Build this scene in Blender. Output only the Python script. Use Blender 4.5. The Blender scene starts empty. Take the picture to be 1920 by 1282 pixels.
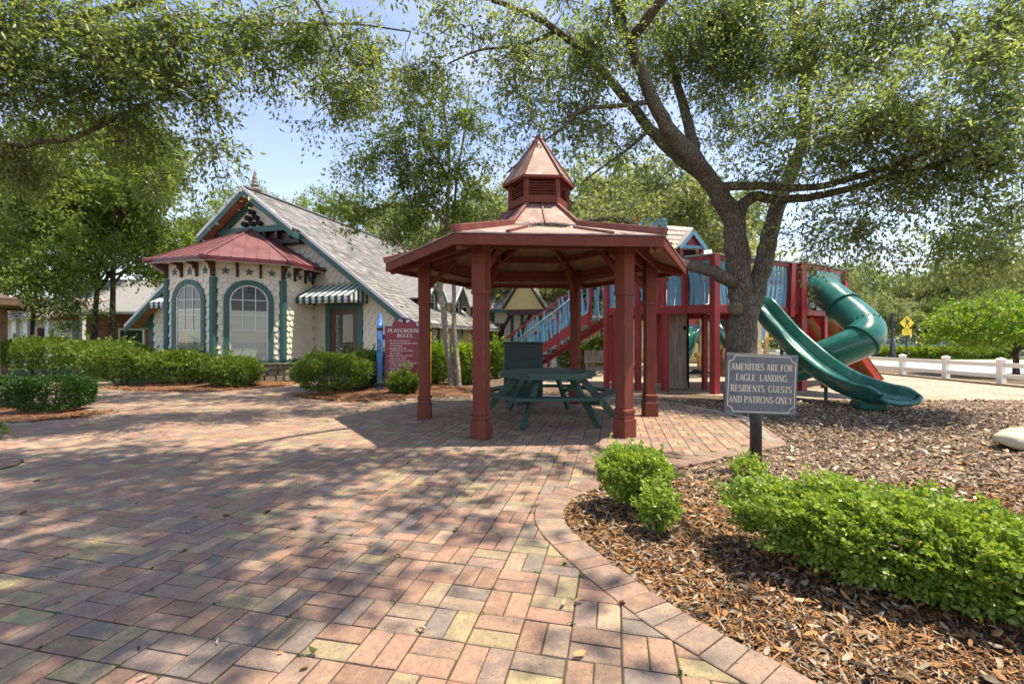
import bpy, math, random
import numpy as np
from mathutils import Vector, Matrix

random.seed(7)
RNG = np.random.default_rng(7)
SC = bpy.context.scene
COL = SC.collection
R = math.radians
PI = math.pi

# ------------------------------------------------------------------ camera
EYE = 1.2            # lens height above the paving (m)
FPX = 853.0          # focal length in pixels of the 1920 px wide photograph (16 mm lens)
cam_d = bpy.data.cameras.new('camera')
cam_d.lens = 16.0
cam_d.sensor_width = 36.0
cam_d.clip_start = 0.05
cam_d.clip_end = 4000.0
cam = bpy.data.objects.new('camera', cam_d)
cam.location = (0, 0, EYE)
cam.rotation_euler = (R(90), 0, 0)
COL.objects.link(cam)
SC.camera = cam

# ------------------------------------------------------------------ sky and sun
SUN_EL = 71.0
SUN_AZ = 93.0        # degrees clockwise from +Y (the viewing direction): the sun stands to the right
world = bpy.data.worlds.new('World')
SC.world = world
world.use_nodes = True
wn, wl = world.node_tree.nodes, world.node_tree.links
wn.clear()
sky = wn.new('ShaderNodeTexSky')
sky.sky_type = 'NISHITA'
sky.sun_disc = False
sky.sun_elevation = R(SUN_EL)
sky.sun_rotation = R(SUN_AZ)
sky.air_density = 1.0
sky.dust_density = 0.2
sky.ozone_density = 2.2
bg = wn.new('ShaderNodeBackground')
bg.inputs['Strength'].default_value = 0.128
# thin fair-weather cloud, denser towards the horizon
tc = wn.new('ShaderNodeTexCoord')
mp = wn.new('ShaderNodeMapping'); mp.inputs['Scale'].default_value = (1.0, 1.0, 2.6)
nz = wn.new('ShaderNodeTexNoise'); nz.inputs['Scale'].default_value = 2.1; nz.inputs['Detail'].default_value = 7; nz.inputs['Roughness'].default_value = 0.55
rp = wn.new('ShaderNodeValToRGB'); rp.color_ramp.elements[0].position = 0.46; rp.color_ramp.elements[1].position = 0.74
sp = wn.new('ShaderNodeSeparateXYZ')
hz = wn.new('ShaderNodeMapRange'); hz.inputs[1].default_value = 0.0; hz.inputs[2].default_value = 0.55; hz.inputs[3].default_value = 0.40; hz.inputs[4].default_value = 0.25
ad = wn.new('ShaderNodeMath'); ad.operation = 'MULTIPLY'
a2 = wn.new('ShaderNodeMath'); a2.operation = 'ADD'; a2.use_clamp = True
h2 = wn.new('ShaderNodeMapRange'); h2.inputs[1].default_value = 0.0; h2.inputs[2].default_value = 0.5; h2.inputs[3].default_value = 0.18; h2.inputs[4].default_value = 0.0
mx = wn.new('ShaderNodeMix'); mx.data_type = 'RGBA'
mx.inputs[7].default_value = (5.6, 5.7, 5.9, 1)
out = wn.new('ShaderNodeOutputWorld')
wl.new(tc.outputs['Generated'], mp.inputs['Vector']); wl.new(mp.outputs[0], nz.inputs['Vector'])
wl.new(nz.outputs[0], rp.inputs[0]); wl.new(tc.outputs['Generated'], sp.inputs[0])
wl.new(sp.outputs[2], hz.inputs[0]); wl.new(sp.outputs[2], h2.inputs[0])
wl.new(rp.outputs[0], ad.inputs[0]); wl.new(hz.outputs[0], ad.inputs[1])
wl.new(ad.outputs[0], a2.inputs[0]); wl.new(h2.outputs[0], a2.inputs[1])
tn = wn.new('ShaderNodeMix'); tn.data_type = 'RGBA'; tn.blend_type = 'MULTIPLY'; tn.inputs[0].default_value = 1.0; tn.inputs[7].default_value = (1.0, 0.93, 0.99, 1)   # even tint over the whole sky, takes green out of the blue
wl.new(a2.outputs[0], mx.inputs[0]); wl.new(sky.outputs[0], tn.inputs[6]); wl.new(tn.outputs[2], mx.inputs[6])
wl.new(mx.outputs[2], bg.inputs['Color']); wl.new(bg.outputs[0], out.inputs[0])

sun_d = bpy.data.lights.new('sun', 'SUN')
sun_d.energy = 3.3
sun_d.angle = R(0.6)
sun_d.color = (1.0, 0.955, 0.88)
sun = bpy.data.objects.new('sun', sun_d)
sun_dir = Vector((math.cos(R(SUN_EL)) * math.sin(R(SUN_AZ)), math.cos(R(SUN_EL)) * math.cos(R(SUN_AZ)), math.sin(R(SUN_EL))))
sun.rotation_euler = sun_dir.to_track_quat('Z', 'Y').to_euler()
sun.location = (20, 0, 40)
COL.objects.link(sun)

vs = SC.view_settings
vs.view_transform = 'Standard'
vs.look = 'None'
vs.exposure = 1.4
vs.use_white_balance = True          # camera set for open shade
vs.white_balance_temperature = 7400
vs.gamma = 1.0
vs.use_curve_mapping = False
SC.render.engine = 'CYCLES'
SC.cycles.max_bounces = 8
SC.cycles.diffuse_bounces = 4
SC.cycles.glossy_bounces = 3
SC.cycles.transmission_bounces = 6
SC.cycles.transparent_max_bounces = 8
SC.cycles.sample_clamp_indirect = 6.0
SC.cycles.use_denoising = True

# ------------------------------------------------------------------ helpers
def at(px, py, d):
    """The point seen at photo pixel (px, py) that stands d metres in front of the lens."""
    return Vector(((px - 960) / FPX * d, d, EYE - (py - 641) / FPX * d))

def gr(px, py):
    """The ground point seen at photo pixel (px, py)."""
    d = FPX * EYE / (py - 641)
    return Vector(((px - 960) / FPX * d, d, 0.0))

def nodes_of(m):
    m.use_nodes = True
    return m.node_tree.nodes, m.node_tree.links

MATS = {}
def mat(name, col, rough=0.6, var=0.18, scale=4.0, bump=0.15, bscale=40.0, metal=0.0, spec=0.5, coat=0.0,
        stain=None, stain_amt=0.0, stain_scale=1.3, stretch=(1, 1, 1), use_obj_color=False, wear=None):
    """Painted / weathered surface: base colour with two scales of variation, a stain with a shape of its own, fine relief."""
    if name in MATS: return MATS[name]
    m = bpy.data.materials.new(name)
    n, l = nodes_of(m); b = n['Principled BSDF']
    t = n.new('ShaderNodeTexCoord'); mpn = n.new('ShaderNodeMapping'); mpn.inputs['Scale'].default_value = stretch
    geo = n.new('ShaderNodeNewGeometry')
    l.new(geo.outputs['Position'] if not use_obj_color else t.outputs['Object'], mpn.inputs['Vector'])
    n1 = n.new('ShaderNodeTexNoise'); n1.inputs['Scale'].default_value = scale; n1.inputs['Detail'].default_value = 6; n1.inputs['Roughness'].default_value = 0.62
    l.new(mpn.outputs[0], n1.inputs['Vector'])
    mr = n.new('ShaderNodeMapRange'); mr.inputs[1].default_value = 0.3; mr.inputs[2].default_value = 0.7
    mr.inputs[3].default_value = 1 - var; mr.inputs[4].default_value = 1 + var
    l.new(n1.outputs[0], mr.inputs[0])
    mul = n.new('ShaderNodeMix'); mul.data_type = 'RGBA'; mul.blend_type = 'MULTIPLY'; mul.inputs[0].default_value = 1.0
    if use_obj_color:
        oi = n.new('ShaderNodeObjectInfo'); l.new(oi.outputs['Color'], mul.inputs[6])
    else:
        mul.inputs[6].default_value = (*col, 1)
    l.new(mr.outputs[0], mul.inputs[7])
    last = mul.outputs[2]
    if stain is not None:
        n2 = n.new('ShaderNodeTexNoise'); n2.inputs['Scale'].default_value = stain_scale; n2.inputs['Detail'].default_value = 8; n2.inputs['Roughness'].default_value = 0.7
        l.new(mpn.outputs[0], n2.inputs['Vector'])
        r2 = n.new('ShaderNodeMapRange'); r2.inputs[1].default_value = 0.5; r2.inputs[2].default_value = 0.72; r2.inputs[3].default_value = 0; r2.inputs[4].default_value = stain_amt
        l.new(n2.outputs[0], r2.inputs[0])
        mx2 = n.new('ShaderNodeMix'); mx2.data_type = 'RGBA'; mx2.inputs[7].default_value = (*stain, 1)
        l.new(r2.outputs[0], mx2.inputs[0]); l.new(last, mx2.inputs[6]); last = mx2.outputs[2]
    if wear is not None:
        # paint rubbed thin along the arrises
        bv = n.new('ShaderNodeBevel'); bv.samples = 4; bv.inputs['Radius'].default_value = 0.012
        dt = n.new('ShaderNodeVectorMath'); dt.operation = 'DOT_PRODUCT'; l.new(bv.outputs[0], dt.inputs[0]); l.new(geo.outputs['Normal'], dt.inputs[1])
        n5 = n.new('ShaderNodeTexNoise'); n5.inputs['Scale'].default_value = 11; n5.inputs['Detail'].default_value = 6; l.new(geo.outputs['Position'], n5.inputs['Vector'])
        e1_ = n.new('ShaderNodeMapRange'); e1_.inputs[1].default_value = .995; e1_.inputs[2].default_value = .86; e1_.inputs[3].default_value = 0; e1_.inputs[4].default_value = 1; l.new(dt.outputs['Value'], e1_.inputs[0])
        e2_ = n.new('ShaderNodeMapRange'); e2_.inputs[1].default_value = .42; e2_.inputs[2].default_value = .62; e2_.inputs[3].default_value = .05; e2_.inputs[4].default_value = .85; l.new(n5.outputs[0], e2_.inputs[0])
        em = n.new('ShaderNodeMath'); em.operation = 'MULTIPLY'; l.new(e1_.outputs[0], em.inputs[0]); l.new(e2_.outputs[0], em.inputs[1])
        m5 = n.new('ShaderNodeMix'); m5.data_type = 'RGBA'; m5.inputs[7].default_value = (*wear, 1); l.new(em.outputs[0], m5.inputs[0]); l.new(last, m5.inputs[6]); last = m5.outputs[2]
    l.new(last, b.inputs['Base Color'])
    rr = n.new('ShaderNodeMapRange'); rr.inputs[1].default_value = 0.3; rr.inputs[2].default_value = 0.7
    rr.inputs[3].default_value = max(0.03, rough - 0.1); rr.inputs[4].default_value = min(1, rough + 0.1)
    l.new(n1.outputs[0], rr.inputs[0]); l.new(rr.outputs[0], b.inputs['Roughness'])
    b.inputs['Metallic'].default_value = metal
    b.inputs['Specular IOR Level'].default_value = spec
    b.inputs['Coat Weight'].default_value = coat
    if bump > 0:
        n3 = n.new('ShaderNodeTexNoise'); n3.inputs['Scale'].default_value = bscale; n3.inputs['Detail'].default_value = 4
        l.new(mpn.outputs[0], n3.inputs['Vector'])
        bp = n.new('ShaderNodeBump'); bp.inputs['Strength'].default_value = bump; bp.inputs['Distance'].default_value = 0.01
        l.new(n3.outputs[0], bp.inputs['Height']); l.new(bp.outputs[0], b.inputs['Normal'])
    MATS[name] = m
    return m

def attr_mat(name, rough=0.75, bump=0.2, bscale=60.0, spec=0.3, speck=0.0):
    """Colour comes from each piece's own colour attribute 'col'."""
    m = bpy.data.materials.new(name)
    n, l = nodes_of(m); b = n['Principled BSDF']
    a = n.new('ShaderNodeAttribute'); a.attribute_name = 'col'
    geo = n.new('ShaderNodeNewGeometry')
    n1 = n.new('ShaderNodeTexNoise'); n1.inputs['Scale'].default_value = bscale * 0.4; n1.inputs['Detail'].default_value = 5
    l.new(geo.outputs['Position'], n1.inputs['Vector'])
    mr = n.new('ShaderNodeMapRange'); mr.inputs[1].default_value = 0.3; mr.inputs[2].default_value = 0.7; mr.inputs[3].default_value = 0.8; mr.inputs[4].default_value = 1.18
    l.new(n1.outputs[0], mr.inputs[0])
    mul = n.new('ShaderNodeMix'); mul.data_type = 'RGBA'; mul.blend_type = 'MULTIPLY'; mul.inputs[0].default_value = 1.0
    l.new(a.outputs['Color'], mul.inputs[6]); l.new(mr.outputs[0], mul.inputs[7]); l.new(mul.outputs[2], b.inputs['Base Color'])
    b.inputs['Roughness'].default_value = rough; b.inputs['Specular IOR Level'].default_value = spec
    if bump > 0:
        n3 = n.new('ShaderNodeTexNoise'); n3.inputs['Scale'].default_value = bscale; n3.inputs['Detail'].default_value = 3
        l.new(geo.outputs['Position'], n3.inputs['Vector'])
        bp = n.new('ShaderNodeBump'); bp.inputs['Strength'].default_value = bump; bp.inputs['Distance'].default_value = 0.006
        l.new(n3.outputs[0], bp.inputs['Height']); l.new(bp.outputs[0], b.inputs['Normal'])
    MATS[name] = m
    return m

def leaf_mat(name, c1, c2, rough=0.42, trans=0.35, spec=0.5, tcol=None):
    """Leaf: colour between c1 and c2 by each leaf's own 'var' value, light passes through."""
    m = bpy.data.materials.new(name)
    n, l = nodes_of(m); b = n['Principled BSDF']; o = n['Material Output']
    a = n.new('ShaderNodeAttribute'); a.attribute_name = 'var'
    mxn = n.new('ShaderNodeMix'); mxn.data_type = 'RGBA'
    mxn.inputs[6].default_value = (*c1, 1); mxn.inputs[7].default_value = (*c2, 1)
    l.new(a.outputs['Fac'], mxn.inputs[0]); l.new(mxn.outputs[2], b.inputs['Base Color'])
    b.inputs['Roughness'].default_value = rough; b.inputs['Specular IOR Level'].default_value = spec
    tr = n.new('ShaderNodeBsdfTranslucent')
    mu = n.new('ShaderNodeMix'); mu.data_type = 'RGBA'; mu.blend_type = 'MULTIPLY'; mu.inputs[0].default_value = 1
    l.new(mxn.outputs[2], mu.inputs[6]); mu.inputs[7].default_value = (*(tcol or (1.9, 1.9, 0.9)), 1)
    l.new(mu.outputs[2], tr.inputs['Color'])
    ms = n.new('ShaderNodeMixShader'); ms.inputs[0].default_value = trans
    l.new(b.outputs[0], ms.inputs[1]); l.new(tr.outputs[0], ms.inputs[2]); l.new(ms.outputs[0], o.inputs['Surface'])
    MATS[name] = m
    return m

def tag(o, label=None, cat=None, group=None, kind=None):
    if label: o['label'] = label
    if cat: o['category'] = cat
    if group: o['group'] = group
    if kind: o['kind'] = kind
    return o

def thing(name, label, cat, loc=(0, 0, 0), rz=0.0, group=None):
    o = bpy.data.objects.new(name, None)
    o.empty_display_size = 0.2
    o.location = loc; o.rotation_euler = (0, 0, rz)
    COL.objects.link(o)
    tag(o, label, cat, group)
    return o

class MB:
    """Collects faces for ONE mesh object."""
    def __init__(s): s.v = []; s.f = []; s.m = []
    def add(s, verts, faces, mi=0):
        k = len(s.v); s.v.extend([tuple(p) for p in verts]); s.f.extend([tuple(i + k for i in f) for f in faces]); s.m.extend([mi] * len(faces))
        return s
    def box(s, c, size, rot=None, mi=0, bev=0.0):
        x, y, z = size[0] / 2, size[1] / 2, size[2] / 2
        if bev <= 0:
            vs_ = [(-x, -y, -z), (x, -y, -z), (x, y, -z), (-x, y, -z), (-x, -y, z), (x, -y, z), (x, y, z), (-x, y, z)]
            fs_ = [(3, 2, 1, 0), (4, 5, 6, 7), (0, 1, 5, 4), (1, 2, 6, 5), (2, 3, 7, 6), (3, 0, 4, 7)]
        else:
            b = min(bev, x * 0.45, y * 0.45, z * 0.45); vs_ = []
            idx = {}
            for sx in (-1, 1):
                for sy in (-1, 1):
                    for sz in (-1, 1):
                        idx[(sx, sy, sz)] = len(vs_)
                        vs_ += [(sx * x, sy * (y - b), sz * (z - b)), (sx * (x - b), sy * y, sz * (z - b)), (sx * (x - b), sy * (y - b), sz * z)]
            fs_ = []
            I = lambda a, b_, c_, k: idx[(a, b_, c_)] + k
            for q in (-1, 1):
                fs_.append([I(q, -1, -1, 0), I(q, 1, -1, 0), I(q, 1, 1, 0), I(q, -1, 1, 0)][::q])
                fs_.append([I(-1, q, -1, 1), I(-1, q, 1, 1), I(1, q, 1, 1), I(1, q, -1, 1)][::q])
                fs_.append([I(-1, -1, q, 2), I(1, -1, q, 2), I(1, 1, q, 2), I(-1, 1, q, 2)][::q])
            for a in (-1, 1):
                for c_ in (-1, 1):
                    fs_.append([I(-1, a, c_, 1), I(1, a, c_, 1), I(1, a, c_, 2), I(-1, a, c_, 2)][::(1 if a * c_ < 0 else -1)])
                    fs_.append([I(a, -1, c_, 0), I(a, 1, c_, 0), I(a, 1, c_, 2), I(a, -1, c_, 2)][::(1 if a * c_ > 0 else -1)])
                    fs_.append([I(a, c_, -1, 0), I(a, c_, 1, 0), I(a, c_, 1, 1), I(a, c_, -1, 1)][::(1 if a * c_ < 0 else -1)])
            for sx in (-1, 1):
                for sy in (-1, 1):
                    for sz in (-1, 1):
                        k = idx[(sx, sy, sz)]; fs_.append([k, k + 1, k + 2][::(1 if sx * sy * sz > 0 else -1)])
        c = Vector(c)
        if rot is not None: vs_ = [c + rot @ Vector(p) for p in vs_]
        else: vs_ = [c + Vector(p) for p in vs_]
        return s.add(vs_, fs_, mi)
    def span(s, lo, hi, mi=0, bev=0.0):
        return s.box([(a + b) / 2 for a, b in zip(lo, hi)], [abs(b - a) for a, b in zip(lo, hi)], None, mi, bev)
    def bar(s, p0, p1, w, h, up=(0, 0, 1), mi=0, bev=0.0, ext=0.0):
        """Rectangular timber from p0 to p1: w across, h along 'up'."""
        p0, p1 = Vector(p0), Vector(p1); y = (p1 - p0); L = y.length + 2 * ext; y.normalize()
        z = Vector(up); x = y.cross(z)
        if x.length < 1e-4: x = y.cross(Vector((1, 0, 0)))
        x.normalize(); z = x.cross(y)
        return s.box((p0 + p1) / 2, (w, L, h), Matrix((x, y, z)).transposed(), mi, bev)
    def poly(s, pts, mi=0): return s.add(pts, [tuple(range(len(pts)))], mi)
    def prism(s, pts, d, mi=0, cap=True):
        """Extrude a planar polygon by vector d."""
        n = len(pts); d = Vector(d); a = [Vector(p) for p in pts]; b = [p + d for p in a]
        fs_ = [(i, (i + 1) % n, (i + 1) % n + n, i + n) for i in range(n)]
        if cap: fs_ += [tuple(range(n))[::-1], tuple(range(n, 2 * n))]
        return s.add(a + b, fs_, mi)
    def tube(s, pts, rad, seg=10, mi=0, cap=True, wob=0.0, ph=0.0):
        P = [Vector(p) for p in pts]; n = len(P)
        if not hasattr(rad, '__len__'): rad = [rad] * n
        T = [(P[min(i + 1, n - 1)] - P[max(i - 1, 0)]).normalized() for i in range(n)]
        u = T[0].orthogonal().normalized(); vs_ = []
        for i in range(n):
            u = (u - T[i] * u.dot(T[i]))
            if u.length < 1e-6: u = T[i].orthogonal()
            u.normalize(); w = T[i].cross(u)
            for k in range(seg):
                a = 2 * PI * k / seg
                r = rad[i] * (1 + wob * math.sin(3 * a + 0.9 * i + ph) + wob * 0.7 * math.sin(5 * a - 1.7 * i + ph * 2)) if wob else rad[i]
                vs_.append(P[i] + (u * math.cos(a) + w * math.sin(a)) * r)
        fs_ = [(i * seg + k, i * seg + (k + 1) % seg, (i + 1) * seg + (k + 1) % seg, (i + 1) * seg + k) for i in range(n - 1) for k in range(seg)]
        if cap: fs_ += [tuple(range(seg))[::-1], tuple(range((n - 1) * seg, n * seg))]
        return s.add(vs_, fs_, mi)
    def lathe(s, c, prof, seg=16, mi=0):
        """prof: list of (radius, z) revolved about the vertical through c."""
        c = Vector(c); vs_ = []
        for r, z in prof:
            for k in range(seg):
                a = 2 * PI * k / seg; vs_.append(c + Vector((r * math.cos(a), r * math.sin(a), z)))
        n = len(prof)
        fs_ = [(i * seg + k, i * seg + (k + 1) % seg, (i + 1) * seg + (k + 1) % seg, (i + 1) * seg + k) for i in range(n - 1) for k in range(seg)]
        fs_ += [tuple(range(seg))[::-1], tuple(range((n - 1) * seg, n * seg))]
        return s.add(vs_, fs_, mi)
    def mesh(s, name, mats, smooth=False):
        me = bpy.data.meshes.new(name)
        me.from_pydata(s.v, [], s.f)
        if not isinstance(mats, (list, tuple)): mats = [mats]
        for m in mats: me.materials.append(m)
        if len(mats) > 1: me.polygons.foreach_set('material_index', s.m)
        if smooth:
            me.polygons.foreach_set('use_smooth', [True] * len(me.polygons))
        me.update()
        return me
    def build(s, name, mats, parent=None, smooth=False, local=False):
        return put(name, s.mesh(name, mats, smooth), parent, local)

def wm(o):
    L = Matrix.LocRotScale(o.location, o.rotation_euler, o.scale)
    return L if o.parent is None else wm(o.parent) @ o.matrix_parent_inverse @ L

def put(name, me, parent=None, local=False):
    """Link a mesh; its vertices are in world coordinates unless local (then in the parent's frame)."""
    o = bpy.data.objects.new(name, me)
    COL.objects.link(o)
    if parent is not None:
        o.parent = parent
        if not local: o.matrix_parent_inverse = wm(parent).inverted()
    return o

def copy_tree(o, parent=None):
    c = o.copy(); COL.objects.link(c)
    if parent is not None:
        c.parent = parent; c.matrix_parent_inverse = o.matrix_parent_inverse.copy()
    for ch in list(o.children): copy_tree(ch, c)
    return c

def np_mesh(name, V, F, material, var=None, col=None, smooth=False):
    """Fast mesh from arrays; F is (n, k). var: per-vertex float, col: per-vertex rgb."""
    me = bpy.data.meshes.new(name)
    nv, nf, k = len(V), len(F), F.shape[1]
    me.vertices.add(nv); me.vertices.foreach_set('co', np.ascontiguousarray(V, dtype=np.float32).ravel())
    me.loops.add(nf * k); me.loops.foreach_set('vertex_index', np.ascontiguousarray(F, dtype=np.int32).ravel())
    me.polygons.add(nf); me.polygons.foreach_set('loop_start', np.arange(0, nf * k, k, dtype=np.int32))
    me.polygons.foreach_set('loop_total', np.full(nf, k, dtype=np.int32))
    if var is not None:
        a = me.attributes.new('var', 'FLOAT', 'POINT'); a.data.foreach_set('value', np.ascontiguousarray(var, dtype=np.float32))
    if col is not None:
        a = me.attributes.new('col', 'FLOAT_COLOR', 'POINT')
        c4 = np.ones((nv, 4), dtype=np.float32); c4[:, :3] = col; a.data.foreach_set('color', c4.ravel())
    if smooth: me.polygons.foreach_set('use_smooth', np.ones(nf, dtype=bool))
    me.materials.append(material)
    me.update(calc_edges=True)
    me.validate()
    return me

def unit(a): return a / np.maximum(np.linalg.norm(a, axis=1, keepdims=True), 1e-9)

def leaf_arrays(P, D, L, W, rng, rnd=False, cup=0.25):
    """Leaves rooted at P pointing along D, length L, half-width W*L. Two triangles each, or four with a rounder outline."""
    n = len(P); D = unit(D)
    up = unit(rng.normal(size=(n, 3)) + np.array([0, 0, 0.9]))
    S = unit(np.cross(D, up)); N = np.cross(S, D)
    L = np.broadcast_to(np.asarray(L), (n,))[:, None]; w = L * W
    tip = P + D * L - N * L * 0.10
    var = np.clip(rng.normal(0.5, 0.26, n), 0, 1)
    if not rnd:
        a = P + D * L * 0.48 + S * w + N * w * cup; b = P + D * L * 0.48 - S * w + N * w * cup
        V = np.stack([P, a, tip, b], 1).reshape(-1, 3)
        i = np.arange(n)[:, None] * 4
        F = np.concatenate([i + [0, 1, 2], i + [0, 2, 3]], 1).reshape(-1, 3)
        return V, F, np.repeat(var, 4)
    a1 = P + D * L * 0.30 + S * w * 0.85 + N * w * cup; a2 = P + D * L * 0.72 + S * w * 0.9 + N * w * cup
    b1 = P + D * L * 0.30 - S * w * 0.85 + N * w * cup; b2 = P + D * L * 0.72 - S * w * 0.9 + N * w * cup
    V = np.stack([P, a1, a2, tip, b2, b1], 1).reshape(-1, 3)
    i = np.arange(n)[:, None] * 6
    F = np.concatenate([i + [0, 1, 2], i + [0, 2, 3], i + [0, 3, 4], i + [0, 4, 5]], 1).reshape(-1, 3)
    return V, F, np.repeat(var, 6)

def in_poly(x, y, poly):
    c = False; n = len(poly); j = n - 1
    for i in range(n):
        xi, yi = poly[i][0], poly[i][1]; xj, yj = poly[j][0], poly[j][1]
        if (yi > y) != (yj > y) and x < (xj - xi) * (y - yi) / (yj - yi) + xi: c = not c
        j = i
    return c

def in_poly_np(X, Y, poly):
    c = np.zeros(len(X), bool); n = len(poly); j = n - 1
    for i in range(n):
        xi, yi = poly[i][0], poly[i][1]; xj, yj = poly[j][0], poly[j][1]
        with np.errstate(divide='ignore', invalid='ignore'):
            t = ((yi > Y) != (yj > Y)) & (X < (xj - xi) * (Y - yi) / (yj - yi + 1e-12) + xi)
        c ^= t; j = i
    return c

def catmull(P, sub=5, closed=False):
    P = [Vector(p) for p in P]; n = len(P); outp = []
    rng_ = range(n if closed else n - 1)
    for i in rng_:
        p0 = P[(i - 1) % n] if closed or i > 0 else P[0] * 2 - P[1]
        p1 = P[i]; p2 = P[(i + 1) % n]
        p3 = P[(i + 2) % n] if closed or i + 2 < n else P[-1] * 2 - P[-2]
        for k in range(sub):
            t = k / sub
            outp.append(0.5 * ((2 * p1) + (p2 - p0) * t + (2 * p0 - 5 * p1 + 4 * p2 - p3) * t * t + (3 * p1 - p0 - 3 * p2 + p3) * t ** 3))
    if not closed: outp.append(P[-1])
    return outp

def lerp(a, b, t): return a + (b - a) * t
# ================================================================== GROUND
def flat_sheet(name, poly, z, material, kind='structure', parent=None):
    o = MB().poly([(p[0], p[1], z) for p in poly]).build(name, material, parent)
    if kind: o['kind'] = kind
    return o

def mulch_mat(name, cols, scale=26.0, bump=0.9):
    m = bpy.data.materials.new(name)
    n, l = nodes_of(m); b = n['Principled BSDF']
    geo = n.new('ShaderNodeNewGeometry')
    nd = n.new('ShaderNodeTexNoise'); nd.inputs['Scale'].default_value = 9; nd.inputs['Detail'].default_value = 3
    l.new(geo.outputs['Position'], nd.inputs['Vector'])
    ads = n.new('ShaderNodeMixRGB'); ads.blend_type = 'ADD'; ads.inputs[0].default_value = 0.18
    l.new(geo.outputs['Position'], ads.inputs[1]); l.new(nd.outputs['Color'], ads.inputs[2])
    mpn = n.new('ShaderNodeMapping'); mpn.inputs['Scale'].default_value = (1.0, 2.1, 1.0); mpn.inputs['Rotation'].default_value = (0, 0, 0.5)
    l.new(ads.outputs[0], mpn.inputs['Vector'])
    vo = n.new('ShaderNodeTexVoronoi'); vo.inputs['Scale'].default_value = scale; vo.inputs['Randomness'].default_value = 1.0
    l.new(mpn.outputs[0], vo.inputs['Vector'])
    sx = n.new('ShaderNodeSeparateColor'); l.new(vo.outputs['Color'], sx.inputs[0])
    r = n.new('ShaderNodeValToRGB'); e = r.color_ramp.elements
    e[0].position = 0.0; e[0].color = (*cols[0], 1); e[1].position = 1.0; e[1].color = (*cols[-1], 1)
    for i, c in enumerate(cols[1:-1]):
        q = e.new((i + 1) / (len(cols) - 1)); q.color = (*c, 1)
    l.new(sx.outputs[0], r.inputs[0])
    n2 = n.new('ShaderNodeTexNoise'); n2.inputs['Scale'].default_value = 0.7; n2.inputs['Detail'].default_value = 6
    l.new(geo.outputs['Position'], n2.inputs['Vector'])
    mr = n.new('ShaderNodeMapRange'); mr.inputs[1].default_value = 0.3; mr.inputs[2].default_value = 0.7; mr.inputs[3].default_value = 0.75; mr.inputs[4].default_value = 1.2
    l.new(n2.outputs[0], mr.inputs[0])
    mul = n.new('ShaderNodeMix'); mul.data_type = 'RGBA'; mul.blend_type = 'MULTIPLY'; mul.inputs[0].default_value = 1
    l.new(r.outputs[0], mul.inputs[6]); l.new(mr.outputs[0], mul.inputs[7]); l.new(mul.outputs[2], b.inputs['Base Color'])
    b.inputs['Roughness'].default_value = 0.85; b.inputs['Specular IOR Level'].default_value = 0.25
    bp = n.new('ShaderNodeBump'); bp.inputs['Strength'].default_value = bump; bp.inputs['Distance'].default_value = 0.02; bp.invert = True
    l.new(vo.outputs['Distance'], bp.inputs['Height']); l.new(bp.outputs[0], b.inputs['Normal'])
    MATS[name] = m
    return m

M_mulch = mulch_mat('bark mulch', [(0.035, 0.022, 0.016), (0.10, 0.065, 0.042), (0.19, 0.125, 0.08), (0.33, 0.235, 0.155)])
M_sunlit = mulch_mat('sunlit mulch tone', [(0.20, 0.15, 0.105), (0.36, 0.28, 0.20), (0.46, 0.37, 0.27), (0.55, 0.46, 0.35)], scale=20, bump=0.6)  # lighter mulch tone; full sun is painted into the colour
M_straw = mulch_mat('pine straw mulch', [(0.04, 0.02, 0.012), (0.16, 0.065, 0.028), (0.25, 0.11, 0.05), (0.30, 0.17, 0.09)], scale=30)
M_lawn = mat('lawn', (0.07, 0.11, 0.025), 0.9, 0.45, 3.0, 0.6, 90, spec=0.2)
M_asph = mat('asphalt', (0.19, 0.185, 0.18), 0.85, 0.12, 1.5, 0.4, 120)
M_conc = mat('concrete', (0.50, 0.475, 0.43), 0.8, 0.14, 1.6, 0.25, 60, stain=(0.24, 0.22, 0.18), stain_amt=0.45)
M_joint = mat('sandy joint', (0.085, 0.070, 0.048), 0.95, 0.3, 14, 0.7, 120, spec=0.1, stain=(0.05, 0.075, 0.015), stain_amt=0.85, stain_scale=2.6)

S = 1500.0
ground = flat_sheet('ground', [(-S, -S), (S, -S), (S, S), (-S, S)], -0.035, M_mulch)

# lawn round the houses and beyond the fence, road, walk
flat_sheet('lawn', [(-70, 14.0), (-11.5, 14.0), (-10.2, 18), (-10, 60), (-70, 60)], -0.030, M_lawn)
flat_sheet('road', [(16.3, -40), (90, -40), (90, 31), (17.4, 31)], -0.024, M_conc)
flat_sheet('verge', [(-60, 31), (90, 31), (90, 36.5), (-60, 36.5)], -0.018, M_lawn)
flat_sheet('parking_lot', [(-60, 36.5), (140, 36.5), (140, 95), (-60, 95)], -0.012, M_asph)
flat_sheet('playground_floor', [(3.0, 11.2), (5.2, 10.2), (7.2, 9.6), (8.6, 8.2), (11, 7.4), (14.4, 7.6), (14.6, 13), (15.8, 28), (-1.0, 28), (-0.6, 15.5), (1.2, 12.6)], -0.026, M_sunlit)  # sheet edge follows where the shade ends on the mulch

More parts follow.
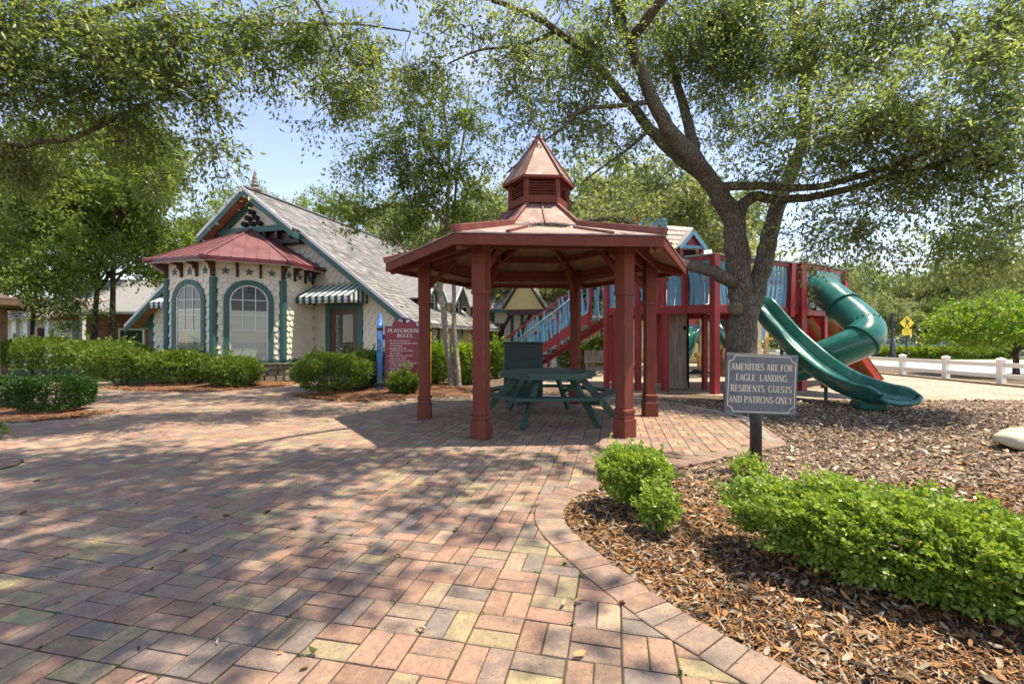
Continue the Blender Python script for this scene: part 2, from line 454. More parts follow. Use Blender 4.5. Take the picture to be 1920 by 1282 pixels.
# ------------------------------------------------------------------ brick paving
border_px = [(1620, 1425), (1505, 1345), (1420, 1290), (1330, 1240), (1210, 1165), (1090, 1070), (1018, 1002), (1002, 965), (1016, 938), (1052, 914), (1105, 899)]
border = catmull([gr(*p) for p in border_px], 10)
pad_edge = [gr(1241, 866), gr(1330, 849), gr(1440, 828), Vector((3.62, 7.3, 0)), Vector((2.75, 9.7, 0)), Vector((-0.2, 10.25, 0))]
bed1 = [gr(880, 745), gr(760, 749), gr(640, 753), gr(555, 743)]
bed2 = [gr(548, 716), gr(515, 724), gr(420, 732), gr(330, 734), gr(240, 731), gr(186, 727)]
plaza = [Vector((-17, 0.6, 0)), Vector((2.4, 0.6, 0))] + border + pad_edge + bed1 + [Vector((-4.75, 10.9, 0)), Vector((-4.5, 12.6, 0)), Vector((-3.6, 14.05, 0)), Vector((-6.0, 14.8, 0))] + bed2 + \
        [Vector((-10.9, 12.3, 0)), Vector((-11.6, 13.6, 0)), Vector((-20, 15.2, 0)), Vector((-20, 6, 0))]
bed3 = catmull([gr(163, 772), gr(140, 781), gr(70, 789), gr(-30, 793), Vector((-10.5, 6.3, 0)), Vector((-12.6, 7.6, 0)), Vector((-11.6, 9.5, 0)), gr(40, 754), gr(140, 762)], 4, True)

paving = flat_sheet('brick_paving', plaza, -0.0075, M_joint)
flat_sheet('hedge_bed', bed3, 0.004, M_straw)

# brick colours (fired clay: salmon, brown, plum grey, ochre, buff)
BRICK = [((0.315, 0.170, 0.118), 22), ((0.265, 0.135, 0.092), 18), ((0.215, 0.112, 0.080), 12), ((0.235, 0.155, 0.130), 14), ((0.155, 0.128, 0.122), 10),
         ((0.325, 0.27, 0.13), 5), ((0.265, 0.215, 0.120), 10), ((0.355, 0.245, 0.175), 13), ((0.255, 0.180, 0.125), 12)]
_bc = [b[0] for b in BRICK]; _bw = [b[1] for b in BRICK]
def brick_col(rnd):
    c = rnd.choices(_bc, _bw)[0]; k = rnd.uniform(0.9, 1.12); c = tuple(lerp(x, m, .2) for x, m in zip(c, (0.235, 0.168, 0.128)))
    return tuple(max(0.02, x * k * rnd.uniform(0.95, 1.05) * w) for x, w in zip(c, (1.10, 1.09, 1.02)))

def brick_mat(name, attr):
    m = bpy.data.materials.new(name)
    n, l = nodes_of(m); b = n['Principled BSDF']
    geo = n.new('ShaderNodeNewGeometry')
    if attr: a = n.new('ShaderNodeAttribute'); a.attribute_name = 'col'; csrc = a.outputs['Color']
    else: a = n.new('ShaderNodeObjectInfo'); csrc = a.outputs['Color']
    def noise(sc_, det=5, ro=0.6):
        q = n.new('ShaderNodeTexNoise'); q.inputs['Scale'].default_value = sc_; q.inputs['Detail'].default_value = det; q.inputs['Roughness'].default_value = ro
        l.new(geo.outputs['Position'], q.inputs['Vector']); return q.outputs[0]
    def rng_(src, a0, a1, b0, b1):
        q = n.new('ShaderNodeMapRange'); 
        for i, v in enumerate((a0, a1, b0, b1)): q.inputs[i + 1].default_value = v
        l.new(src, q.inputs[0]); return q.outputs[0]
    def mix(f, c1, c2, bt='MIX'):
        q = n.new('ShaderNodeMix'); q.data_type = 'RGBA'; q.blend_type = bt
        if isinstance(f, float): q.inputs[0].default_value = f
        else: l.new(f, q.inputs[0])
        for i, c in ((6, c1), (7, c2)):
            if isinstance(c, tuple): q.inputs[i].default_value = (*c, 1)
            else: l.new(c, q.inputs[i])
        return q.outputs[2]
    big = noise(5.5, 3); mid = noise(38, 5, 0.7); fine = noise(210, 3); spot = noise(95, 2)
    c = mix(rng_(big, 0.50, 0.66, 0, 0.6), csrc, (0.13, 0.102, 0.082))
    c = mix(rng_(noise(13.0, 4), 0.48, 0.68, 0, 0.6), c, (0.35, 0.23, 0.135))          # kiln-flashed dark patches
    c = mix(1.0, c, rng_(mid, 0.28, 0.72, 0.74, 1.24), 'MULTIPLY')
    c = mix(rng_(fine, 0.3, 0.75, 0.0, 0.22), c, (0.42, 0.33, 0.26))
    c = mix(rng_(spot, 0.62, 0.70, 0, 0.8), c, (0.07, 0.05, 0.04))             # dark grit
    c = mix(rng_(noise(0.85, 6, 0.65), 0.55, 0.75, 0, 0.30), c, (0.085, 0.085, 0.045))   # algae film
    l.new(c, b.inputs['Base Color'])
    l.new(rng_(mid, 0.3, 0.7, 0.62, 0.85), b.inputs['Roughness']); b.inputs['Specular IOR Level'].default_value = 0.35
    bp = n.new('ShaderNodeBump'); bp.inputs['Strength'].default_value = 0.6; bp.inputs['Distance'].default_value = 0.005
    l.new(noise(150, 5, 0.7), bp.inputs['Height']); l.new(bp.outputs[0], b.inputs['Normal'])
    MATS[name] = m
    return m
M_brick = brick_mat('clay brick', False)
M_brickA = brick_mat('clay brick mass', True)

def brick_geo(poly, zt=0.0, inset=0.005, drop=0.004, bot=-0.016):
    """Chamfered slab over a convex plan polygon."""
    n = len(poly); cx = sum(p[0] for p in poly) / n; cy = sum(p[1] for p in poly) / n
    V = []; ins = []
    for i in range(n):
        p = Vector(poly[i][:2]); a = Vector(poly[i - 1][:2]); b = Vector(poly[(i + 1) % n][:2])
        d = ((a - p).normalized() + (b - p).normalized())
        if d.length < 1e-5: d = Vector((cx, cy)) - p
        ins.append(p + d.normalized() * inset * 1.35)
    V = [(q[0], q[1], zt) for q in ins] + [(p[0], p[1], zt - drop) for p in poly] + [(p[0], p[1], bot) for p in poly]
    F = [tuple(range(n))]
    for k in (0, n):
        F += [(k + i, k + n + i, k + n + (i + 1) % n, k + (i + 1) % n) for i in range(n)]
    return V, F

rb = random.Random(3)
GA = R(-12.6); e1 = Vector((math.cos(GA), math.sin(GA), 0)); e2 = Vector((-math.sin(GA), math.cos(GA), 0))
G0 = Vector((0.210, 1.733, 0)); MOD = 0.203
cells = []
bl = [(p.x, p.y) for p in border]; pz = [(p.x, p.y) for p in plaza]; b3 = [(p.x, p.y) for p in bed3]
barr = np.array(bl)
for i in range(-100, 40):
    for j in range(-8, 75):
        o = G0 + e1 * (i * MOD) + e2 * (j * MOD)
        vert = (i + j) % 2 == 1
        for k in range(2):
            c = o + (e1 * MOD * (0.25 + 0.5 * k) + e2 * MOD * 0.5 if vert else e1 * MOD * 0.5 + e2 * MOD * (0.25 + 0.5 * k))
            if c.y < 1.0 or c.y > 15.5 or c.x < -1.45 * c.y - 0.6 or c.x > 1.4 * c.y: continue
            cells.append((c, vert))
def clip(poly, p, nrm):
    o = []
    for i in range(len(poly)):
        a, b = poly[i], poly[(i + 1) % len(poly)]
        da, db = (a - p).dot(nrm), (b - p).dot(nrm)
        if da <= 0: o.append(a)
        if da * db < 0: o.append(a + (b - a) * (da / (da - db)))
    return o
pads = [Vector((p.x, p.y)) for p in [border[-1]] + pad_edge[:5]]
single, mass = [], []
for c, vert in cells:
    h = Vector((0.0975, 0.0475)) if not vert else Vector((0.0475, 0.0975))
    jx = rb.uniform(-0.0012, 0.0012); jy = rb.uniform(-0.0012, 0.0012)
    q = [Vector((c.x + jx, c.y + jy)) + sx * h.x * e1.to_2d() + sy * h.y * e2.to_2d() for sx, sy in ((-1, -1), (1, -1), (1, 1), (-1, 1))]
    clipped = False
    if c.x > -0.6 and c.y < 5:
        d2 = (barr[:, 0] - c.x) ** 2 + (barr[:, 1] - c.y) ** 2; kk = int(d2.argmin())
        if d2[kk] < 0.25 ** 2:
            t = Vector(bl[min(kk + 1, len(bl) - 1)]) - Vector(bl[max(kk - 1, 0)]); t.normalize()
            nrm = Vector((t.y, -t.x)); q0 = q
            q = clip(q, Vector(bl[kk]) - nrm * 0.004, nrm); clipped = len(q) != 4 or q != q0
            if len(q) < 3: continue
            ar = abs(sum(q[i].cross(q[(i + 1) % len(q)]) for i in range(len(q)))) / 2
            if ar < 0.0012: continue
        elif not in_poly(c.x, c.y, pz): continue
    elif not in_poly(c.x, c.y, pz): continue
    if in_poly(c.x, c.y, b3): continue
    px = 960 + c.x / c.y * FPX; py = 641 + EYE / c.y * FPX
    vis = -60 < px < 1980 and py < 1330
    (mass if clipped or not vis else single).append((c, vert, q, clipped))
single.sort(key=lambda t: t[0].length)
mass += single[300:]; single = single[:300]
me_b = bpy.data.meshes.new('brick')
V, F = brick_geo([Vector((x, y)) for x, y in ((-0.0978, -0.0478), (0.0978, -0.0478), (0.0978, 0.0478), (-0.0978, 0.0478))])
me_b.from_pydata(V, [], F); me_b.materials.append(M_brick); me_b.update()
for c, vert, q, _ in single:
    o = put('brick', me_b, paving)
    o.location = (c.x + rb.uniform(-.0012, .0012), c.y + rb.uniform(-.0012, .0012), rb.uniform(-0.0025, 0.0015))
    o.rotation_euler = (rb.gauss(0, 0.011), rb.gauss(0, 0.011), GA + (PI / 2 if vert else 0) + rb.choice((0, PI)) + rb.gauss(0, 0.006))
    o.color = (*brick_col(rb), 1)
VV, FF, CC = [], [], []
for c, vert, q, _ in mass:
    near = c.y < 9
    V, F = brick_geo(q, rb.uniform(-0.0025, 0.0015))
    if not near: n = len(q); V = V[:2 * n]; F = [f for f in F if max(f) < 2 * n]
    k = len(VV); VV += V; FF += [tuple(i + k for i in f) for f in F]; CC += [brick_col(rb)] * 1 * len(V) if True else 0
me = bpy.data.meshes.new('paving_bricks'); me.from_pydata(VV, [], FF)
a = me.attributes.new('col', 'FLOAT_COLOR', 'POINT')
a.data.foreach_set('color', np.concatenate([np.array(CC, dtype=np.float32), np.ones((len(CC), 1), np.float32)], 1).ravel())
me.materials.append(M_brickA); me.update()
o = put('paving_bricks', me, paving); o['kind'] = 'stuff'

# soldier course: each edging brick lies square to the edge
def resample(P, step):
    outp = [P[0].copy()]; acc = 0.0
    for a_, b_ in zip(P[:-1], P[1:]):
        L = (b_ - a_).length; t = step - acc
        while t <= L:
            outp.append(a_ + (b_ - a_) * (t / L)); t += step
        acc = (acc + L) % step if True else 0
        acc = L - (t - step) if t - step <= L else acc
    return outp
EDGE = [(0.265, 0.165, 0.118), (0.24, 0.140, 0.100), (0.275, 0.185, 0.134), (0.215, 0.130, 0.097), (0.27, 0.20, 0.148)]
edge_path = border + pad_edge[:5]
ep = resample(edge_path, 0.1065)
for i in range(len(ep) - 1):
    a_, b_ = ep[i], ep[i + 1]
    t0 = (ep[min(i + 1, len(ep) - 1)] - ep[max(i - 1, 0)]).normalized(); t1 = (ep[min(i + 2, len(ep) - 1)] - a_).normalized()
    n0 = Vector((t0.y, -t0.x, 0)); n1 = Vector((t1.y, -t1.x, 0)); g = (b_ - a_).normalized() * 0.0025
    q = [a_ + g, b_ - g, b_ - g + n1 * 0.2, a_ + g + n0 * 0.2]
    V, F = brick_geo([Vector((p.x, p.y)) for p in q][::-1], 0.003 + rb.uniform(-0.002, 0.002))
    m_ = MB().add(V, F); o = m_.build('edging_brick', M_brick, paving)
    kk = rb.uniform(.88, 1.12); o.color = (*(x * kk for x in rb.choice(EDGE)), 1)

# pale concrete edging round the back of the pad and the planting beds
def strip(name, pts, w, z0, z1, material, parent=None):
    m_ = MB()
    for a_, b_ in zip(pts[:-1], pts[1:]):
        m_.bar(Vector((a_[0], a_[1], (z0 + z1) / 2)), Vector((b_[0], b_[1], (z0 + z1) / 2)), w, z1 - z0, bev=0.01)
    return m_.build(name, material, parent)
o = strip('concrete_edging', pad_edge[4:] + bed1[:2], 0.14, -0.03, 0.018, M_conc); o['kind'] = 'structure'
o = strip('concrete_edging', [gr(1446, 827), Vector((3.72, 7.3, 0)), Vector((3.4, 8.2, 0))], 0.12, -0.03, 0.006, mat('dirty concrete', (0.27, 0.245, 0.20), .9, .3, 4, .4)); o['kind'] = 'structure'

# mulch mounds of the planting beds by the house
def mound(name, pts, h, material, seedv=1):
    """Low domed bed over an outline: rings towards the middle rise to h."""
    rr = random.Random(seedv); P = catmull([Vector(p) for p in pts], 4, True); n = len(P)
    c = sum(P, Vector()) / n; Vm = []; Fm = []
    K = 6
    for k in range(K):
        t = k / K
        for p in P:
            q = p + (c - p) * t
            Vm.append((q.x, q.y, -0.02 + h * math.sin(min(1, t * 2.2) * PI / 2) * rr.uniform(0.8, 1.2) + (0 if k else 0.0)))
    for k in range(K - 1):
        Fm += [(k * n + i, k * n + (i + 1) % n, (k + 1) * n + (i + 1) % n, (k + 1) * n + i) for i in range(n)]
    Vm.append((c.x, c.y, h)); Fm += [((K - 1) * n + i, (K - 1) * n + (i + 1) % n, len(Vm) - 1) for i in range(n)]
    o_ = MB().add(Vm, Fm).build(name, material, None, True); o_['kind'] = 'structure'
    return o_
mound('planting_bed', [gr(885, 744), gr(760, 749), gr(640, 753), gr(557, 743), (-4.9, 11.2, 0), (-4.4, 13.2, 0), (-3.0, 13.9, 0), (-1.5, 12.6, 0), (-0.6, 11.6, 0)], 0.07, M_straw, 4)
mound('planting_bed', [gr(546, 717), gr(500, 727), gr(420, 734), gr(330, 736), gr(235, 732), gr(184, 727), (-10.6, 12.6, 0), (-10.9, 14.3, 0), (-8.0, 13.4, 0), (-6.9, 14.1, 0)], 0.07, M_straw, 5)

# ------------------------------------------------------------------ loose litter
M_chip = attr_mat('wood chips', 0.8, 0.0, 60, 0.25)
rc = np.random.default_rng(11)
def flakes(name, X, Y, z, Lr, wr, cols, weights, tilt=0.35, curl=0.15, leaf=False, parent=None):
    n = len(X)
    L = rc.uniform(*Lr, n); w = rc.uniform(*wr, n) * (L if leaf else 1)
    az = rc.uniform(0, 2 * PI, n); el = rc.normal(0, tilt, n)
    D = np.stack([np.cos(az) * np.cos(el), np.sin(az) * np.cos(el), np.sin(el)], 1)
    ro = rc.normal(0, tilt * 1.4, n)
    S0 = np.stack([-np.sin(az), np.cos(az), np.zeros(n)], 1); N0 = np.cross(D, S0)
    Sd = S0 * np.cos(ro)[:, None] + N0 * np.sin(ro)[:, None]; Nn = np.cross(D, Sd)
    zc = z + np.abs(np.sin(el)) * L * 0.4 + rc.uniform(0, 0.012, n)
    C = np.stack([X, Y, zc], 1); L = L[:, None]; w = w[:, None]
    k = rc.normal(0, curl, n)[:, None] * L
    if leaf:
        c2 = w * rc.uniform(.1, .5, n)[:, None]
        pts = [C - D * L / 2 + Nn * k * .8, C - D * L * .22 + Sd * w * .42 + Nn * c2, C + D * L * .2 + Sd * w / 2 + Nn * c2, C + D * L / 2 + Nn * k, C + D * L * .2 - Sd * w / 2 + Nn * c2, C - D * L * .22 - Sd * w * .42 + Nn * c2]
    else:
        t = rc.uniform(0.4, 1.0, n)[:, None]
        pts = [C - D * L / 2 - Sd * w / 2 * t, C + D * L / 2 - Sd * w / 2 + Nn * k, C + D * L / 2 + Sd * w / 2 * t + Nn * k, C - D * L / 2 + Sd * w / 2]
    Vv = np.stack(pts, 1).reshape(-1, 3)
    kq = 6 if leaf else 4; i = np.arange(n)[:, None] * kq
    Fv = np.concatenate([i + [0, q_, q_ + 1] for q_ in range(1, kq - 1)], 1).reshape(-1, 3)
    ci = rc.choice(len(cols), n, p=np.array(weights) / sum(weights)); cc = np.array(cols)[ci] * rc.uniform(0.7, 1.3, (n, 1))
    o_ = put(name, np_mesh(name, Vv, Fv, M_chip, col=np.repeat(cc, kq, 0)), parent); o_['kind'] = 'stuff'
    return o_
CH_BED = ([(0.30, 0.135, 0.045), (0.22, 0.095, 0.035), (0.38, 0.22, 0.095), (0.31, 0.25, 0.175), (0.12, 0.065, 0.035), (0.06, 0.035, 0.025), (0.19, 0.125, 0.08)], [18, 18, 14, 12, 16, 12, 12])
CH_PLAY = ([(0.23, 0.155, 0.105), (0.30, 0.215, 0.15), (0.15, 0.10, 0.075), (0.09, 0.06, 0.046), (0.40, 0.31, 0.22), (0.32, 0.20, 0.11)], [24, 24, 15, 7, 14, 6])
inner = [(p.x, p.y) for p in [ep[i] + Vector(((ep[min(i + 1, len(ep) - 1)] - ep[max(i - 1, 0)]).normalized().y, -(ep[min(i + 1, len(ep) - 1)] - ep[max(i - 1, 0)]).normalized().x, 0)) * 0.196 for i in range(len(ep))]]
bed_poly = [p for p in inner] + [(3.6, 9.5), (40, 9.5), (40, 0.2), (2.6, 0.2)]
def scatter(n, x0, x1, y0, y1, poly, power=1.0):
    X = rc.uniform(x0, x1, n * 2); Y = y0 + (y1 - y0) * rc.uniform(0, 1, n * 2) ** power
    ok = in_poly_np(X, Y, poly) & (X < 1.3 * Y + 0.6)
    return X[ok][:n], Y[ok][:n]
X, Y = scatter(62000, -0.1, 4.4, 1.0, 4.0, bed_poly)
flakes('wood_chips', X, Y, -0.026, (0.012, 0.062), (0.003, 0.009), *CH_BED, tilt=0.28)
X, Y = scatter(5200, -0.1, 4.2, 1.0, 3.9, bed_poly)
flakes('fallen_leaves', X, Y, -0.016, (0.025, 0.062), (0.26, 0.40), [(0.34, 0.18, 0.07), (0.33, 0.26, 0.18), (0.24, 0.19, 0.13), (0.28, 0.14, 0.055), (0.16, 0.10, 0.06)], [24, 20, 20, 20, 16], tilt=0.30, curl=0.22, leaf=True)
X, Y = scatter(95000, 0.3, 13.0, 3.4, 9.6, bed_poly, 1.15)
flakes('playground_chips', X, Y, -0.028, (0.018, 0.07), (0.005, 0.015), *CH_PLAY, tilt=0.22)
X, Y = scatter(4000, 0.3, 12.0, 3.4, 9.6, bed_poly, 1.15)
flakes('fallen_leaves', X, Y, -0.014, (0.05, 0.09), (0.3, 0.42), [(0.40, 0.24, 0.11), (0.38, 0.31, 0.22), (0.24, 0.17, 0.11), (0.55, 0.48, 0.38)], [16, 20, 20, 6], tilt=0.2, curl=0.2, leaf=True)
# strays on the bricks
n = 90
Y = 1.6 + 9 * rc.uniform(0, 1, n) ** 1.6; X = rc.uniform(-1.1, 0.35, n) * Y
ok = in_poly_np(X, Y, pz); flakes('fallen_leaves', X[ok], Y[ok], 0.004, (0.025, 0.06), (0.25, 0.45), [(0.30, 0.18, 0.07), (0.34, 0.28, 0.17), (0.12, 0.14, 0.04), (0.16, 0.09, 0.05)], [2, 2, 1, 2], tilt=0.12, curl=0.2, leaf=True)
# straw fringe where the house beds spill onto the paving
pts = []
for A_, B_ in list(zip(bed1[:-1], bed1[1:])) + list(zip(bed2[:-1], bed2[1:])) + list(zip(bed3[:9], bed3[1:10])):
    k = int((B_ - A_).length * 420)
    t = rc.uniform(0, 1, k); nn = Vector((-(B_ - A_).y, (B_ - A_).x, 0)).normalized(); of = rc.normal(0.12, 0.14, k)
    pts.append(np.stack([A_.x + (B_ - A_).x * t - nn.x * of * -1, A_.y + (B_ - A_).y * t + abs(nn.y) * of], 1))
pts = np.concatenate(pts)
flakes('pine_straw', pts[:, 0], pts[:, 1], 0.004, (0.05, 0.16), (0.006, 0.02), [(0.36, 0.15, 0.05), (0.25, 0.10, 0.04), (0.40, 0.24, 0.12), (0.12, 0.06, 0.03)], [3, 3, 2, 2], tilt=0.15)
# ================================================================== GAZEBO
M_gred = mat('gazebo red paint', (0.168, 0.043, 0.027), 0.62, 0.2, 9.0, 0.3, 70, stain=(0.13, 0.042, 0.030), stain_amt=0.65, stain_scale=3.5, stretch=(1, 1, 0.22), spec=.18, wear=(0.30, 0.17, 0.13))
M_gplank = mat('gazebo plank underside', (0.27, 0.165, 0.105), 0.75, 0.35, 5.0, 0.3, 50, stain=(0.12, 0.06, 0.04), stain_amt=0.5)
M_groof = mat('faded red roof metal', (0.215, 0.125, 0.10), 0.6, 0.3, 4.2, 0.1, 30, metal=0.1, stain=(0.34, 0.31, 0.265), stain_amt=1.0, stain_scale=3.4)
M_gskirt = mat('lichened roof skirt', (0.30, 0.21, 0.17), 0.7, 0.25, 4.0, 0.25, 50, stain=(0.40, 0.36, 0.30), stain_amt=0.8, stain_scale=3.0)
M_grib = mat('roof batten red', (0.17, 0.042, 0.032), 0.5, 0.2, 5, 0.15, 60, stain=(0.30, 0.24, 0.2), stain_amt=0.5)
M_debris = mat('dead twigs', (0.09, 0.075, 0.06), 0.9, 0.4, 20, 0.5, 80)

GC = Vector((0.43, 7.30, 0)); GROT = R(3.4)
gz = thing('gazebo', 'six-sided dark red wooden gazebo with louvred cupola over the picnic table', 'gazebo', GC, GROT)
def hx(k, r, z, off=0.0):
    a = R(-120 + 60 * k + off); return Vector((r * math.cos(a), r * math.sin(a), z))   # local; k=0 front left, k=1 front right
PR = 1.815
for k in range(6):
    p = hx(k, PR, 0); rot = Matrix.Rotation(R(-120 + 60 * k), 3, 'Z')
    m_ = MB()
    m_.box(p + Vector((0, 0, 1.03)), (0.162, 0.162, 1.62), rot, bev=0.006)
    m_.box(p + Vector((0, 0, 2.15)), (0.180, 0.180, 0.64), rot, bev=0.006)
    po = m_.build('post', M_gred, gz, local=True)
    MB().box(p + Vector((0, 0, 0.115)), (0.212, 0.212, 0.23), rot, bev=0.006).box(p + Vector((0, 0, 0.2625)), (0.192, 0.192, 0.065), rot, bev=0.02).box(p + Vector((0, 0, 0.325)), (0.206, 0.206, 0.06), rot, bev=0.012).build('plinth', M_gred, po, local=True)
    MB().box(p + Vector((0, 0, 1.815)), (0.198, 0.198, 0.05), rot, bev=0.015).build('collar', M_gred, po, local=True)
# ring beams, paired each side of the posts
for k in range(6):
    a, b = hx(k, PR, 2.468), hx(k + 1, PR, 2.468)
    n = ((a + b) / 2); n.z = 0; n.normalize()
    MB().bar(a + n * 0.10 , b + n * 0.10, 0.045, 0.16, bev=0.004).build('beam', M_gred, gz, local=True)
    MB().bar(a - n * 0.10, b - n * 0.10, 0.045, 0.16, bev=0.004, ext=-0.06).build('beam', M_gred, gz, local=True)
ER, EZ = 2.40, 2.415          # eave radius, top of deck
BR, BZ = 0.97, 2.84           # break
TR, TZ = 0.40, 3.30           # under the cupola
# deck boards of each of the six slopes (seen from below)
for k in range(6):
    a0, a1 = hx(k, ER - 0.03, EZ - 0.03), hx(k + 1, ER - 0.03, EZ - 0.03); c0, c1 = hx(k, 0.42, 2.98), hx(k + 1, 0.42, 2.98)
    ex = (a1 - a0).normalized(); sl = ((c0 + c1) / 2 - (a0 + a1) / 2); slh = sl.length; sl.normalize(); nrm = ex.cross(sl)
    W0 = (a1 - a0).length; W1 = (c1 - c0).length; N = 15; bw = W0 / N; mid = (a0 + a1) / 2
    for i in range(N):
        x0, x1 = -W0 / 2 + i * bw + 0.004, -W0 / 2 + (i + 1) * bw - 0.004
        def top(x):
            ax = abs(x)
            return slh if ax <= W1 / 2 else slh * max(0.0, (W0 / 2 - ax) / (W0 / 2 - W1 / 2))
        y0, y1 = top(x0), top(x1)
        if max(y0, y1) < 0.03: continue
        pl = [mid + ex * x0, mid + ex * x1, mid + ex * x1 + sl * y1, mid + ex * x0 + sl * y0]
        dz = nrm * random.uniform(-0.003, 0.001)
        MB().prism([p + dz for p in pl], nrm * 0.018).build('plank', M_gplank, gz, local=True)
    # fascia
    f0, f1 = hx(k, ER, EZ - 0.052), hx(k + 1, ER, EZ - 0.052)
    MB().bar(f0, f1, 0.035, 0.115, bev=0.004, ext=0.012).build('fascia', M_gred, gz, local=True)
    n = (f0 + f1) / 2; n.z = 0; n.normalize()
    # roof sheet: skirt and steep part
    s0, s1 = hx(k, ER + 0.03, EZ + 0.012), hx(k + 1, ER + 0.03, EZ + 0.012); b0, b1 = hx(k, BR, BZ), hx(k + 1, BR, BZ); t0, t1 = hx(k, TR, TZ), hx(k + 1, TR, TZ)
    sk = MB().prism([s0, s1, b1, b0], (0, 0, 0.016)).build('roof_skirt', M_gskirt, gz, local=True)
    rp_ = MB().prism([b0 + Vector((0, 0, .017)), b1 + Vector((0, 0, .017)), t1 + Vector((0, 0, .017)), t0 + Vector((0, 0, .017))], (0, 0, 0.014)).build('roof_panel', M_groof, gz, local=True)
    ms, mb, mt = (s0 + s1) / 2, (b0 + b1) / 2, (t0 + t1) / 2
    MB().bar(mb + Vector((0, 0, .04)), mt + Vector((0, 0, .04)), 0.022, 0.035).build('seam', M_grib, rp_, local=True)
    for t in (0.25, 0.75):
        q0 = s0.lerp(s1, t); q1 = b0.lerp(b1, lerp(0.5, t, 0.55)); q1 = q0.lerp(q1, 0.62)
        MB().bar(q0 + Vector((0, 0, .03)), q1 + Vector((0, 0, .03)), 0.04, 0.03).build('seam', M_grib, sk, local=True)
    # hip battens, rafters, knee braces
    MB().bar(s0 + Vector((0, 0, .055)), b0 + Vector((0, 0, .045)), 0.075, 0.085, bev=0.008, ext=0.02).build('hip_batten', M_grib, gz, local=True)
    MB().bar(b0 + Vector((0, 0, .042)), t0 + Vector((0, 0, .042)), 0.055, 0.055, bev=0.006, ext=0.02).build('hip_batten', M_grib, gz, local=True)
    MB().bar(hx(k, ER - 0.05, EZ - 0.10), hx(k, 0.35, 2.92), 0.05, 0.12, bev=0.004).build('rafter', M_gred, gz, local=True)
    MB().bar(hx(k, PR - 0.05, 2.05), hx(k, 1.30, 2.53), 0.055, 0.08, up=(0, 0, 1), bev=0.005).build('brace', M_gred, gz, local=True)
    MB().bar(hx(k, 1.1, 2.68), hx(k + 1, 1.1, 2.68), 0.045, 0.11, bev=0.004).build('purlin', M_gred, gz, local=True)
for k, t in ((1, 0.62), (4, 0.3)):
    q = hx(k, ER - 0.13, EZ - 0.115); MB().box(q, (0.08, 0.05, 0.07)).build('block', M_gplank, gz, local=True)
# cupola
cup = MB()
CR0 = 0.465
for k in range(6):
    p = hx(k, CR0, 0)
    cup.box(p * 0.985 + Vector((0, 0, 3.515)), (0.07, 0.07, 0.40), Matrix.Rotation(R(-120 + 60 * k), 3, 'Z'))
    a, b = hx(k, CR0, 3.36), hx(k + 1, CR0, 3.36)
    cup.bar(a, b, 0.045, 0.10); cup.bar(a + Vector((0, 0, .335)), b + Vector((0, 0, .335)), 0.045, 0.05)
cupo = cup.build('cupola', M_gred, gz, local=True)
for k in range(6):
    a, b = hx(k, CR0 - 0.01, 0), hx(k + 1, CR0 - 0.01, 0); n = (a + b).normalized()
    for i in range(6):
        z = 3.435 + i * 0.040
        x = (b - a).normalized(); y = (n * 0.75 + Vector((0, 0, -0.65))).normalized()
        MB().bar(a.lerp(b, 0.09) + Vector((0, 0, z)), a.lerp(b, 0.91) + Vector((0, 0, z)), 0.048, 0.009, up=x.cross(y)).build('louver', M_gred, cupo, local=True)
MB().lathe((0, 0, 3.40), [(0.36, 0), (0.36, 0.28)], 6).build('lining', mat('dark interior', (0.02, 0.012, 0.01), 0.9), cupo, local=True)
TE, TEZ, TAZ = 0.565, 3.705, 4.50
ap = Vector((0, 0, TAZ))
for k in range(6):
    a, b = hx(k, TE, TEZ), hx(k + 1, TE, TEZ)
    MB().prism([a, b, ap], (0, 0, -0.02)).build('roof_panel', M_groof, gz, local=True)
    MB().bar(a, ap, 0.035, 0.04, ext=0.01).build('hip_batten', M_grib, gz, local=True)
    MB().bar(a + Vector((0, 0, -.022)), b + Vector((0, 0, -.022)), 0.03, 0.035, ext=0.005).build('fascia', M_gred, gz, local=True)
# small notice on the back post
q = hx(4, PR, 1.55); 
MB().box(q - q.normalized() * Vector((.087, .087, 0)), (0.006, 0.075, 0.17), Matrix.Rotation(R(120), 3, 'Z')).build('notice_plate', mat('notice plate', (0.20, 0.20, 0.13), 0.5), gz, local=True)
# twigs and leaf rubbish caught on the front skirt
rd = random.Random(5); m_ = MB()
def skirt_pt(u, t, k=0):
    s0, s1 = hx(k, ER, EZ + 0.035), hx(k + 1, ER, EZ + 0.035); b0, b1 = hx(k, BR, BZ + .025), hx(k + 1, BR, BZ + .025)
    return s0.lerp(s1, u).lerp(b0.lerp(b1, u), t)
for i in range(150):
    u = rd.choice((0.37, 0.52, 0.56, 0.62, 0.66)) + rd.gauss(0, 0.035); t = min(0.98, max(0.55, rd.gauss(0.8, 0.1)))
    p = skirt_pt(u, t) + Vector((0, 0, rd.uniform(0, 0.025))); a_ = rd.uniform(0, PI); L = rd.uniform(0.04, 0.14)
    d = Vector((math.cos(a_), math.sin(a_) * .6, rd.uniform(-.1, .35))) * L
    m_.tube([p, p + d * .5 + Vector((0, 0, .008)), p + d], [0.006, 0.005, 0.003], 4)
for i in range(26):
    u = rd.choice((0.40, 0.58, 0.66, 0.63)) + rd.gauss(0, 0.02); p = skirt_pt(u, rd.uniform(0.74, 0.95)); m_.lathe(p, [(0.01, 0), (0.035, 0.008), (0.028, 0.026), (0.008, 0.036)], 6)
o = put('twig_litter', m_.mesh('twig_litter', M_debris), None); o.location = GC; o.rotation_euler = (0, 0, GROT); o['kind'] = 'stuff'

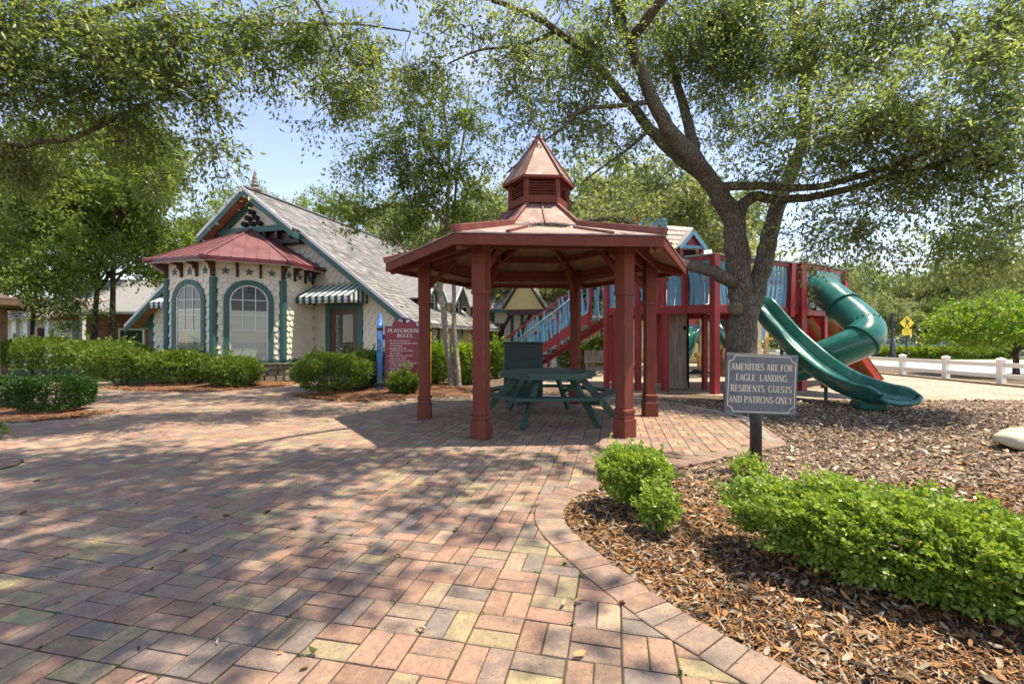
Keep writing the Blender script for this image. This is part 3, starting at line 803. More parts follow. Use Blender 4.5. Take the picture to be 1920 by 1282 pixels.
# ================================================================== PICNIC TABLE
M_tgreen = mat('table green paint', (0.016, 0.062, 0.044), 0.5, 0.22, 6.0, 0.15, 60, stain=(0.05, 0.13, 0.10), stain_amt=0.5, wear=(0.12, 0.19, 0.16))
TC = Vector((0.57, 7.18, 0))
tb = thing('picnic_table', 'dark green six-sided picnic table with attached benches under the gazebo', 'picnic table', TC, R(3.4))
def hx2(k, r, z): return hx(k, r, z)
TRr, THt = 0.76, 0.745
# top: boards across the hexagon
w6 = TRr; nb = 7; hh = TRr * math.cos(R(30)); bw = 2 * hh / nb
def hw(y): return TRr - abs(y) / math.tan(R(60))
for i in range(nb):
    y0, y1 = -hh + i * bw + 0.003, -hh + (i + 1) * bw - 0.003
    ys = [y0, y1] if y0 * y1 >= 0 else [y0, 0, y1]
    pts = [(-hw(y), y, THt - 0.035) for y in ys][::-1] + [(hw(y), y, THt - 0.035) for y in ys]
    MB().prism(pts, (0, 0, 0.035)).build('top_board', M_tgreen, tb, local=True)
for k in range(6):
    MB().bar(hx2(k, TRr - 0.012, THt - 0.05), hx2(k + 1, TRr - 0.012, THt - 0.05), 0.03, 0.085, bev=0.003).build('apron', M_tgreen, tb, local=True)
    # bench: two boards per side, mitred
    for r0, r1 in ((0.955, 1.075), (1.085, 1.21)):
        pts = [hx2(k, r0, 0.40), hx2(k + 1, r0, 0.40), hx2(k + 1, r1, 0.40), hx2(k, r1, 0.40)]
        c = sum(pts, Vector()) / 4
        MB().prism([p + (c - p) * 0.006 for p in pts], (0, 0, 0.038)).build('bench_board', M_tgreen, tb, local=True)
    MB().bar(hx2(k, 0.80, 0.362), hx2(k, 1.17, 0.362), 0.05, 0.074).build('bench_support', M_tgreen, tb, local=True)
    MB().bar(hx2(k, 0.10, 0.66), hx2(k, 0.70, 0.66), 0.05, 0.08).build('top_support', M_tgreen, tb, local=True)
    a = R(-120 + 60 * k); sd = Vector((-math.sin(a), math.cos(a), 0)) * 0.055
    MB().bar(hx2(k, 0.47, 0.70) + sd, hx2(k, 1.08, 0.0) + sd + Vector((0, 0, 0.012)), 0.045, 0.11, bev=0.003).build('leg', M_tgreen, tb, local=True)

# ================================================================== TRASH ENCLOSURE
M_bin = mat('bin dark green', (0.012, 0.040, 0.033), 0.55, 0.25, 5.0, 0.15, 60)
M_bin2 = mat('bin side green', (0.035, 0.10, 0.085), 0.5, 0.2, 5, 0.15, 60)
bn = thing('litter_bin_cabinet', 'dark green wooden bin cabinet with panelled front behind the picnic table', 'bin', (0.235, 9.12, 0), R(3))
MB().span((-0.385, 0.02, 0.06), (0.385, 0.66, 1.17), bev=0.008).build('body', M_bin2, bn, local=True)
MB().span((-0.40, -0.02, 1.172), (0.40, 0.68, 1.205), bev=0.006).build('lid', M_bin, bn, local=True)
f = MB()
for lo, hi in (((-0.385, -0.012, 0.06), (-0.30, 0.018, 1.165)), ((0.30, -0.012, 0.06), (0.385, 0.018, 1.165)), ((-0.298, -0.012, 1.10), (0.298, 0.018, 1.165)), ((-0.298, -0.012, 0.86), (0.298, 0.018, 0.915)), ((-0.298, -0.012, 0.06), (0.298, 0.018, 0.15))):
    f.span(lo, hi, bev=0.004)
f.build('door_frame', M_bin, bn, local=True)
for i in range(4): MB().span((-0.296, 0.002, 0.925 + i * 0.044), (0.296, 0.016, 0.964 + i * 0.044)).build('slat', M_bin, bn, local=True)
MB().span((-0.296, 0.004, 0.155), (0.296, 0.016, 0.855)).build('door_panel', M_bin, bn, local=True)
for sx in (-.3, .3): MB().span((sx - .05, .06, 0), (sx + .05, .6, .06)).build('foot', M_bin, bn, local=True)
# ================================================================== LETTERING (own serif capitals: thick stems, thin bars, bracketless serifs)
TK, TN = 0.185, 0.072
def _arc(cx, cy, rx, ry, a0, a1, n=12): return [(cx + rx * math.cos(R(a0 + (a1 - a0) * i / n)), cy + ry * math.sin(R(a0 + (a1 - a0) * i / n))) for i in range(n + 1)]
def _band(P, w):
    """Stroke along P whose width follows direction: thick when it runs upright, thin when level."""
    L, Rr = [], []
    for i in range(len(P)):
        a, b = P[max(i - 1, 0)], P[min(i + 1, len(P) - 1)]
        dx, dy = b[0] - a[0], b[1] - a[1]; m = math.hypot(dx, dy) or 1
        t = TN + (w - TN) * abs(dy / m) ** 1.3
        nx, ny = -dy / m * t / 2, dx / m * t / 2
        L.append((P[i][0] + nx, P[i][1] + ny)); Rr.append((P[i][0] - nx, P[i][1] - ny))
    return [[L[i], L[i + 1], Rr[i + 1], Rr[i]] for i in range(len(P) - 1)]
def _stem(x, y0=0, y1=1, w=TK, s=True):
    q = [[(x - w / 2, y0), (x + w / 2, y0), (x + w / 2, y1), (x - w / 2, y1)]]
    if s:
        e = 0.075
        if y0 == 0: q.append([(x - w / 2 - e, 0), (x + w / 2 + e, 0), (x + w / 2 + e, TN * .8), (x - w / 2 - e, TN * .8)])
        if y1 == 1: q.append([(x - w / 2 - e, 1 - TN * .8), (x + w / 2 + e, 1 - TN * .8), (x + w / 2 + e, 1), (x - w / 2 - e, 1)])
    return q
def _bar(x0, x1, y, t=TN): return [[(x0, y - t / 2), (x1, y - t / 2), (x1, y + t / 2), (x0, y + t / 2)]]
def _dia(x0, y0, x1, y1, w): return [[(x0 - w / 2, y0), (x0 + w / 2, y0), (x1 + w / 2, y1), (x1 - w / 2, y1)]]
def _ser(x, y, w=0.22): return [[(x - w / 2, y), (x + w / 2, y), (x + w / 2, y + TN * .8), (x - w / 2, y + TN * .8)]]
def glyph(ch):
    t = 1 - TN / 2; b = TN / 2; T8 = TN * .8
    if ch == 'A': return _dia(.10, 0, .36, 1, TN * 1.2) + _dia(.66, 0, .38, 1, TK) + _bar(.2, .56, .34) + _ser(.10, 0) + _ser(.66, 0, .28), .76
    if ch == 'B': return _stem(.17) + _bar(.17, .42, t) + _bar(.17, .45, .53) + _bar(.17, .45, b) + _band(_arc(.42, .76, .16, .22, -90, 90), TK) + _band(_arc(.44, .275, .19, .245, -90, 90), TK), .70
    if ch == 'C': return _band(_arc(.42, .5, .34, .485, 48, 312, 20), TK) + _dia(.66, .68, .66, .98, .035), .74
    if ch == 'D': return _stem(.17) + _bar(.17, .4, t) + _bar(.17, .4, b) + _band(_arc(.38, .5, .30, .475, -90, 90, 16), TK), .77
    if ch == 'E': return _stem(.17) + _bar(.17, .58, t) + _bar(.17, .46, .52) + _bar(.17, .60, b) + _dia(.58, .78, .58, 1, .04) + _dia(.61, 0, .61, .24, .04) + _dia(.46, .42, .46, .62, .035), .67
    if ch == 'F': return _stem(.17) + _bar(.17, .56, t) + _bar(.17, .45, .52) + _dia(.56, .78, .56, 1, .04) + _dia(.45, .42, .45, .62, .035), .62
    if ch == 'G': return _band(_arc(.42, .5, .34, .485, 48, 318, 20), TK) + _dia(.66, .68, .66, .98, .035) + [[(.60, .0), (.72, .0), (.72, .44), (.60, .44)]] + _ser(.65, .40, .26), .82
    if ch == 'H': return _stem(.17) + _stem(.66) + _bar(.17, .66, .52), .83
    if ch == 'I': return _stem(.18), .36
    if ch == 'K': return _stem(.17) + _dia(.24, .45, .60, 1, TN * 1.2) + _dia(.66, 0, .32, .58, TK) + _ser(.66, 0, .26), .78
    if ch == 'L': return _stem(.17) + _bar(.17, .60, b) + _dia(.60, 0, .60, .26, .04), .65
    if ch == 'M': return _stem(.14, w=TN * 1.2) + _stem(.82) + _dia(.47, 0, .16, 1, TK * .95) + _dia(.47, 0, .80, 1, TN * 1.1), 1.0
    if ch == 'N': return _stem(.13, w=TN * 1.2) + _stem(.68, w=TN * 1.2) + _dia(.64, 0, .15, 1, TK), .82
    if ch == 'O': return _band(_arc(.42, .5, .335, .485, 0, 360, 28), TK), .84
    if ch == 'P': return _stem(.17) + _bar(.17, .4, t) + _bar(.17, .4, .46) + _band(_arc(.40, .72, .185, .255, -90, 90), TK), .65
    if ch == 'R': return _stem(.17) + _bar(.17, .4, t) + _bar(.17, .42, .49) + _band(_arc(.40, .735, .175, .24, -90, 90), TK) + _dia(.66, 0, .36, .5, TK) + _ser(.69, 0, .2), .76
    if ch == 'S': return _band(_arc(.30, .735, .195, .25, 40, 270, 14)[:-1] + _arc(.30, .26, .215, .245, 90, -140, 14), TK) + _dia(.48, .76, .48, .98, .035) + _dia(.10, .02, .10, .26, .035), .60
    if ch == 'T': return _stem(.34, y1=.995) + _bar(.06, .62, t) + _dia(.07, .76, .07, 1, .04) + _dia(.61, .76, .61, 1, .04), .68
    if ch == 'U': return _stem(.16, .26, 1) + _stem(.64, .26, 1, TN * 1.2) + _band(_arc(.40, .28, .235, .26, 180, 360), TK), .80
    if ch == 'V': return _dia(.38, 0, .12, 1, TK) + _dia(.40, 0, .64, 1, TN * 1.2) + _ser(.12, 1 - T8, .26) + _ser(.64, 1 - T8), .74
    if ch == 'X': return _dia(.62, 0, .12, 1, TK) + _dia(.10, 0, .60, 1, TN * 1.2), .72
    if ch == 'Y': return _stem(.37, 0, .48) + _dia(.37, .46, .12, 1, TK) + _dia(.38, .46, .62, 1, TN * 1.2) + _ser(.12, 1 - T8, .26) + _ser(.63, 1 - T8), .74
    if ch == ',': return [[(.06, 0), (.20, 0), (.20, .14), (.06, .14)], [(.12, 0), (.20, 0), (.08, -.16), (.05, -.15)]], .27
    if ch == '*': return [[(.06, .5), (.2, .36), (.34, .5), (.2, .64)]], .44
    if ch == '1': return _stem(.2), .42
    if ch == '2': return _band(_arc(.28, .74, .2, .24, 160, -50, 12) + [(.1, .04)], TK) + _bar(.06, .52, b), .56
    return [], .34
def text_polys(txt, h, xc, y, fit=None, wscale=0.86):
    """Filled polygons for a line of text centred on xc, baseline y, cap height h."""
    adv = []; x = 0.0
    for ch in txt:
        g, w = glyph(ch); adv.append((g, x)); x += w + 0.02
    sc_ = wscale * h
    if fit: sc_ = fit / x
    outp = []
    for g, x0 in adv:
        for q in g: outp.append([((p[0] + x0 - x / 2) * sc_ + xc, p[1] * h + y) for p in q])
    return outp
def letters(name, polys, material, parent, O, ux, uz, lift, thick=0.0012):
    """Raised lettering on a panel: plan (a, b) -> O + ux*a + uz*b, lifted off by 'lift' along the panel normal."""
    n = ux.cross(uz); m_ = MB(); k = 0
    for q in polys:
        k += 1
        m_.poly([O + ux * a + uz * b + n * (lift + (k % 7) * 0.00008) for a, b in q])
    o_ = m_.build(name, material, parent)
    if 'letter' in name: o_['kind'] = 'stuff'
    return o_

# ================================================================== AMENITIES SIGN
M_slate = mat('slate grey sign face', (0.105, 0.115, 0.130), 0.5, 0.22, 9.0, 0.1, 60, stain=(0.24, 0.25, 0.27), stain_amt=0.45, stain_scale=7)
M_slate2 = mat('sign edge', (0.17, 0.18, 0.19), 0.6, 0.2)
M_cream_l = mat('cream sign paint', (0.62, 0.56, 0.42), 0.6, 0.12, 30)
M_pole = mat('black post paint', (0.022, 0.022, 0.023), 0.45, 0.3, 12, 0.2, 40, stain=(0.10, 0.08, 0.05), stain_amt=0.4, stain_scale=6)
SD = 4.22
sgp = Vector(((1424 - 960) / FPX * SD, SD + 0.03, 0))
sg = thing('notice_sign', 'grey slate notice board with cream serif lettering on a round black post', 'sign', sgp)
MB().tube([sgp + Vector((0, 0.035, -0.1)), sgp + Vector((0, 0.035, 1.0))], 0.052, 20).build('post', M_pole, sg, True)
tl, tr, br_, blp = at(1362, 663, SD - 0.012), at(1498, 666, SD + 0.02), at(1494, 774, SD + 0.02), at(1357, 778, SD - 0.012)
ux = ((tr - tl).normalized() + (br_ - blp).normalized()).normalized(); uz = ((tl - blp).normalized() + (tr - br_).normalized()).normalized(); ux = (ux - uz * ux.dot(uz)).normalized()
O = (tl + tr + br_ + blp) / 4; nn = ux.cross(uz)
SW, SH = 0.682, 0.555
rotm = Matrix((ux, -nn, uz)).transposed()
pn = MB().box(O - nn * 0.009, (SW, 0.016, SH), rotm, bev=0.002).build('panel', M_slate, sg)
Wl = 0.315
lines = [('AMENITIES ARE FOR', 0.060, 0.128, 0.590), ('EAGLE  LANDING', 0.060, 0.030, 0.495), ('RESIDENTS, GUESTS', 0.060, -0.072, 0.585), ('AND PATRONS ONLY', 0.060, -0.174, 0.612)]
ps = []
for t, h, y, fit in lines: ps += text_polys(t, h, -0.004, y, fit)
letters('lettering', ps, M_cream_l, pn, O, ux, uz, 0.0012)
# cream line border with scooped corners
bw_, bh_, rr_ = 0.318, 0.258, 0.052
path = []
for sx, sy, a0, a1 in ((1, 1, 270, 180), (-1, 1, 360, 270), (-1, -1, 90, 0), (1, -1, 180, 90)):
    path += _arc(sx * bw_, sy * bh_, rr_, rr_, a0, a1, 8)
path.append(path[0]); bp_ = []
for (x0, y0), (x1, y1) in zip(path[:-1], path[1:]):
    m = math.hypot(x1 - x0, y1 - y0) or 1; nx, ny = -(y1 - y0) / m * 0.0038, (x1 - x0) / m * 0.0038
    bp_.append([(x0 + nx, y0 + ny), (x0 - nx, y0 - ny), (x1 - nx, y1 - ny), (x1 + nx, y1 + ny)])
letters('border_line', bp_, M_cream_l, pn, O, ux, uz, 0.0012)
for s_ in (1, -1):
    c = O + uz * s_ * 0.232; MB().tube([c - nn * 0.002, c + nn * 0.002], 0.004, 8).build('screw', mat('zinc', (0.6, 0.6, 0.6), 0.35, metal=0.8), pn)

# ================================================================== PLAYGROUND RULES SIGN
M_maroon = mat('maroon sign face', (0.26, 0.022, 0.045), 0.4, 0.12, 5, 0.05)
M_navy = mat('violet sign edge', (0.07, 0.05, 0.28), 0.45, 0.1)
M_white_l = mat('white sign paint', (0.75, 0.72, 0.70), 0.55, 0.08, 30)
M_crayon = mat('crayon blue', (0.08, 0.27, 0.62), 0.35, 0.1, 6, 0.05)
M_black = mat('black paint', (0.012, 0.012, 0.012), 0.45, 0.2)
M_yel = mat('crayon yellow', (0.66, 0.52, 0.06), 0.4, 0.1)
RD = 11.0
x0, x1 = (721 - 960) / FPX * RD, (794 - 960) / FPX * RD
zt, zb = 1.2 + (641 - 611) / FPX * RD, 1.2 - (718 - 641) / FPX * RD
rs = thing('rules_sign', 'maroon playground rules board with arched top between a blue and a yellow crayon post', 'sign', ((x0 + x1) / 2, RD, 0))
cx_ = (x0 + x1) / 2; hwid = (x1 - x0) / 2; rad = hwid * 0.62; ccz = zt - 0.01
arc = [(cx_ + 0.62 * hwid * math.cos(a), zt + 0.20 * math.sin(a)) for a in [PI * i / 16 for i in range(17)]]
outl = [(x0, zb), (x1, zb), (x1, zt)] + arc + [(x0, zt)]
MB().prism([(a, RD + 0.03, b) for a, b in outl], (0, 0.03, 0)).build('edge_board', M_navy, rs)
def shrink(P, k): return [(cx_ + (a - cx_) * (1 - k / hwid), b + (k if b < zb + .01 else -k)) for a, b in P]
face = MB().prism([(a, RD, b) for a, b in shrink(outl, 0.022)], (0, 0.029, 0)).build('panel', M_maroon, rs)
OO = Vector((cx_, RD, 0)); UX = Vector((1, 0, 0)); UZ = Vector((0, 0, 1))
ps = text_polys('PLAYGROUND', 0.085, 0.015, zt - 0.155, 2 * hwid * 0.86) + text_polys('RULES', 0.082, 0.02, zt - 0.275, 2 * hwid * 0.40)
rows = ['*USE OF PLAYGROUND IS', 'DESIGNED FOR CHILDREN AGES', '12 AND UNDER', '*CHILDREN MUST BE', 'SUPERVISED AT ALL TIMES', 'BY AN ADULT', '*SHIRT AND SHOES MUST BE', 'WORN AT ALL TIMES', '*GLASS CONTAINERS AND', 'ANIMALS ARE NOT PERMITTED', 'IN THE PLAYGROUND AREA', '*PLEASE DISPOSE OF ALL', 'TRASH PROPERLY', '*PLAY AT YOUR OWN RISK']
for i, t in enumerate(rows):
    h = 0.031; P = text_polys(t, h, 0, zt - 0.375 - i * 0.0605, None, 1.2)
    lo = min(p[0] for q in P for p in q); sh = -hwid * 0.80 - lo + (0 if t[0] == '*' else 0.04)
    ps += [[(a + sh, b) for a, b in q] for q in P]
letters('lettering', ps, M_white_l, face, OO, UX, UZ, 0.0025)
# eagle in flight on the arched crest
eg = [[(-.16, .135), (-.10, .165), (-.04, .15), (0.0, .12), (-.03, .085), (-.09, .10)], [(0.0, .12), (.05, .16), (.10, .165), (.07, .12), (.03, .09)]]
letters('emblem_wing', [[(a + 0.0, b + zt) for a, b in eg[0]]], mat('emblem gold', (0.55, 0.47, 0.22), 0.5), face, OO, UX, UZ, 0.003)
letters('emblem_head', [[(a, b + zt) for a, b in [(.05, .125), (.08, .155), (.125, .15), (.14, .115), (.10, .09), (.06, .07)]]], M_white_l, face, OO, UX, UZ, 0.0042)
letters('emblem_body', [[(a, b + zt) for a, b in [(-.06, .185), (.03, .175), (.075, .13), (.05, .065), (0, .05), (-.025, .10)]]], M_black, face, OO, UX, UZ, 0.0036)
def crayon(name, c, material, ztop, parent):
    cz = Vector(c)
    b_ = MB().lathe(cz, [(0.075, 0.0), (0.075, ztop - 0.32), (0.073, ztop - 0.315)], 18).build(name, material, parent, True)
    MB().lathe(cz, [(0.078, ztop - 0.32), (0.078, ztop - 0.30), (0.066, ztop - 0.295), (0.064, ztop - 0.20), (0.06, ztop - 0.195), (0.018, ztop), (0.012, ztop + .005)], 18).build('crayon_tip', material, b_, True)
    for z in (ztop - 0.40, 0.16): 
        n = 24; Vv = []; 
        for i in range(n + 1):
            a = PI + PI * i / n * 1.0; rr2 = 0.0772
            Vv.append((cz.x + rr2 * math.cos(a), cz.y + rr2 * math.sin(a), z + 0.035)); Vv.append((cz.x + rr2 * math.cos(a), cz.y + rr2 * math.sin(a), z - 0.018 - 0.022 * math.sin(PI * i / n)))
        MB().add(Vv, [(2 * i, 2 * i + 1, 2 * i + 3, 2 * i + 2) for i in range(n)]).build('band', M_black, b_)
    n = 16
    Vv = [(cz.x + 0.0775 * math.sin(-.7 + 1.4 * (0.5 + 0.5 * math.cos(2 * PI * i / n)) - .0), 0, 0) for i in range(n)]
    P = []
    for i in range(n):
        a = 0.62 * math.cos(2 * PI * i / n); P.append((cz.x + 0.079 * math.sin(a), cz.y - 0.079 * math.cos(a), ztop - 0.80 + 0.16 * math.sin(2 * PI * i / n)))
    MB().poly(P).build('oval', M_black, b_)
    return b_
crayon('crayon_post', ((712.5 - 960) / FPX * (RD + .02), RD + 0.02, 0), M_crayon, 1.2 + (641 - 586) / FPX * RD, rs)
crayon('crayon_post', ((803.5 - 960) / FPX * (RD + .02), RD + 0.02, 0), M_yel, 1.2 + (641 - 588) / FPX * RD, rs)
for z in (0.55, 1.32): MB().span((x0 - 0.12, RD + 0.061, z - 0.06), (x1 + 0.12, RD + 0.085, z + 0.06)).build('batten', M_navy, rs)
# ================================================================== PLAY STRUCTURE
M_pred = mat('play red paint', (0.30, 0.026, 0.030), 0.5, 0.18, 4.0, 0.12, 60, stain=(0.17, 0.02, 0.025), stain_amt=0.45, wear=(0.36, 0.16, 0.14))
M_pred2 = mat('ramp red paint', (0.52, 0.055, 0.03), 0.5, 0.15, 4.0, 0.12, 60)
M_pblue = mat('play blue paint', (0.125, 0.36, 0.55), 0.5, 0.16, 5.0, 0.12, 60, stain=(0.22, 0.36, 0.46), stain_amt=0.5, wear=(0.34, 0.42, 0.45))
M_pblue2 = mat('pale blue handrail', (0.34, 0.55, 0.66), 0.4, 0.1, 5.0, 0.05)
M_cap = mat('weathered rail cap', (0.20, 0.21, 0.22), 0.7, 0.25, 6)
M_plank = mat('ramp plank', (0.33, 0.19, 0.085), 0.7, 0.3, 5, 0.2, 60, stretch=(1, 0.3, 3))
M_weath = mat('weathered grey timber', (0.30, 0.255, 0.20), 0.85, 0.35, 3.0, 0.8, 30, stain=(0.10, 0.08, 0.06), stain_amt=0.7, stretch=(6, 6, 0.5))
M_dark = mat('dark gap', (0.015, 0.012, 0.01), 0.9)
M_slide = mat('slide green plastic', (0.010, 0.125, 0.092), 0.24, 0.10, 2.0, 0.03, 12, spec=0.55, stain=(0.07, 0.21, 0.175), stain_amt=0.55, stain_scale=3.2)
M_slide2 = mat('slide seam', (0.007, 0.085, 0.065), 0.4, 0.1)
M_wshing = mat('pale cedar shingles', (0.44, 0.37, 0.32), 0.8, 0.25, 8, 0.4, 40)

play = thing('play_structure', 'red and blue timber play fort with stairs, open green slide and green tube slide', 'play structure', (4.6, 11.8, 0))
DK = 2.08
P0, P2, P4, P5 = Vector((2.46, 11.95, 0)), Vector((4.77, 10.75, 0)), Vector((7.37, 11.6, 0)), Vector((9.27, 12.7, 0))
B5, B4, B2, B0 = Vector((8.7, 14.3, 0)), Vector((6.6, 13.9, 0)), Vector((4.4, 13.6, 0)), Vector((3.1, 14.1, 0))
def up(p, z): return Vector((p.x, p.y, z))
deck_poly = [P0, P2, P4, P5, B5, B4, B2, B0]
MB().prism([up(p, DK - 0.05) for p in deck_poly], (0, 0, 0.05)).build('deck', M_plank, play)
rp5 = random.Random(21)
def on_px(a, b, px):
    k = (px - 960) / FPX; d = b - a
    t = (k * a.y - a.x) / (d.x - k * d.y); return a + d * t
def post(p, z0, z1, w=0.13, name='post', lean=(0, 0), m=None):
    q = MB().bar(up(p, z0), up(p, z1) + Vector((lean[0], lean[1], 0)), w, w, up=(0.35, -0.94, 0), bev=0.006)
    return q.build(name, m or M_pred, play)
def wavy(p, u, z0, z1, w, bow, lean, t=0.022, taper=0.85, parent=None, name='baluster', m=None, off=0.0):
    """A sawn wavy board: upright from z0 to z1, its edges bowing sideways along u."""
    nrm = Vector((u.y, -u.x, 0)); n = 7; Va = []
    for i in range(n + 1):
        f_ = i / n; s_ = bow * math.sin(PI * f_) + lean * (f_ - 0.5); ww = w * (taper + (1 - taper) * math.sin(PI * min(1, f_ * 0.9 + 0.1))) / 2
        c = up(p, lerp(z0, z1, f_)) + u * s_ + nrm * off
        Va += [c - u * ww - nrm * t / 2, c + u * ww - nrm * t / 2, c + u * ww + nrm * t / 2, c - u * ww + nrm * t / 2]
    Fa = [(3, 2, 1, 0), (4 * n, 4 * n + 1, 4 * n + 2, 4 * n + 3)]
    for i in range(n):
        for k in range(4): Fa.append((4 * i + k, 4 * i + (k + 1) % 4, 4 * i + 4 + (k + 1) % 4, 4 * i + 4 + k))
    return MB().add(Va, Fa).build(name, m or M_pblue, parent or play)
def rim(a, b, z=DK - 0.09, h=0.20):
    MB().bar(up(a, z), up(b, z), 0.05, h, bev=0.005, ext=0.03).build('rim_beam', M_pred, play)
def caprail(a, b, za, zb, name='top_rail', m=None):
    MB().bar(up(a, za), up(b, zb), 0.10, 0.04, bev=0.006, ext=0.03).build(name, m or M_cap, play)
    MB().bar(up(a, za - 0.075), up(b, zb - 0.075), 0.04, 0.09, bev=0.004).build('rail_board', M_pred, play)
for a, b in zip(deck_poly, deck_poly[1:] + deck_poly[:1]): rim(a, b)
# joists under the deck
for i in range(6):
    q = P0.lerp(P5, (i + 0.6) / 6.6); MB().bar(up(q + Vector((0.1, 0.1, 0)), DK - 0.14), up(q + Vector((-0.2, 2.0, 0)), DK - 0.14), 0.04, 0.17).build('joist', M_pred, play)
# uprights
u1 = (P2 - P0).normalized(); u2 = (P4 - P2).normalized(); u3 = (P5 - P4).normalized()
for px, w, z1 in ((1137, .12, 3.1), (1152, .10, DK - .2), (1196, .13, 3.2), (1247, .14, DK - .2), (1340, .17, 3.28)):
    post(on_px(P0, P2, px), -0.1, z1, w)
for px, z1, w in ((1382, 3.2, .12), (1481, 3.18, .15), ):
    post(on_px(P2, P4, px), DK - 0.25, z1, w, lean=(0.05, 0.02))
post(on_px(P0, P2, 1283), DK - .2, 3.2, .11); post(P4, -0.1, 3.22, 0.19)
post(P5, -0.1, 3.2, 0.13); post(on_px(P4, P5, 1545), -0.1, DK - .2, .12)
for p, w in ((B2, .13), (B4, .13), (B5, .13), (B0, .12), (Vector((4.95, 11.7, 0)), .11), (Vector((3.3, 12.9, 0)), .12), (Vector((6.0, 12.2, 0)), .12)): post(p, -0.1, DK - 0.05 if w < .12 or p.x in (3.3,) else 3.1, w)
# railing boards: front left run
def run(a, b, px0, px1, n, bow, lean, w=0.074, z0=DK + 0.02, z1=3.16, u=None, off=-0.035):
    u = u or (b - a).normalized()
    for i in range(n):
        p = on_px(a, b, lerp(px0, px1, (i + 0.5) / n))
        wavy(p, u, z0 + rp5.uniform(-.07, .02), z1 + rp5.uniform(-.03, .02), w * rp5.uniform(.85, 1.15), bow * rp5.uniform(.7, 1.25), lean * rp5.uniform(.6, 1.3), off=off)
run(P0, P2, 1140, 1150, 2, 0.04, -0.04)
run(P0, P2, 1158, 1192, 4, 0.05, 0.03)
run(P0, P2, 1250, 1280, 5, 0.05, -0.05, .068)
run(P0, P2, 1287, 1332, 6, 0.055, -0.11, .074)
run(P2, P4, 1350, 1378, 4, -0.06, -0.05)
run(P2, P4, 1398, 1410, 2, -0.05, 0.05)
run(P2, P4, 1437, 1476, 5, 0.055, 0.06, .085)
run(P2, P4, 1485, 1494, 1, -0.06, 0.05)
run(P4, P5, 1509, 1523, 2, 0.05, 0.07, .085)
run(P4, P5, 1566, 1579, 3, 0.03, 0.02, .06)
caprail(P0, P2, 3.2, 3.27); caprail(P2, P4, 3.27, 3.19); caprail(P4, P5, 3.23, 3.19)
# back railings (seen through the gaps)
for a, b, n in ((B0, B2, 9), (B2, B4, 13), (B4, B5, 12), (B5, P5, 8)):
    caprail(a, b, 3.14, 3.14); u = (b - a).normalized()
    for i in range(n): wavy(a.lerp(b, (i + .5) / n), u, DK, 3.1, .085, .04 * rp5.choice((-1, 1)), .03, m=M_pblue)
# boarded red panel with slanting blue boards beside the gazebo post
a, b = on_px(P0, P2, 1199), on_px(P0, P2, 1243); nf = Vector((u1.y, -u1.x, 0))
for i in range(4):
    q0, q1 = a.lerp(b, i / 4 + .01), a.lerp(b, (i + 1) / 4 - .01)
    MB().prism([up(q0, DK), up(q1, DK), up(q1, 3.12), up(q0, 3.12)], nf * -0.02).build('panel_board', M_pred, play)
for (s0, z0), (s1, z1), w in (((.05, 2.55), (.30, 3.05), .09), ((.28, 2.72), (.62, 2.58), .09), ((.06, 2.28), (.5, 2.33), .09), ((.05, 2.62), (.16, 2.35), .06)):
    MB().bar(up(a.lerp(b, s0), z0) + nf * 0.03, up(a.lerp(b, s1), z1) + nf * 0.03, 0.025, w, up=(0, 0, 1)).build('slanted_board', M_pblue, play)
# crooked crest above the gazebo roof
cr = P0.lerp(P2, 0.42) + Vector((0, 0.9, 0)); ud = Vector((0.93, -0.36, 0)); nd = Vector((-.36, -.93, 0))
def cpt(px, py, d=12.5): return at(px, py, d)
def board_px(p0, p1, w, m, name, d=12.5, t=0.03):
    MB().bar(cpt(*p0, d), cpt(*p1, d), t, w, up=(0.0, 0.0, 1) if abs(p0[0] - p1[0]) > 6 else (1, 0, 0)).build(name, m, play)
c = cpt(1195, 411, 12.55); MB().prism([c + Vector((.15 * math.cos(2 * PI * i / 20), 0, .15 * math.sin(2 * PI * i / 20))) for i in range(20)], (0, .04, 0)).build('crest_disc', M_pred, play)
board_px((1195, 415), (1195, 560), 0.10, M_pred, 'crest_post', 12.6, .08)
board_px((1198, 424), (1222, 412), 0.17, M_pblue, 'crest_board', 12.48)
board_px((1206, 428), (1245, 413), 0.15, M_pblue, 'crest_board', 12.42)
board_px((1224, 430), (1224, 560), 0.09, M_pred, 'crest_post', 12.6, .08)
board_px((1236, 422), (1236, 560), 0.14, M_pred, 'crest_post', 12.6, .06)
board_px((1246, 409), (1243, 470), 0.15, M_pblue, 'crest_board', 12.40)
board_px((1180, 448), (1196, 440), 0.12, M_pblue, 'crest_board', 12.5)
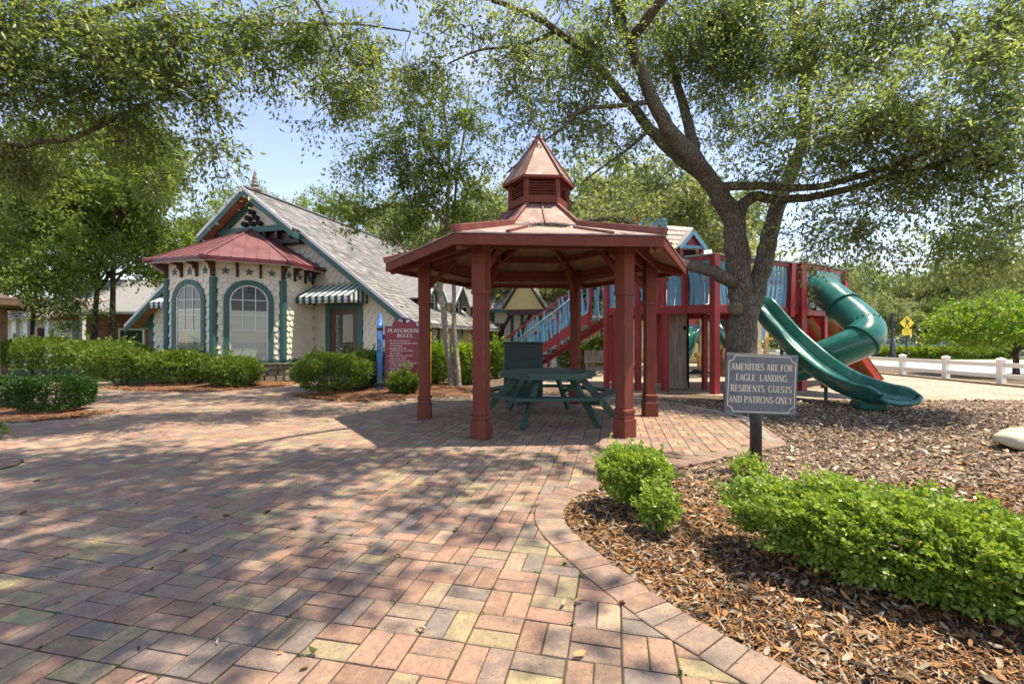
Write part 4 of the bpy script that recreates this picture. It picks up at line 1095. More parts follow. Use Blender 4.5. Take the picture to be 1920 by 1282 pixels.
# little house on the deck: a shingled slope towards the plaza and a blue-trimmed gable at its right
def shingle_slope(parent, c00, c10, c11, c01, rows, cols, m, th=0.018, name='roof_shingle', rng=rp5):
    """Lapped shingles on the slope c00-c10 (eave) to c01-c11 (ridge)."""
    nrm = (c10 - c00).cross(c01 - c00).normalized()
    if nrm.z < 0: nrm = -nrm
    B = lambda x, y: c00.lerp(c10, x).lerp(c01.lerp(c11, x), y)
    for r_ in range(rows):
        off = rng.uniform(-.3, .3) / cols
        for k in range(cols + 1):
            x0 = max(0, min(1, (k - (r_ % 2) * .5) / cols + off)); x1 = max(0, min(1, (k + 1 - (r_ % 2) * .5) / cols + off - 0.012))
            if x1 - x0 < 0.02: continue
            y0 = r_ / rows - rng.uniform(0, .08) / rows; y1 = min(1.0, (r_ + 1.25) / rows); l0 = nrm * (th * 1.3 + rng.uniform(0, .012))
            p = [B(x0, y0), B(x1, y0), B(x1, y1), B(x0, y1)]
            V_ = [p[0] + l0, p[1] + l0, p[2] + nrm * 0.004, p[3] + nrm * 0.004, p[0] + l0 - nrm * th, p[1] + l0 - nrm * th]
            MB().add(V_, [(0, 1, 2, 3), (4, 5, 1, 0), (4, 0, 3), (1, 5, 2)]).build(name, m, parent)
gax = Vector((0.25, -0.968, 0)); gsx = Vector((0.968, 0.25, 0)); ga = at(1300, 432, 12.45); RG, EVZ, HW = ga.z, ga.z - 0.47, 0.42
def hp(l, s, z): return Vector((ga.x, ga.y, 0)) - gax * l + gsx * s + Vector((0, 0, z))
hw_ = MB()
for s_ in (-0.33, 0.33):
    for l_ in (0.10, 0.95): hw_.bar(hp(l_, s_, DK), hp(l_, s_, EVZ + .06), 0.09, 0.09, up=gax)
hw_.bar(at(1245, 640, 12.75) * Vector((1, 1, 0)) + Vector((0, 0, DK)), at(1245, 640, 12.75) * Vector((1, 1, 0)) + Vector((0, 0, EVZ)), .09, .09, up=gax)
hs = hw_.build('playhouse', M_pred, play)
MB().prism([hp(.3, -.30, DK), hp(.3, .30, DK), hp(.3, .30, EVZ), hp(.3, -.30, EVZ)], gax * -0.02).build('opening_shade', M_dark, hs)  # near-black sheet paints the shade inside the opening
MB().prism([hp(.06, -.34, EVZ + .05), hp(.06, .34, EVZ + .05), hp(.06, 0, RG - 0.06)], gax * -0.03).build('gable_board', M_pred, hs)
MB().bar(hp(.03, -.36, EVZ + .02), hp(.03, .36, EVZ + .02), 0.03, 0.085, up=(0, 0, 1)).build('gable_beam', M_pblue, hs)
for s_ in (-1, 1):
    MB().bar(hp(0, s_ * HW, EVZ - .03), hp(0, 0, RG - .04), 0.04, 0.10, up=(0, 0, 1)).build('barge_board', M_pblue, hs)
    MB().prism([hp(-.02, s_ * (HW + .02), EVZ), hp(1.0, s_ * (HW + .02), EVZ), hp(1.0, 0, RG + .02), hp(-.02, 0, RG + .02)], (0, 0, .025)).build('gable_roof', M_wshing, hs)
c00, c10, c11, c01 = at(1238, 467, 12.45), at(1272, 466, 12.45), at(1300, 427, 13.0), at(1240, 422, 13.05)
MB().prism([c00, c10, c11, c01], (0, 0, -.03)).build('roof_deck', M_weath, hs)
shingle_slope(hs, c00, c10, c11, c01, 5, 5, M_wshing)
c00, c10, c01 = at(1316, 481, 13.4), at(1337, 481, 13.4), at(1314, 468, 14.0)
MB().prism([c00, c10, c10 + (c01 - c00), c01], (0, 0, -.03)).build('lean_to_roof', M_wshing, hs)
# hollow log column under the deck
lc = Vector(((1268 - 960) / FPX * 11.95, 11.95, 0)); m_ = MB(); prof = []
for i in range(9):
    z = 2.02 * i / 8; prof.append((0.275 - 0.02 * math.sin(PI * i / 8) + (0.03 if i == 0 else 0), z))
Va = []
for r_, z in prof:
    for k in range(26):
        a_ = 2 * PI * k / 26; rr = r_ * (1 + 0.05 * math.sin(7 * a_ + 2) + 0.035 * math.sin(13 * a_ + z)); Va.append((lc.x + rr * math.cos(a_), lc.y + rr * math.sin(a_), z))
lg = MB().add(Va, [(i * 26 + k, i * 26 + (k + 1) % 26, (i + 1) * 26 + (k + 1) % 26, (i + 1) * 26 + k) for i in range(8) for k in range(26)]).build('log_column', M_weath, play, True)
MB().bar(lc + Vector((0.265, -0.10, 0)), lc + Vector((0.25, -0.10, 2.0)), 0.05, 0.06, up=(1, 0, 0)).build('hollow_shade', M_dark, lg)  # dark strip painted as the shade inside the hollow
MB().box(lc + Vector((.12, -.255, 1.56)), (.07, .05, .10)).build('socket_box', M_dark, lg)

# ------------------------------------------------------------------ stairs
SA, SB = Vector((-0.39, 16.4, 0)), Vector((2.35, 13.75, 0)); sd = (SB - SA).normalized(); so = Vector((0.70, 0.71, 0)) * 1.1
st = MB()
for o_ in (Vector(), so): st.bar(up(SA + o_, 0.02), up(SB + o_, DK - .13), 0.06, 0.30, up=(0, 0, 1), bev=0.006)
st = st.build('stairs', M_pred, play)
for i in range(12):
    t = (i + .6) / 12.2; q = SA.lerp(SB, t); MB().bar(up(q, DK * t), up(q + so, DK * t), 0.27, 0.04, up=(0, 0, 1)).build('tread', M_weath, st)
for k, o_ in enumerate((Vector(), so)):
    MB().bar(up(SA + o_, 1.20), up(SB + o_, DK + 1.0), 0.06, 0.09, up=(0, 0, 1), bev=.005).build('stair_rail', M_pred, st)
    N = 25
    for i in range(N):
        t = (i + .5) / N; q = SA.lerp(SB, t) + o_; zz = DK * t
        wavy(q, sd, zz + .06 + rp5.uniform(-.05, .05), zz + 1.10 - (0.30 if k == 0 and rp5.random() < .45 else 0), .085, .05 * rp5.choice((-1, 1)), .06 * rp5.uniform(-1, 1), parent=st, off=0.05)
    for t in (0.0, 0.34, 0.68, 1.0):
        q = SA.lerp(SB, t) + o_; MB().bar(up(q, DK * t - (.4 if t else 0)), up(q, DK * t + 1.22), 0.10, 0.10, up=(1, 0, 0)).build('newel', M_pred, st)
hr = [up(SA - so * 0.1 + sd * .35, 0.98), up(SB - so * 0.1, DK + .80)]
MB().tube(hr, 0.028, 10).build('handrail', M_pblue2, st, True)

# ------------------------------------------------------------------ open slide
path = catmull([(5.90, 11.35, 2.06), (5.96, 11.05, 2.03), (6.12, 10.62, 1.55), (6.28, 10.2, 1.10), (6.41, 9.62, 0.66), (6.50, 9.0, 0.36), (6.55, 8.4, 0.22), (6.58, 8.0, 0.185), (6.59, 7.72, 0.19)], 7)
prof = [(-.355, .17), (-.33, .02), (-.27, -.055), (-.15, -.075), (.15, -.075), (.27, -.055), (.33, .02), (.355, .17), (.372, .215), (.352, .245), (.318, .248), (.29, .222), (.262, .10), (.21, .03), (.11, .0), (-.11, .0), (-.21, .03), (-.262, .10), (-.29, .222), (-.318, .248), (-.352, .245), (-.372, .215)]
def sweep_prof(path, prof, scale=None):
    Va, Fa = [], []; n = len(prof)
    for i, p in enumerate(path):
        t = (path[min(i + 1, len(path) - 1)] - path[max(i - 1, 0)]).normalized(); x = t.cross(Vector((0, 0, 1))).normalized(); z = x.cross(t)
        s_ = scale[i] if scale else 1.0
        for a_, b_ in prof: Va.append(p + x * a_ + z * b_ * s_)
    for i in range(len(path) - 1):
        Fa += [(i * n + k, i * n + (k + 1) % n, (i + 1) * n + (k + 1) % n, (i + 1) * n + k) for k in range(n)]
    Fa += [tuple(range(n)), tuple(range((len(path) - 1) * n, len(path) * n))[::-1]]
    return Va, Fa
nl = len(path)
scl = [1.0 - 0.5 * (max(0, i - (nl - 10)) / 9) ** 2 for i in range(nl)]
Va, Fa = sweep_prof(path, prof, scl)
osl = MB().add(Va, Fa).build('open_slide', M_slide, play, True)
# turned-down lip
t = (path[-1] - path[-2]).normalized(); x = t.cross(Vector((0, 0, 1))).normalized()
MB().tube([path[-1] - x * .35 + Vector((0, 0, .075)), path[-1] - x * .27 + t * .03 + Vector((0, 0, .0)), path[-1] - x * .12 + t * .05 + Vector((0, 0, -.035)), path[-1] + x * .12 + t * .05 + Vector((0, 0, -.035)), path[-1] + x * .27 + t * .03, path[-1] + x * .35 + Vector((0, 0, .075))], .045, 10).build('slide_lip', M_slide, osl, True)
q = path[-14]; MB().box(Vector((q.x - .02, q.y, 0.085)), (0.42, 0.50, 0.24), Matrix.Rotation(R(-17), 3, 'Z'), bev=.04).build('slide_foot', M_slide, osl)
for f_ in (0.30, 0.55):
    q = path[int(nl * f_)]; MB().tube([Vector((q.x, q.y, -.05)), q - Vector((0, 0, .08))], .035, 8).build('slide_leg', M_slide2, osl)

# ------------------------------------------------------------------ tube slide
tp = catmull([(7.93, 12.05, 2.62), (8.0, 11.55, 2.42), (8.02, 11.0, 2.02), (8.05, 10.60, 1.72), (8.00, 10.27, 1.46), (7.76, 10.10, 1.24), (7.42, 10.27, 1.02), (7.05, 10.6, 0.78), (6.72, 10.95, 0.58), (6.5, 11.15, 0.50)], 8)
TRD = 0.365
def tube_piece(i0, i1, r=TRD): return tp[i0:i1 + 1], r
ts = MB().tube(tp[:17], TRD, 30, cap=False).build('tube_slide', M_slide, play, True)
MB().tube(tp[16:41], TRD * 1.012, 30, cap=False).build('tube_bend', M_slide, ts, True)
MB().tube(tp[40:], TRD, 30, cap=False).build('tube_section', M_slide, ts, True)
MB().tube(tp[:17], TRD - .02, 24, cap=False).build('tube_lining', M_slide, ts, True)
MB().tube(tp[40:], TRD - .02, 24, cap=False).build('tube_lining', M_slide, ts, True)
for i in (16, 40):
    d_ = (tp[i + 1] - tp[i - 1]).normalized(); MB().tube([tp[i] - d_ * .022, tp[i] + d_ * .022], TRD + .05, 30).build('tube_collar', M_slide, ts)
    MB().tube([tp[i] - d_ * .003, tp[i] + d_ * .003], TRD + .0505, 30).build('tube_seam', M_slide2, ts)
# moulding seam along the lower section
sm = []
for i in range(43, len(tp)):
    d_ = (tp[min(i + 1, len(tp) - 1)] - tp[i - 1]).normalized(); s_ = Vector((-.45, -.85, .25)); s_ = (s_ - d_ * s_.dot(d_)).normalized(); sm.append(tp[i] + s_ * (TRD + .004))
MB().tube(sm, .012, 6).build('tube_seam', M_slide2, ts)
# bolts round the bend flange
i = 30; d_ = (tp[i + 1] - tp[i - 1]).normalized(); uu = d_.orthogonal().normalized(); vv = d_.cross(uu)
for k in range(22):
    a_ = 2 * PI * k / 22; c = tp[i] + (uu * math.cos(a_) + vv * math.sin(a_)) * (TRD * 1.012 + .004); MB().box(c, (.03, .03, .03)).build('bolt', M_slide2, ts)
# mounting plate on the fort
f0, f1 = on_px(P4, P5, 1524), on_px(P4, P5, 1567); nf3 = Vector((u3.y, -u3.x, 0))
MB().prism([up(f0, 2.02) + nf3 * .05, up(f1, 2.02) + nf3 * .05, up(f1, 3.06) + nf3 * .05, up(f0, 3.06) + nf3 * .05], nf3 * .04).build('mounting_plate', M_slide, ts)
MB().bar(up(on_px(P4, P5, 1520), 3.10) + nf3 * .04, up(on_px(P4, P5, 1572), 3.10) + nf3 * .04, .05, .10).build('panel_board', M_pred, play)

# ------------------------------------------------------------------ plank ramp at the back
rm = MB()
for i in range(3):
    a_, b_ = Vector((8.95, 12.75 + .75 * i, 1.97)), Vector((10.72, 13.25 + .75 * i, 0.03)); rm.bar(a_, b_, .07, .16, up=(.7, 0, .7), bev=.006)
rm = rm.build('climbing_ramp', M_pred2, play)
for k in range(15):
    t = (k + .5) / 15; a_ = Vector((8.95, 12.72, 1.97)).lerp(Vector((10.72, 13.22, .03)), t) + Vector((.085, 0, .085)); MB().bar(a_, a_ + Vector((0, 1.56, 0)), .165, .03, up=(.74, .1, .66)).build('plank', M_plank, rm)

# ================================================================== SECOND PLAY SET, far back
M_py = mat('play yellow paint', (0.60, 0.36, 0.07), 0.5, 0.15, 4)
M_py2 = mat('cream post paint', (0.62, 0.52, 0.30), 0.5, 0.12, 4)
M_porange = mat('faded orange panel', (0.55, 0.10, 0.06), 0.5, 0.15, 4)
FD = 19.5
f2 = thing('toddler_play_set', 'smaller yellow-posted play set with two short green slides beyond the play fort', 'play structure', at(1330, 690, FD) * Vector((1, 1, 0)))
def W(px, z, d=FD): return Vector(((px - 960) / FPX * d, d, z))
for px, d in ((1314, FD), (1344, FD), (1422, FD), (1436, FD + 1.4), (1500, FD), (1330, FD + 1.5)):
    MB().bar(W(px, -.05, d), W(px, 2.6 if px > 1400 else 2.2, d), .16, .16, up=(1, 0, 0)).build('post', M_py2, f2)
MB().prism([W(1286, 1.15), W(1346, 1.15), W(1346, 1.15, FD + 1.6), W(1286, 1.15, FD + 1.6)], (0, 0, .1)).build('deck', M_py, f2)
MB().prism([W(1288, 1.80), W(1324, 1.80), W(1324, 2.45), W(1288, 2.45)], (0, .04, 0)).build('roof_panel', M_porange, f2)
MB().prism([W(1406, 1.3), W(1500, 1.3), W(1500, 1.3, FD + 1.6), W(1406, 1.3, FD + 1.6)], (0, 0, .1)).build('deck', M_py, f2)
for px in list(range(1288, 1316, 4)) + list(range(1408, 1434, 4)):
    wavy(W(px, 0), Vector((1, 0, 0)), 1.25, 1.95, .07, .03, .05, parent=f2)
for pts in ([(1311, 1.58, 19.3), (1300, 1.5, 19.0), (1291, 1.15, 18.8), (1286, .75, 18.6), (1278, .45, 18.4)], [(1340, 2.05, 19.2), (1350, 1.75, 18.9), (1360, 1.25, 18.6), (1374, .6, 18.3), (1384, .35, 18.1)]):
    pth = catmull([W(a_, z, d) for a_, z, d in pts], 5); Va, Fa = sweep_prof(pth, [(a_ * .95, b_ * 1.1) for a_, b_ in prof]); MB().add(Va, Fa).build('slide', M_slide, f2, True)
m_ = MB(); m_.bar(W(1420, 0, 18.9), W(1412, 1.15, 18.9), .14, .1, up=(0, 1, 0)); m_.bar(W(1424, .55, 18.9), W(1402, .55, 18.9), .12, .12); m_.build('ladder_frame', M_py, f2)
sp = thing('spring_rider', 'small yellow ride-on toy on a dark base beside the short green slide', 'spring rider', W(1313, 0, 17.6))
MB().bar(W(1311, .12, 17.6), W(1310, .62, 17.6), .10, .14, up=(0, 1, 0)).bar(W(1317, .12, 17.6), W(1317, .6, 17.6), .10, .14, up=(0, 1, 0)).build('support', M_py, sp)
MB().box(W(1313, .70, 17.6), (.42, .24, .18), bev=.05).build('seat', M_py, sp)
MB().lathe(W(1313, -.02, 17.6), [(.42, 0), (.40, .06), (.30, .10), (.28, .14)], 14).build('base', M_dark, sp)
stp = thing('tree_stump', 'broad dark brown tree stump behind the play fort posts', 'stump', W(1353, 0, 16.2))
MB().tube([W(1353, -.1, 16.2), W(1353, .1, 16.2), W(1353, .5, 16.2), W(1353, .98, 16.2)], [.36, .30, .25, .24], 16, wob=.06).build('trunk', mat('stump bark', (.16, .075, .04), .9, .4, 6, .8, 25), stp, True)
# ================================================================== COTTAGE WITH BAY
M_cream = mat('cream siding paint', (0.72, 0.675, 0.54), 0.6, 0.07, 2.0, 0.1, 50, stain=(0.48, 0.44, 0.33), stain_amt=0.35)
M_back = mat('darker cream backing', (0.52, 0.485, 0.39), 0.8, 0.12, 3)  # duller cream that shows between the shingles
M_creamy = mat('pale yellow siding', (0.62, 0.50, 0.22), 0.6, 0.08, 2.0, 0.1, 50)
M_trim = mat('teal green trim', (0.030, 0.105, 0.088), 0.5, 0.12, 4.0, 0.08, 50)
M_white = mat('white trim', (0.72, 0.71, 0.68), 0.5, 0.06, 4.0, 0.05)
M_metal = mat('maroon standing seam metal', (0.175, 0.062, 0.060), 0.5, 0.18, 2.0, 0.02, metal=0.0, stain=(0.24, 0.13, 0.12), stain_amt=0.5)
M_metal2 = mat('maroon fascia', (0.13, 0.022, 0.027), 0.4, 0.1, 4)
M_brown = mat('dark brown bracket', (0.055, 0.022, 0.017), 0.5, 0.2, 8)
M_salmon = mat('salmon soffit', (0.60, 0.24, 0.14), 0.7, 0.15, 4, stretch=(1, 1, 1))
M_shing = attr_mat('asphalt shingles', 0.9, 0.25, 70, 0.2)
M_roofg = mat('roof felt grey', (0.26, 0.25, 0.24), 0.9, 0.2, 4)
M_stone = mat('field stone', (0.26, 0.23, 0.18), 0.85, 0.3, 5, 0.6, 30, stain=(0.12, 0.12, 0.07), stain_amt=0.6)
M_blind = mat('cream blind', (0.52, 0.49, 0.40), 0.6, 0.05)
M_door = mat('brown door', (0.065, 0.028, 0.016), 0.4, 0.2, 6)
M_awg = mat('awning green stripe', (0.030, 0.085, 0.065), 0.7, 0.15, 6)
M_aww = mat('awning white stripe', (0.70, 0.69, 0.66), 0.7, 0.08, 6)
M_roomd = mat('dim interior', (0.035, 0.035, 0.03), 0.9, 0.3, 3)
def glass_mat(name, tint=(0.9, 0.95, 0.95), refl=1.0):
    m = bpy.data.materials.new(name); n, l = nodes_of(m); n.remove(n['Principled BSDF']); o = n['Material Output']
    tr = n.new('ShaderNodeBsdfTransparent'); tr.inputs[0].default_value = (*tint, 1); g = n.new('ShaderNodeBsdfGlossy'); g.inputs['Roughness'].default_value = 0.02
    fr = n.new('ShaderNodeLayerWeight'); fr.inputs[0].default_value = 0.22
    mr = n.new('ShaderNodeMath'); mr.operation = 'MULTIPLY_ADD'; mr.inputs[1].default_value = 0.45 * refl; mr.inputs[2].default_value = 0.03; mr.use_clamp = True
    ms = n.new('ShaderNodeMixShader'); l.new(fr.outputs['Facing'], mr.inputs[0]); l.new(mr.outputs[0], ms.inputs[0]); l.new(tr.outputs[0], ms.inputs[1]); l.new(g.outputs[0], ms.inputs[2]); l.new(ms.outputs[0], o.inputs[0])
    MATS[name] = m; return m
M_glass = glass_mat('window glass')
HO = Vector((-8.586, 15.70, 0)); HR = R(-17)
hs1 = thing('cottage', 'cream scalloped-shingle cottage with maroon-roofed bay and teal trim', 'house', HO, HR)
Hm = Matrix.Translation(HO) @ Matrix.Rotation(HR, 4, 'Z')
V3 = lambda *a: Vector(a)
HWD, RZ, SLP = 5.3, 6.28, 0.745
roofz = lambda s: RZ - SLP * abs(s)
# walls
wallm = MB()
top = [V3(-HWD, 0, 0), V3(HWD, 0, 0), V3(HWD, 0, roofz(HWD) - .1), V3(0, 0, RZ - .1), V3(-HWD, 0, roofz(HWD) - .1)]
wallm.prism(top, (0, .15, 0))
wall = wallm.build('front_wall', M_back, hs1, local=True)
sw = MB().span((HWD - .15, .151, 0), (HWD, 12.5, roofz(HWD) - .08)).build('side_wall', M_creamy, hs1, local=True)
for i in range(60): MB().span((HWD, .25 + i * .2, .1), (HWD + .012, .25 + i * .2 + .185, roofz(HWD) - .1)).build('siding_board', M_creamy, sw, local=True)
MB().span((-HWD, .151, 0), (-HWD + .15, 12.5, roofz(HWD) - .08)).build('side_wall', M_cream, hs1, local=True)
MB().span((-HWD, 12.35, 0), (HWD, 12.5, 3)).build('back_wall', M_cream, hs1, local=True)
for s in (-1, 1): MB().span((s * HWD - .11, -.035, 0), (s * HWD + .11, .06, roofz(HWD) - .02)).build('corner_board', M_trim, hs1, local=True)
# bay shell
BF, BS = -2.6, 1.77
bx = [V3(-2.137, 0, 0), V3(-2.137, BF + 1.2515, 0), V3(-.885, BF, 0), V3(.885, BF, 0), V3(2.137, BF + 1.2515, 0), V3(2.137, 0, 0)]
bay = MB().prism([up(p, .6) for p in bx], (0, 0, 2.92)).build('bay_wall', M_back, hs1, local=True)
def offs(P, d):
    """Offset the open bay outline outwards by d."""
    o_ = []
    for i, p in enumerate(P):
        ns = []
        for a, b in ((i - 1, i), (i, i + 1)):
            if 0 <= a and b < len(P):
                t = (P[b] - P[a]).normalized(); ns.append(V3(t.y, -t.x, 0))
        n = sum(ns, Vector()); n.normalize(); k = d / max(.3, n.dot(ns[0])); o_.append(p + n * k)
    o_[0].y = o_[-1].y = 0; return o_
MB().prism([up(p, .575) for p in offs(bx, .05)], (0, 0, .075)).build('base_trim', M_trim, hs1, local=True)
MB().prism([up(p, 0) for p in offs(bx, -.02)], (0, 0, .57)).build('foundation', mat('mortar', (.20, .18, .15), .9, .2, 8), hs1, local=True)
MB().prism([up(p, .535) for p in offs(bx, .10)], (0, 0, .035)).build('stone_cap', M_stone, hs1, local=True)
rs_ = random.Random(8)
def stones(a, b, h=.53, lift=.0, parent=hs1):
    t = (b - a); L = t.length; t.normalize(); n = V3(t.y, -t.x, 0); z = 0.0
    rows = [.19, .17, .165]
    for rh in rows:
        x = 0.0
        while x < L - .05:
            w = min(rs_.uniform(.2, .42), L - x)
            pts = [(x + .012, z + .012), (x + w - .012, z + .010), (x + w - .010, z + rh - .012), (x + .010, z + rh - .010)]
            pts = [(p[0] + rs_.uniform(-.014, .014), p[1] + rs_.uniform(-.010, .010)) for p in pts]
            dp = rs_.uniform(.03, .07); c = V3(0, 0, 0)
            q0 = [a + t * p[0] + V3(0, 0, p[1]) for p in pts]; cc = sum(q0, Vector()) / 4
            q1 = [cc + (p - cc) * .86 + n * dp for p in q0]
            MB().add(q0 + q1, [(0, 1, 5, 4), (1, 2, 6, 5), (2, 3, 7, 6), (3, 0, 4, 7), (4, 5, 6, 7)]).build('stone', M_stone, parent, local=True)
            x += w
        z += rh
for i in range(5): stones(bx[i], bx[i + 1])
stones(V3(2.14, 0, 0), V3(2.6, 0, 0)); stones(V3(4.05, 0, 0), V3(5.2, 0, 0))
for p in bx[1:5]:
    q = p * 1.0; MB().lathe(up(q, .65), [(.105, 0), (.105, 2.40)], 8).build('corner_post', M_trim, hs1, local=True)

# ------------------------------------------------------------------ scalloped shingles
SCW, SCH = 0.222, 0.172
def scallop_mesh():
    n = 9; w = SCW / 2 - .005; pts = [(-w, SCH * 1.25)] + [(-w * math.cos(PI * i / n), .075 - .085 * math.sin(PI * i / n)) for i in range(n + 1)] + [(w, SCH * 1.25)]
    N = len(pts); Vv = []
    for a, b in pts:
        tl_ = 0.042 - 0.036 * (b / (SCH * 1.25)); Vv.append((a, -tl_, b))
    for a, b in pts: Vv.append((a, 0.002, b))
    Fv = [tuple(range(N))] + [(i, i + N, (i + 1) + N, i + 1) for i in range(N - 1)]
    return Vv, Fv
SV, SF = scallop_mesh()
me_sc = bpy.data.meshes.new('shingle'); me_sc.from_pydata(SV, [], SF); me_sc.materials.append(M_cream); me_sc.update()
sc_list = []
def scallops(O, ux, w, z0, z1, inside, off=0.0):
    n = V3(ux.y, -ux.x, 0); rows = int((z1 - z0) / SCH) + 1
    for r_ in range(rows):
        z = z0 + r_ * SCH; k0 = -(r_ % 2) * .5; cols = int(w / SCW) + 2
        for k in range(cols):
            x = (k + k0 + .5) * SCW + off
            if x < .02 or x > w - .02: continue
            if inside(x, z + .05): sc_list.append((O + ux * x + n * .004 + V3(0, 0, z), math.atan2(ux.y, ux.x)))
WW, WZ0, WZT = 0.98, .66, 2.86       # glass width, sill, crown of the arch
def win_hole(xc, x, z, m=.04):
    r_ = WW / 2 + m; spring = WZT - WW / 2
    if abs(x - xc) < r_ and z < spring: return True
    return math.hypot(x - xc, max(0, z - spring)) < r_ and z < WZT + m
def panel(i): a, b = bx[i], bx[i + 1]; return a, (b - a).normalized(), (b - a).length
for i in (1, 2, 3):
    a, u_, L = panel(i); scallops(a, u_, L, .67, 2.95, lambda x, z, L=L: not win_hole(L / 2, x, z) and .03 < x < L - .03)
a, u_, L = panel(4); scallops(a, u_, L, .67, 2.95, lambda x, z: x > .03)
def fac(x, z):
    s = x - HWD
    if abs(s) < 2.25 and z > 4.4: return False
    if z > roofz(s) - .28: return False
    if abs(s) < 2.2 and z < 3.55: return False
    if abs(s) < 2.6 and z < 4.95 - (abs(s)) * .55: return False
    if abs(s) < 1.85 and z > 4.55: return False
    if 2.62 < s < 4.02 and z < 2.48: return False
    if -4.02 < s < -2.62 and z < 2.48: return False
    if 2.15 < abs(s) < 4.25 and 2.95 < z < 3.05: return False
    return abs(s) < HWD - .12
scallops(V3(-HWD, 0, 0), V3(1, 0, 0), 2 * HWD, .02, 5.2, fac)
def seen_rank(t):
    w = Hm @ t[0]; return w.length + (6 if t[0].x < -2.2 else 0)
sc_list.sort(key=seen_rank)
for p, a_ in sc_list[:300]:
    o = put('shingle', me_sc, hs1, True); o.location = p; o.rotation_euler = (0, 0, a_ + rs_.gauss(0, .01))
m_ = MB()
for p, a_ in sc_list[300:]:
    rm_ = Matrix.Rotation(a_, 3, 'Z'); m_.add([p + rm_ @ Vector(q) for q in SV], SF)
o = m_.build('shingles', M_cream, hs1, local=True); o['kind'] = 'stuff'

# ------------------------------------------------------------------ arched windows
def arch(w, z0, zt, n=18):
    r_ = w / 2; s = zt - r_; return [(-r_, z0)] + [(r_ * math.cos(PI - PI * i / n), s + r_ * math.sin(PI - PI * i / n)) for i in range(n + 1)] + [(r_, z0)]
def ring(P0_, P1_, T, d0, d1):
    """Open arch ring between inner and outer outlines; T maps (x, z, depth)."""
    m_ = MB(); n = len(P0_)
    Vv = [T(x, z, d1) for x, z in P0_] + [T(x, z, d1) for x, z in P1_] + [T(x, z, d0) for x, z in P0_] + [T(x, z, d0) for x, z in P1_]
    F_ = []
    for i in range(n - 1): F_ += [(i, i + 1, n + i + 1, n + i), (n + i, n + i + 1, 3 * n + i + 1, 3 * n + i), (2 * n + i, 2 * n + i + 1, i + 1, i)]
    return m_.add(Vv, F_)
def arch_window(O, ux, w, z0, zt, blind, parent, muntv=(1 / 3, 2 / 3), cas=.15, zbl=.66):
    n = V3(ux.y, -ux.x, 0); T = lambda x, z, d: O + ux * x + V3(0, 0, z) + n * d
    W_ = ring(arch(w, z0, zt), arch(w + 2 * cas, z0, zt + cas), T, 0, .075).build('window', M_trim, parent, local=True)
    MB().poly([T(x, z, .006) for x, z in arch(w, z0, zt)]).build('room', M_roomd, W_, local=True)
    ring(arch(w - .07, z0, zt - .035), arch(w + .0, z0, zt), T, .002, .05).build('frame', M_white, W_, local=True)
    zb = lerp(z0, zt, zbl)
    if blind == 'slats':
        for fx in ((-.47, -.14), (-.12, .12), (.14, .47)):
            k = 0; z = z0 + .03
            while z < zb - .02:
                MB().add([T(w * fx[0], z, .010), T(w * fx[1], z, .010), T(w * fx[1], z + .034, .022), T(w * fx[0], z + .034, .022)], [(0, 1, 2, 3)]).build('slat', M_blind, W_, local=True); z += .05
        for x_ in (-.49, -.13, .13, .49): MB().add([T(w * x_ - .015, z0, .012), T(w * x_ + .015, z0, .012), T(w * x_ + .015, zb, .024), T(w * x_ - .015, zb, .024)], [(0, 1, 2, 3)]).build('shutter_stile', M_blind, W_, local=True)
        MB().prism([T(-w * .5, zb, .010), T(w * .5, zb, .010), T(w * .5, zb + .05, .010), T(-w * .5, zb + .05, .010)], n * .014).build('shutter_rail', M_blind, W_, local=True)
    elif blind:
        MB().prism([T(-w * .48, z0, .010), T(w * .48, z0, .010), T(w * .48, zb, .010), T(-w * .48, zb, .010)], n * .008).build('blind', M_blind, W_, local=True)
    MB().poly([T(x, z, .030) for x, z in arch(w - .02, z0, zt - .01)]).build('pane', M_glass, W_, local=True)
    r_ = w / 2; sprg = zt - r_
    for fv in muntv:
        x = -r_ + w * fv; zz = sprg + math.sqrt(max(0, r_ * r_ - x * x)) - .03; zlo = lerp(z0, zt, .40)
        MB().prism([T(x - .010, zlo, .034), T(x + .010, zlo, .034), T(x + .010, zz, .034), T(x - .010, zz, .034)], n * .014).build('muntin', M_white, W_, local=True)
    for fz in (.40, .60, .80):
        z = lerp(z0, zt, fz); hwx = r_ - .03 if z < sprg else math.sqrt(max(0, r_ * r_ - (z - sprg) ** 2)) - .03
        MB().prism([T(-hwx, z - .010, .036), T(hwx, z - .010, .036), T(hwx, z + .010, .036), T(-hwx, z + .010, .036)], n * .010).build('muntin', M_white, W_, local=True)
    return W_
for i, b_ in ((1, 'slats'), (2, 'slats'), (3, 'shade')):
    a, u_, L = panel(i); arch_window(a + u_ * L / 2, u_, WW, WZ0, WZT, b_, hs1)

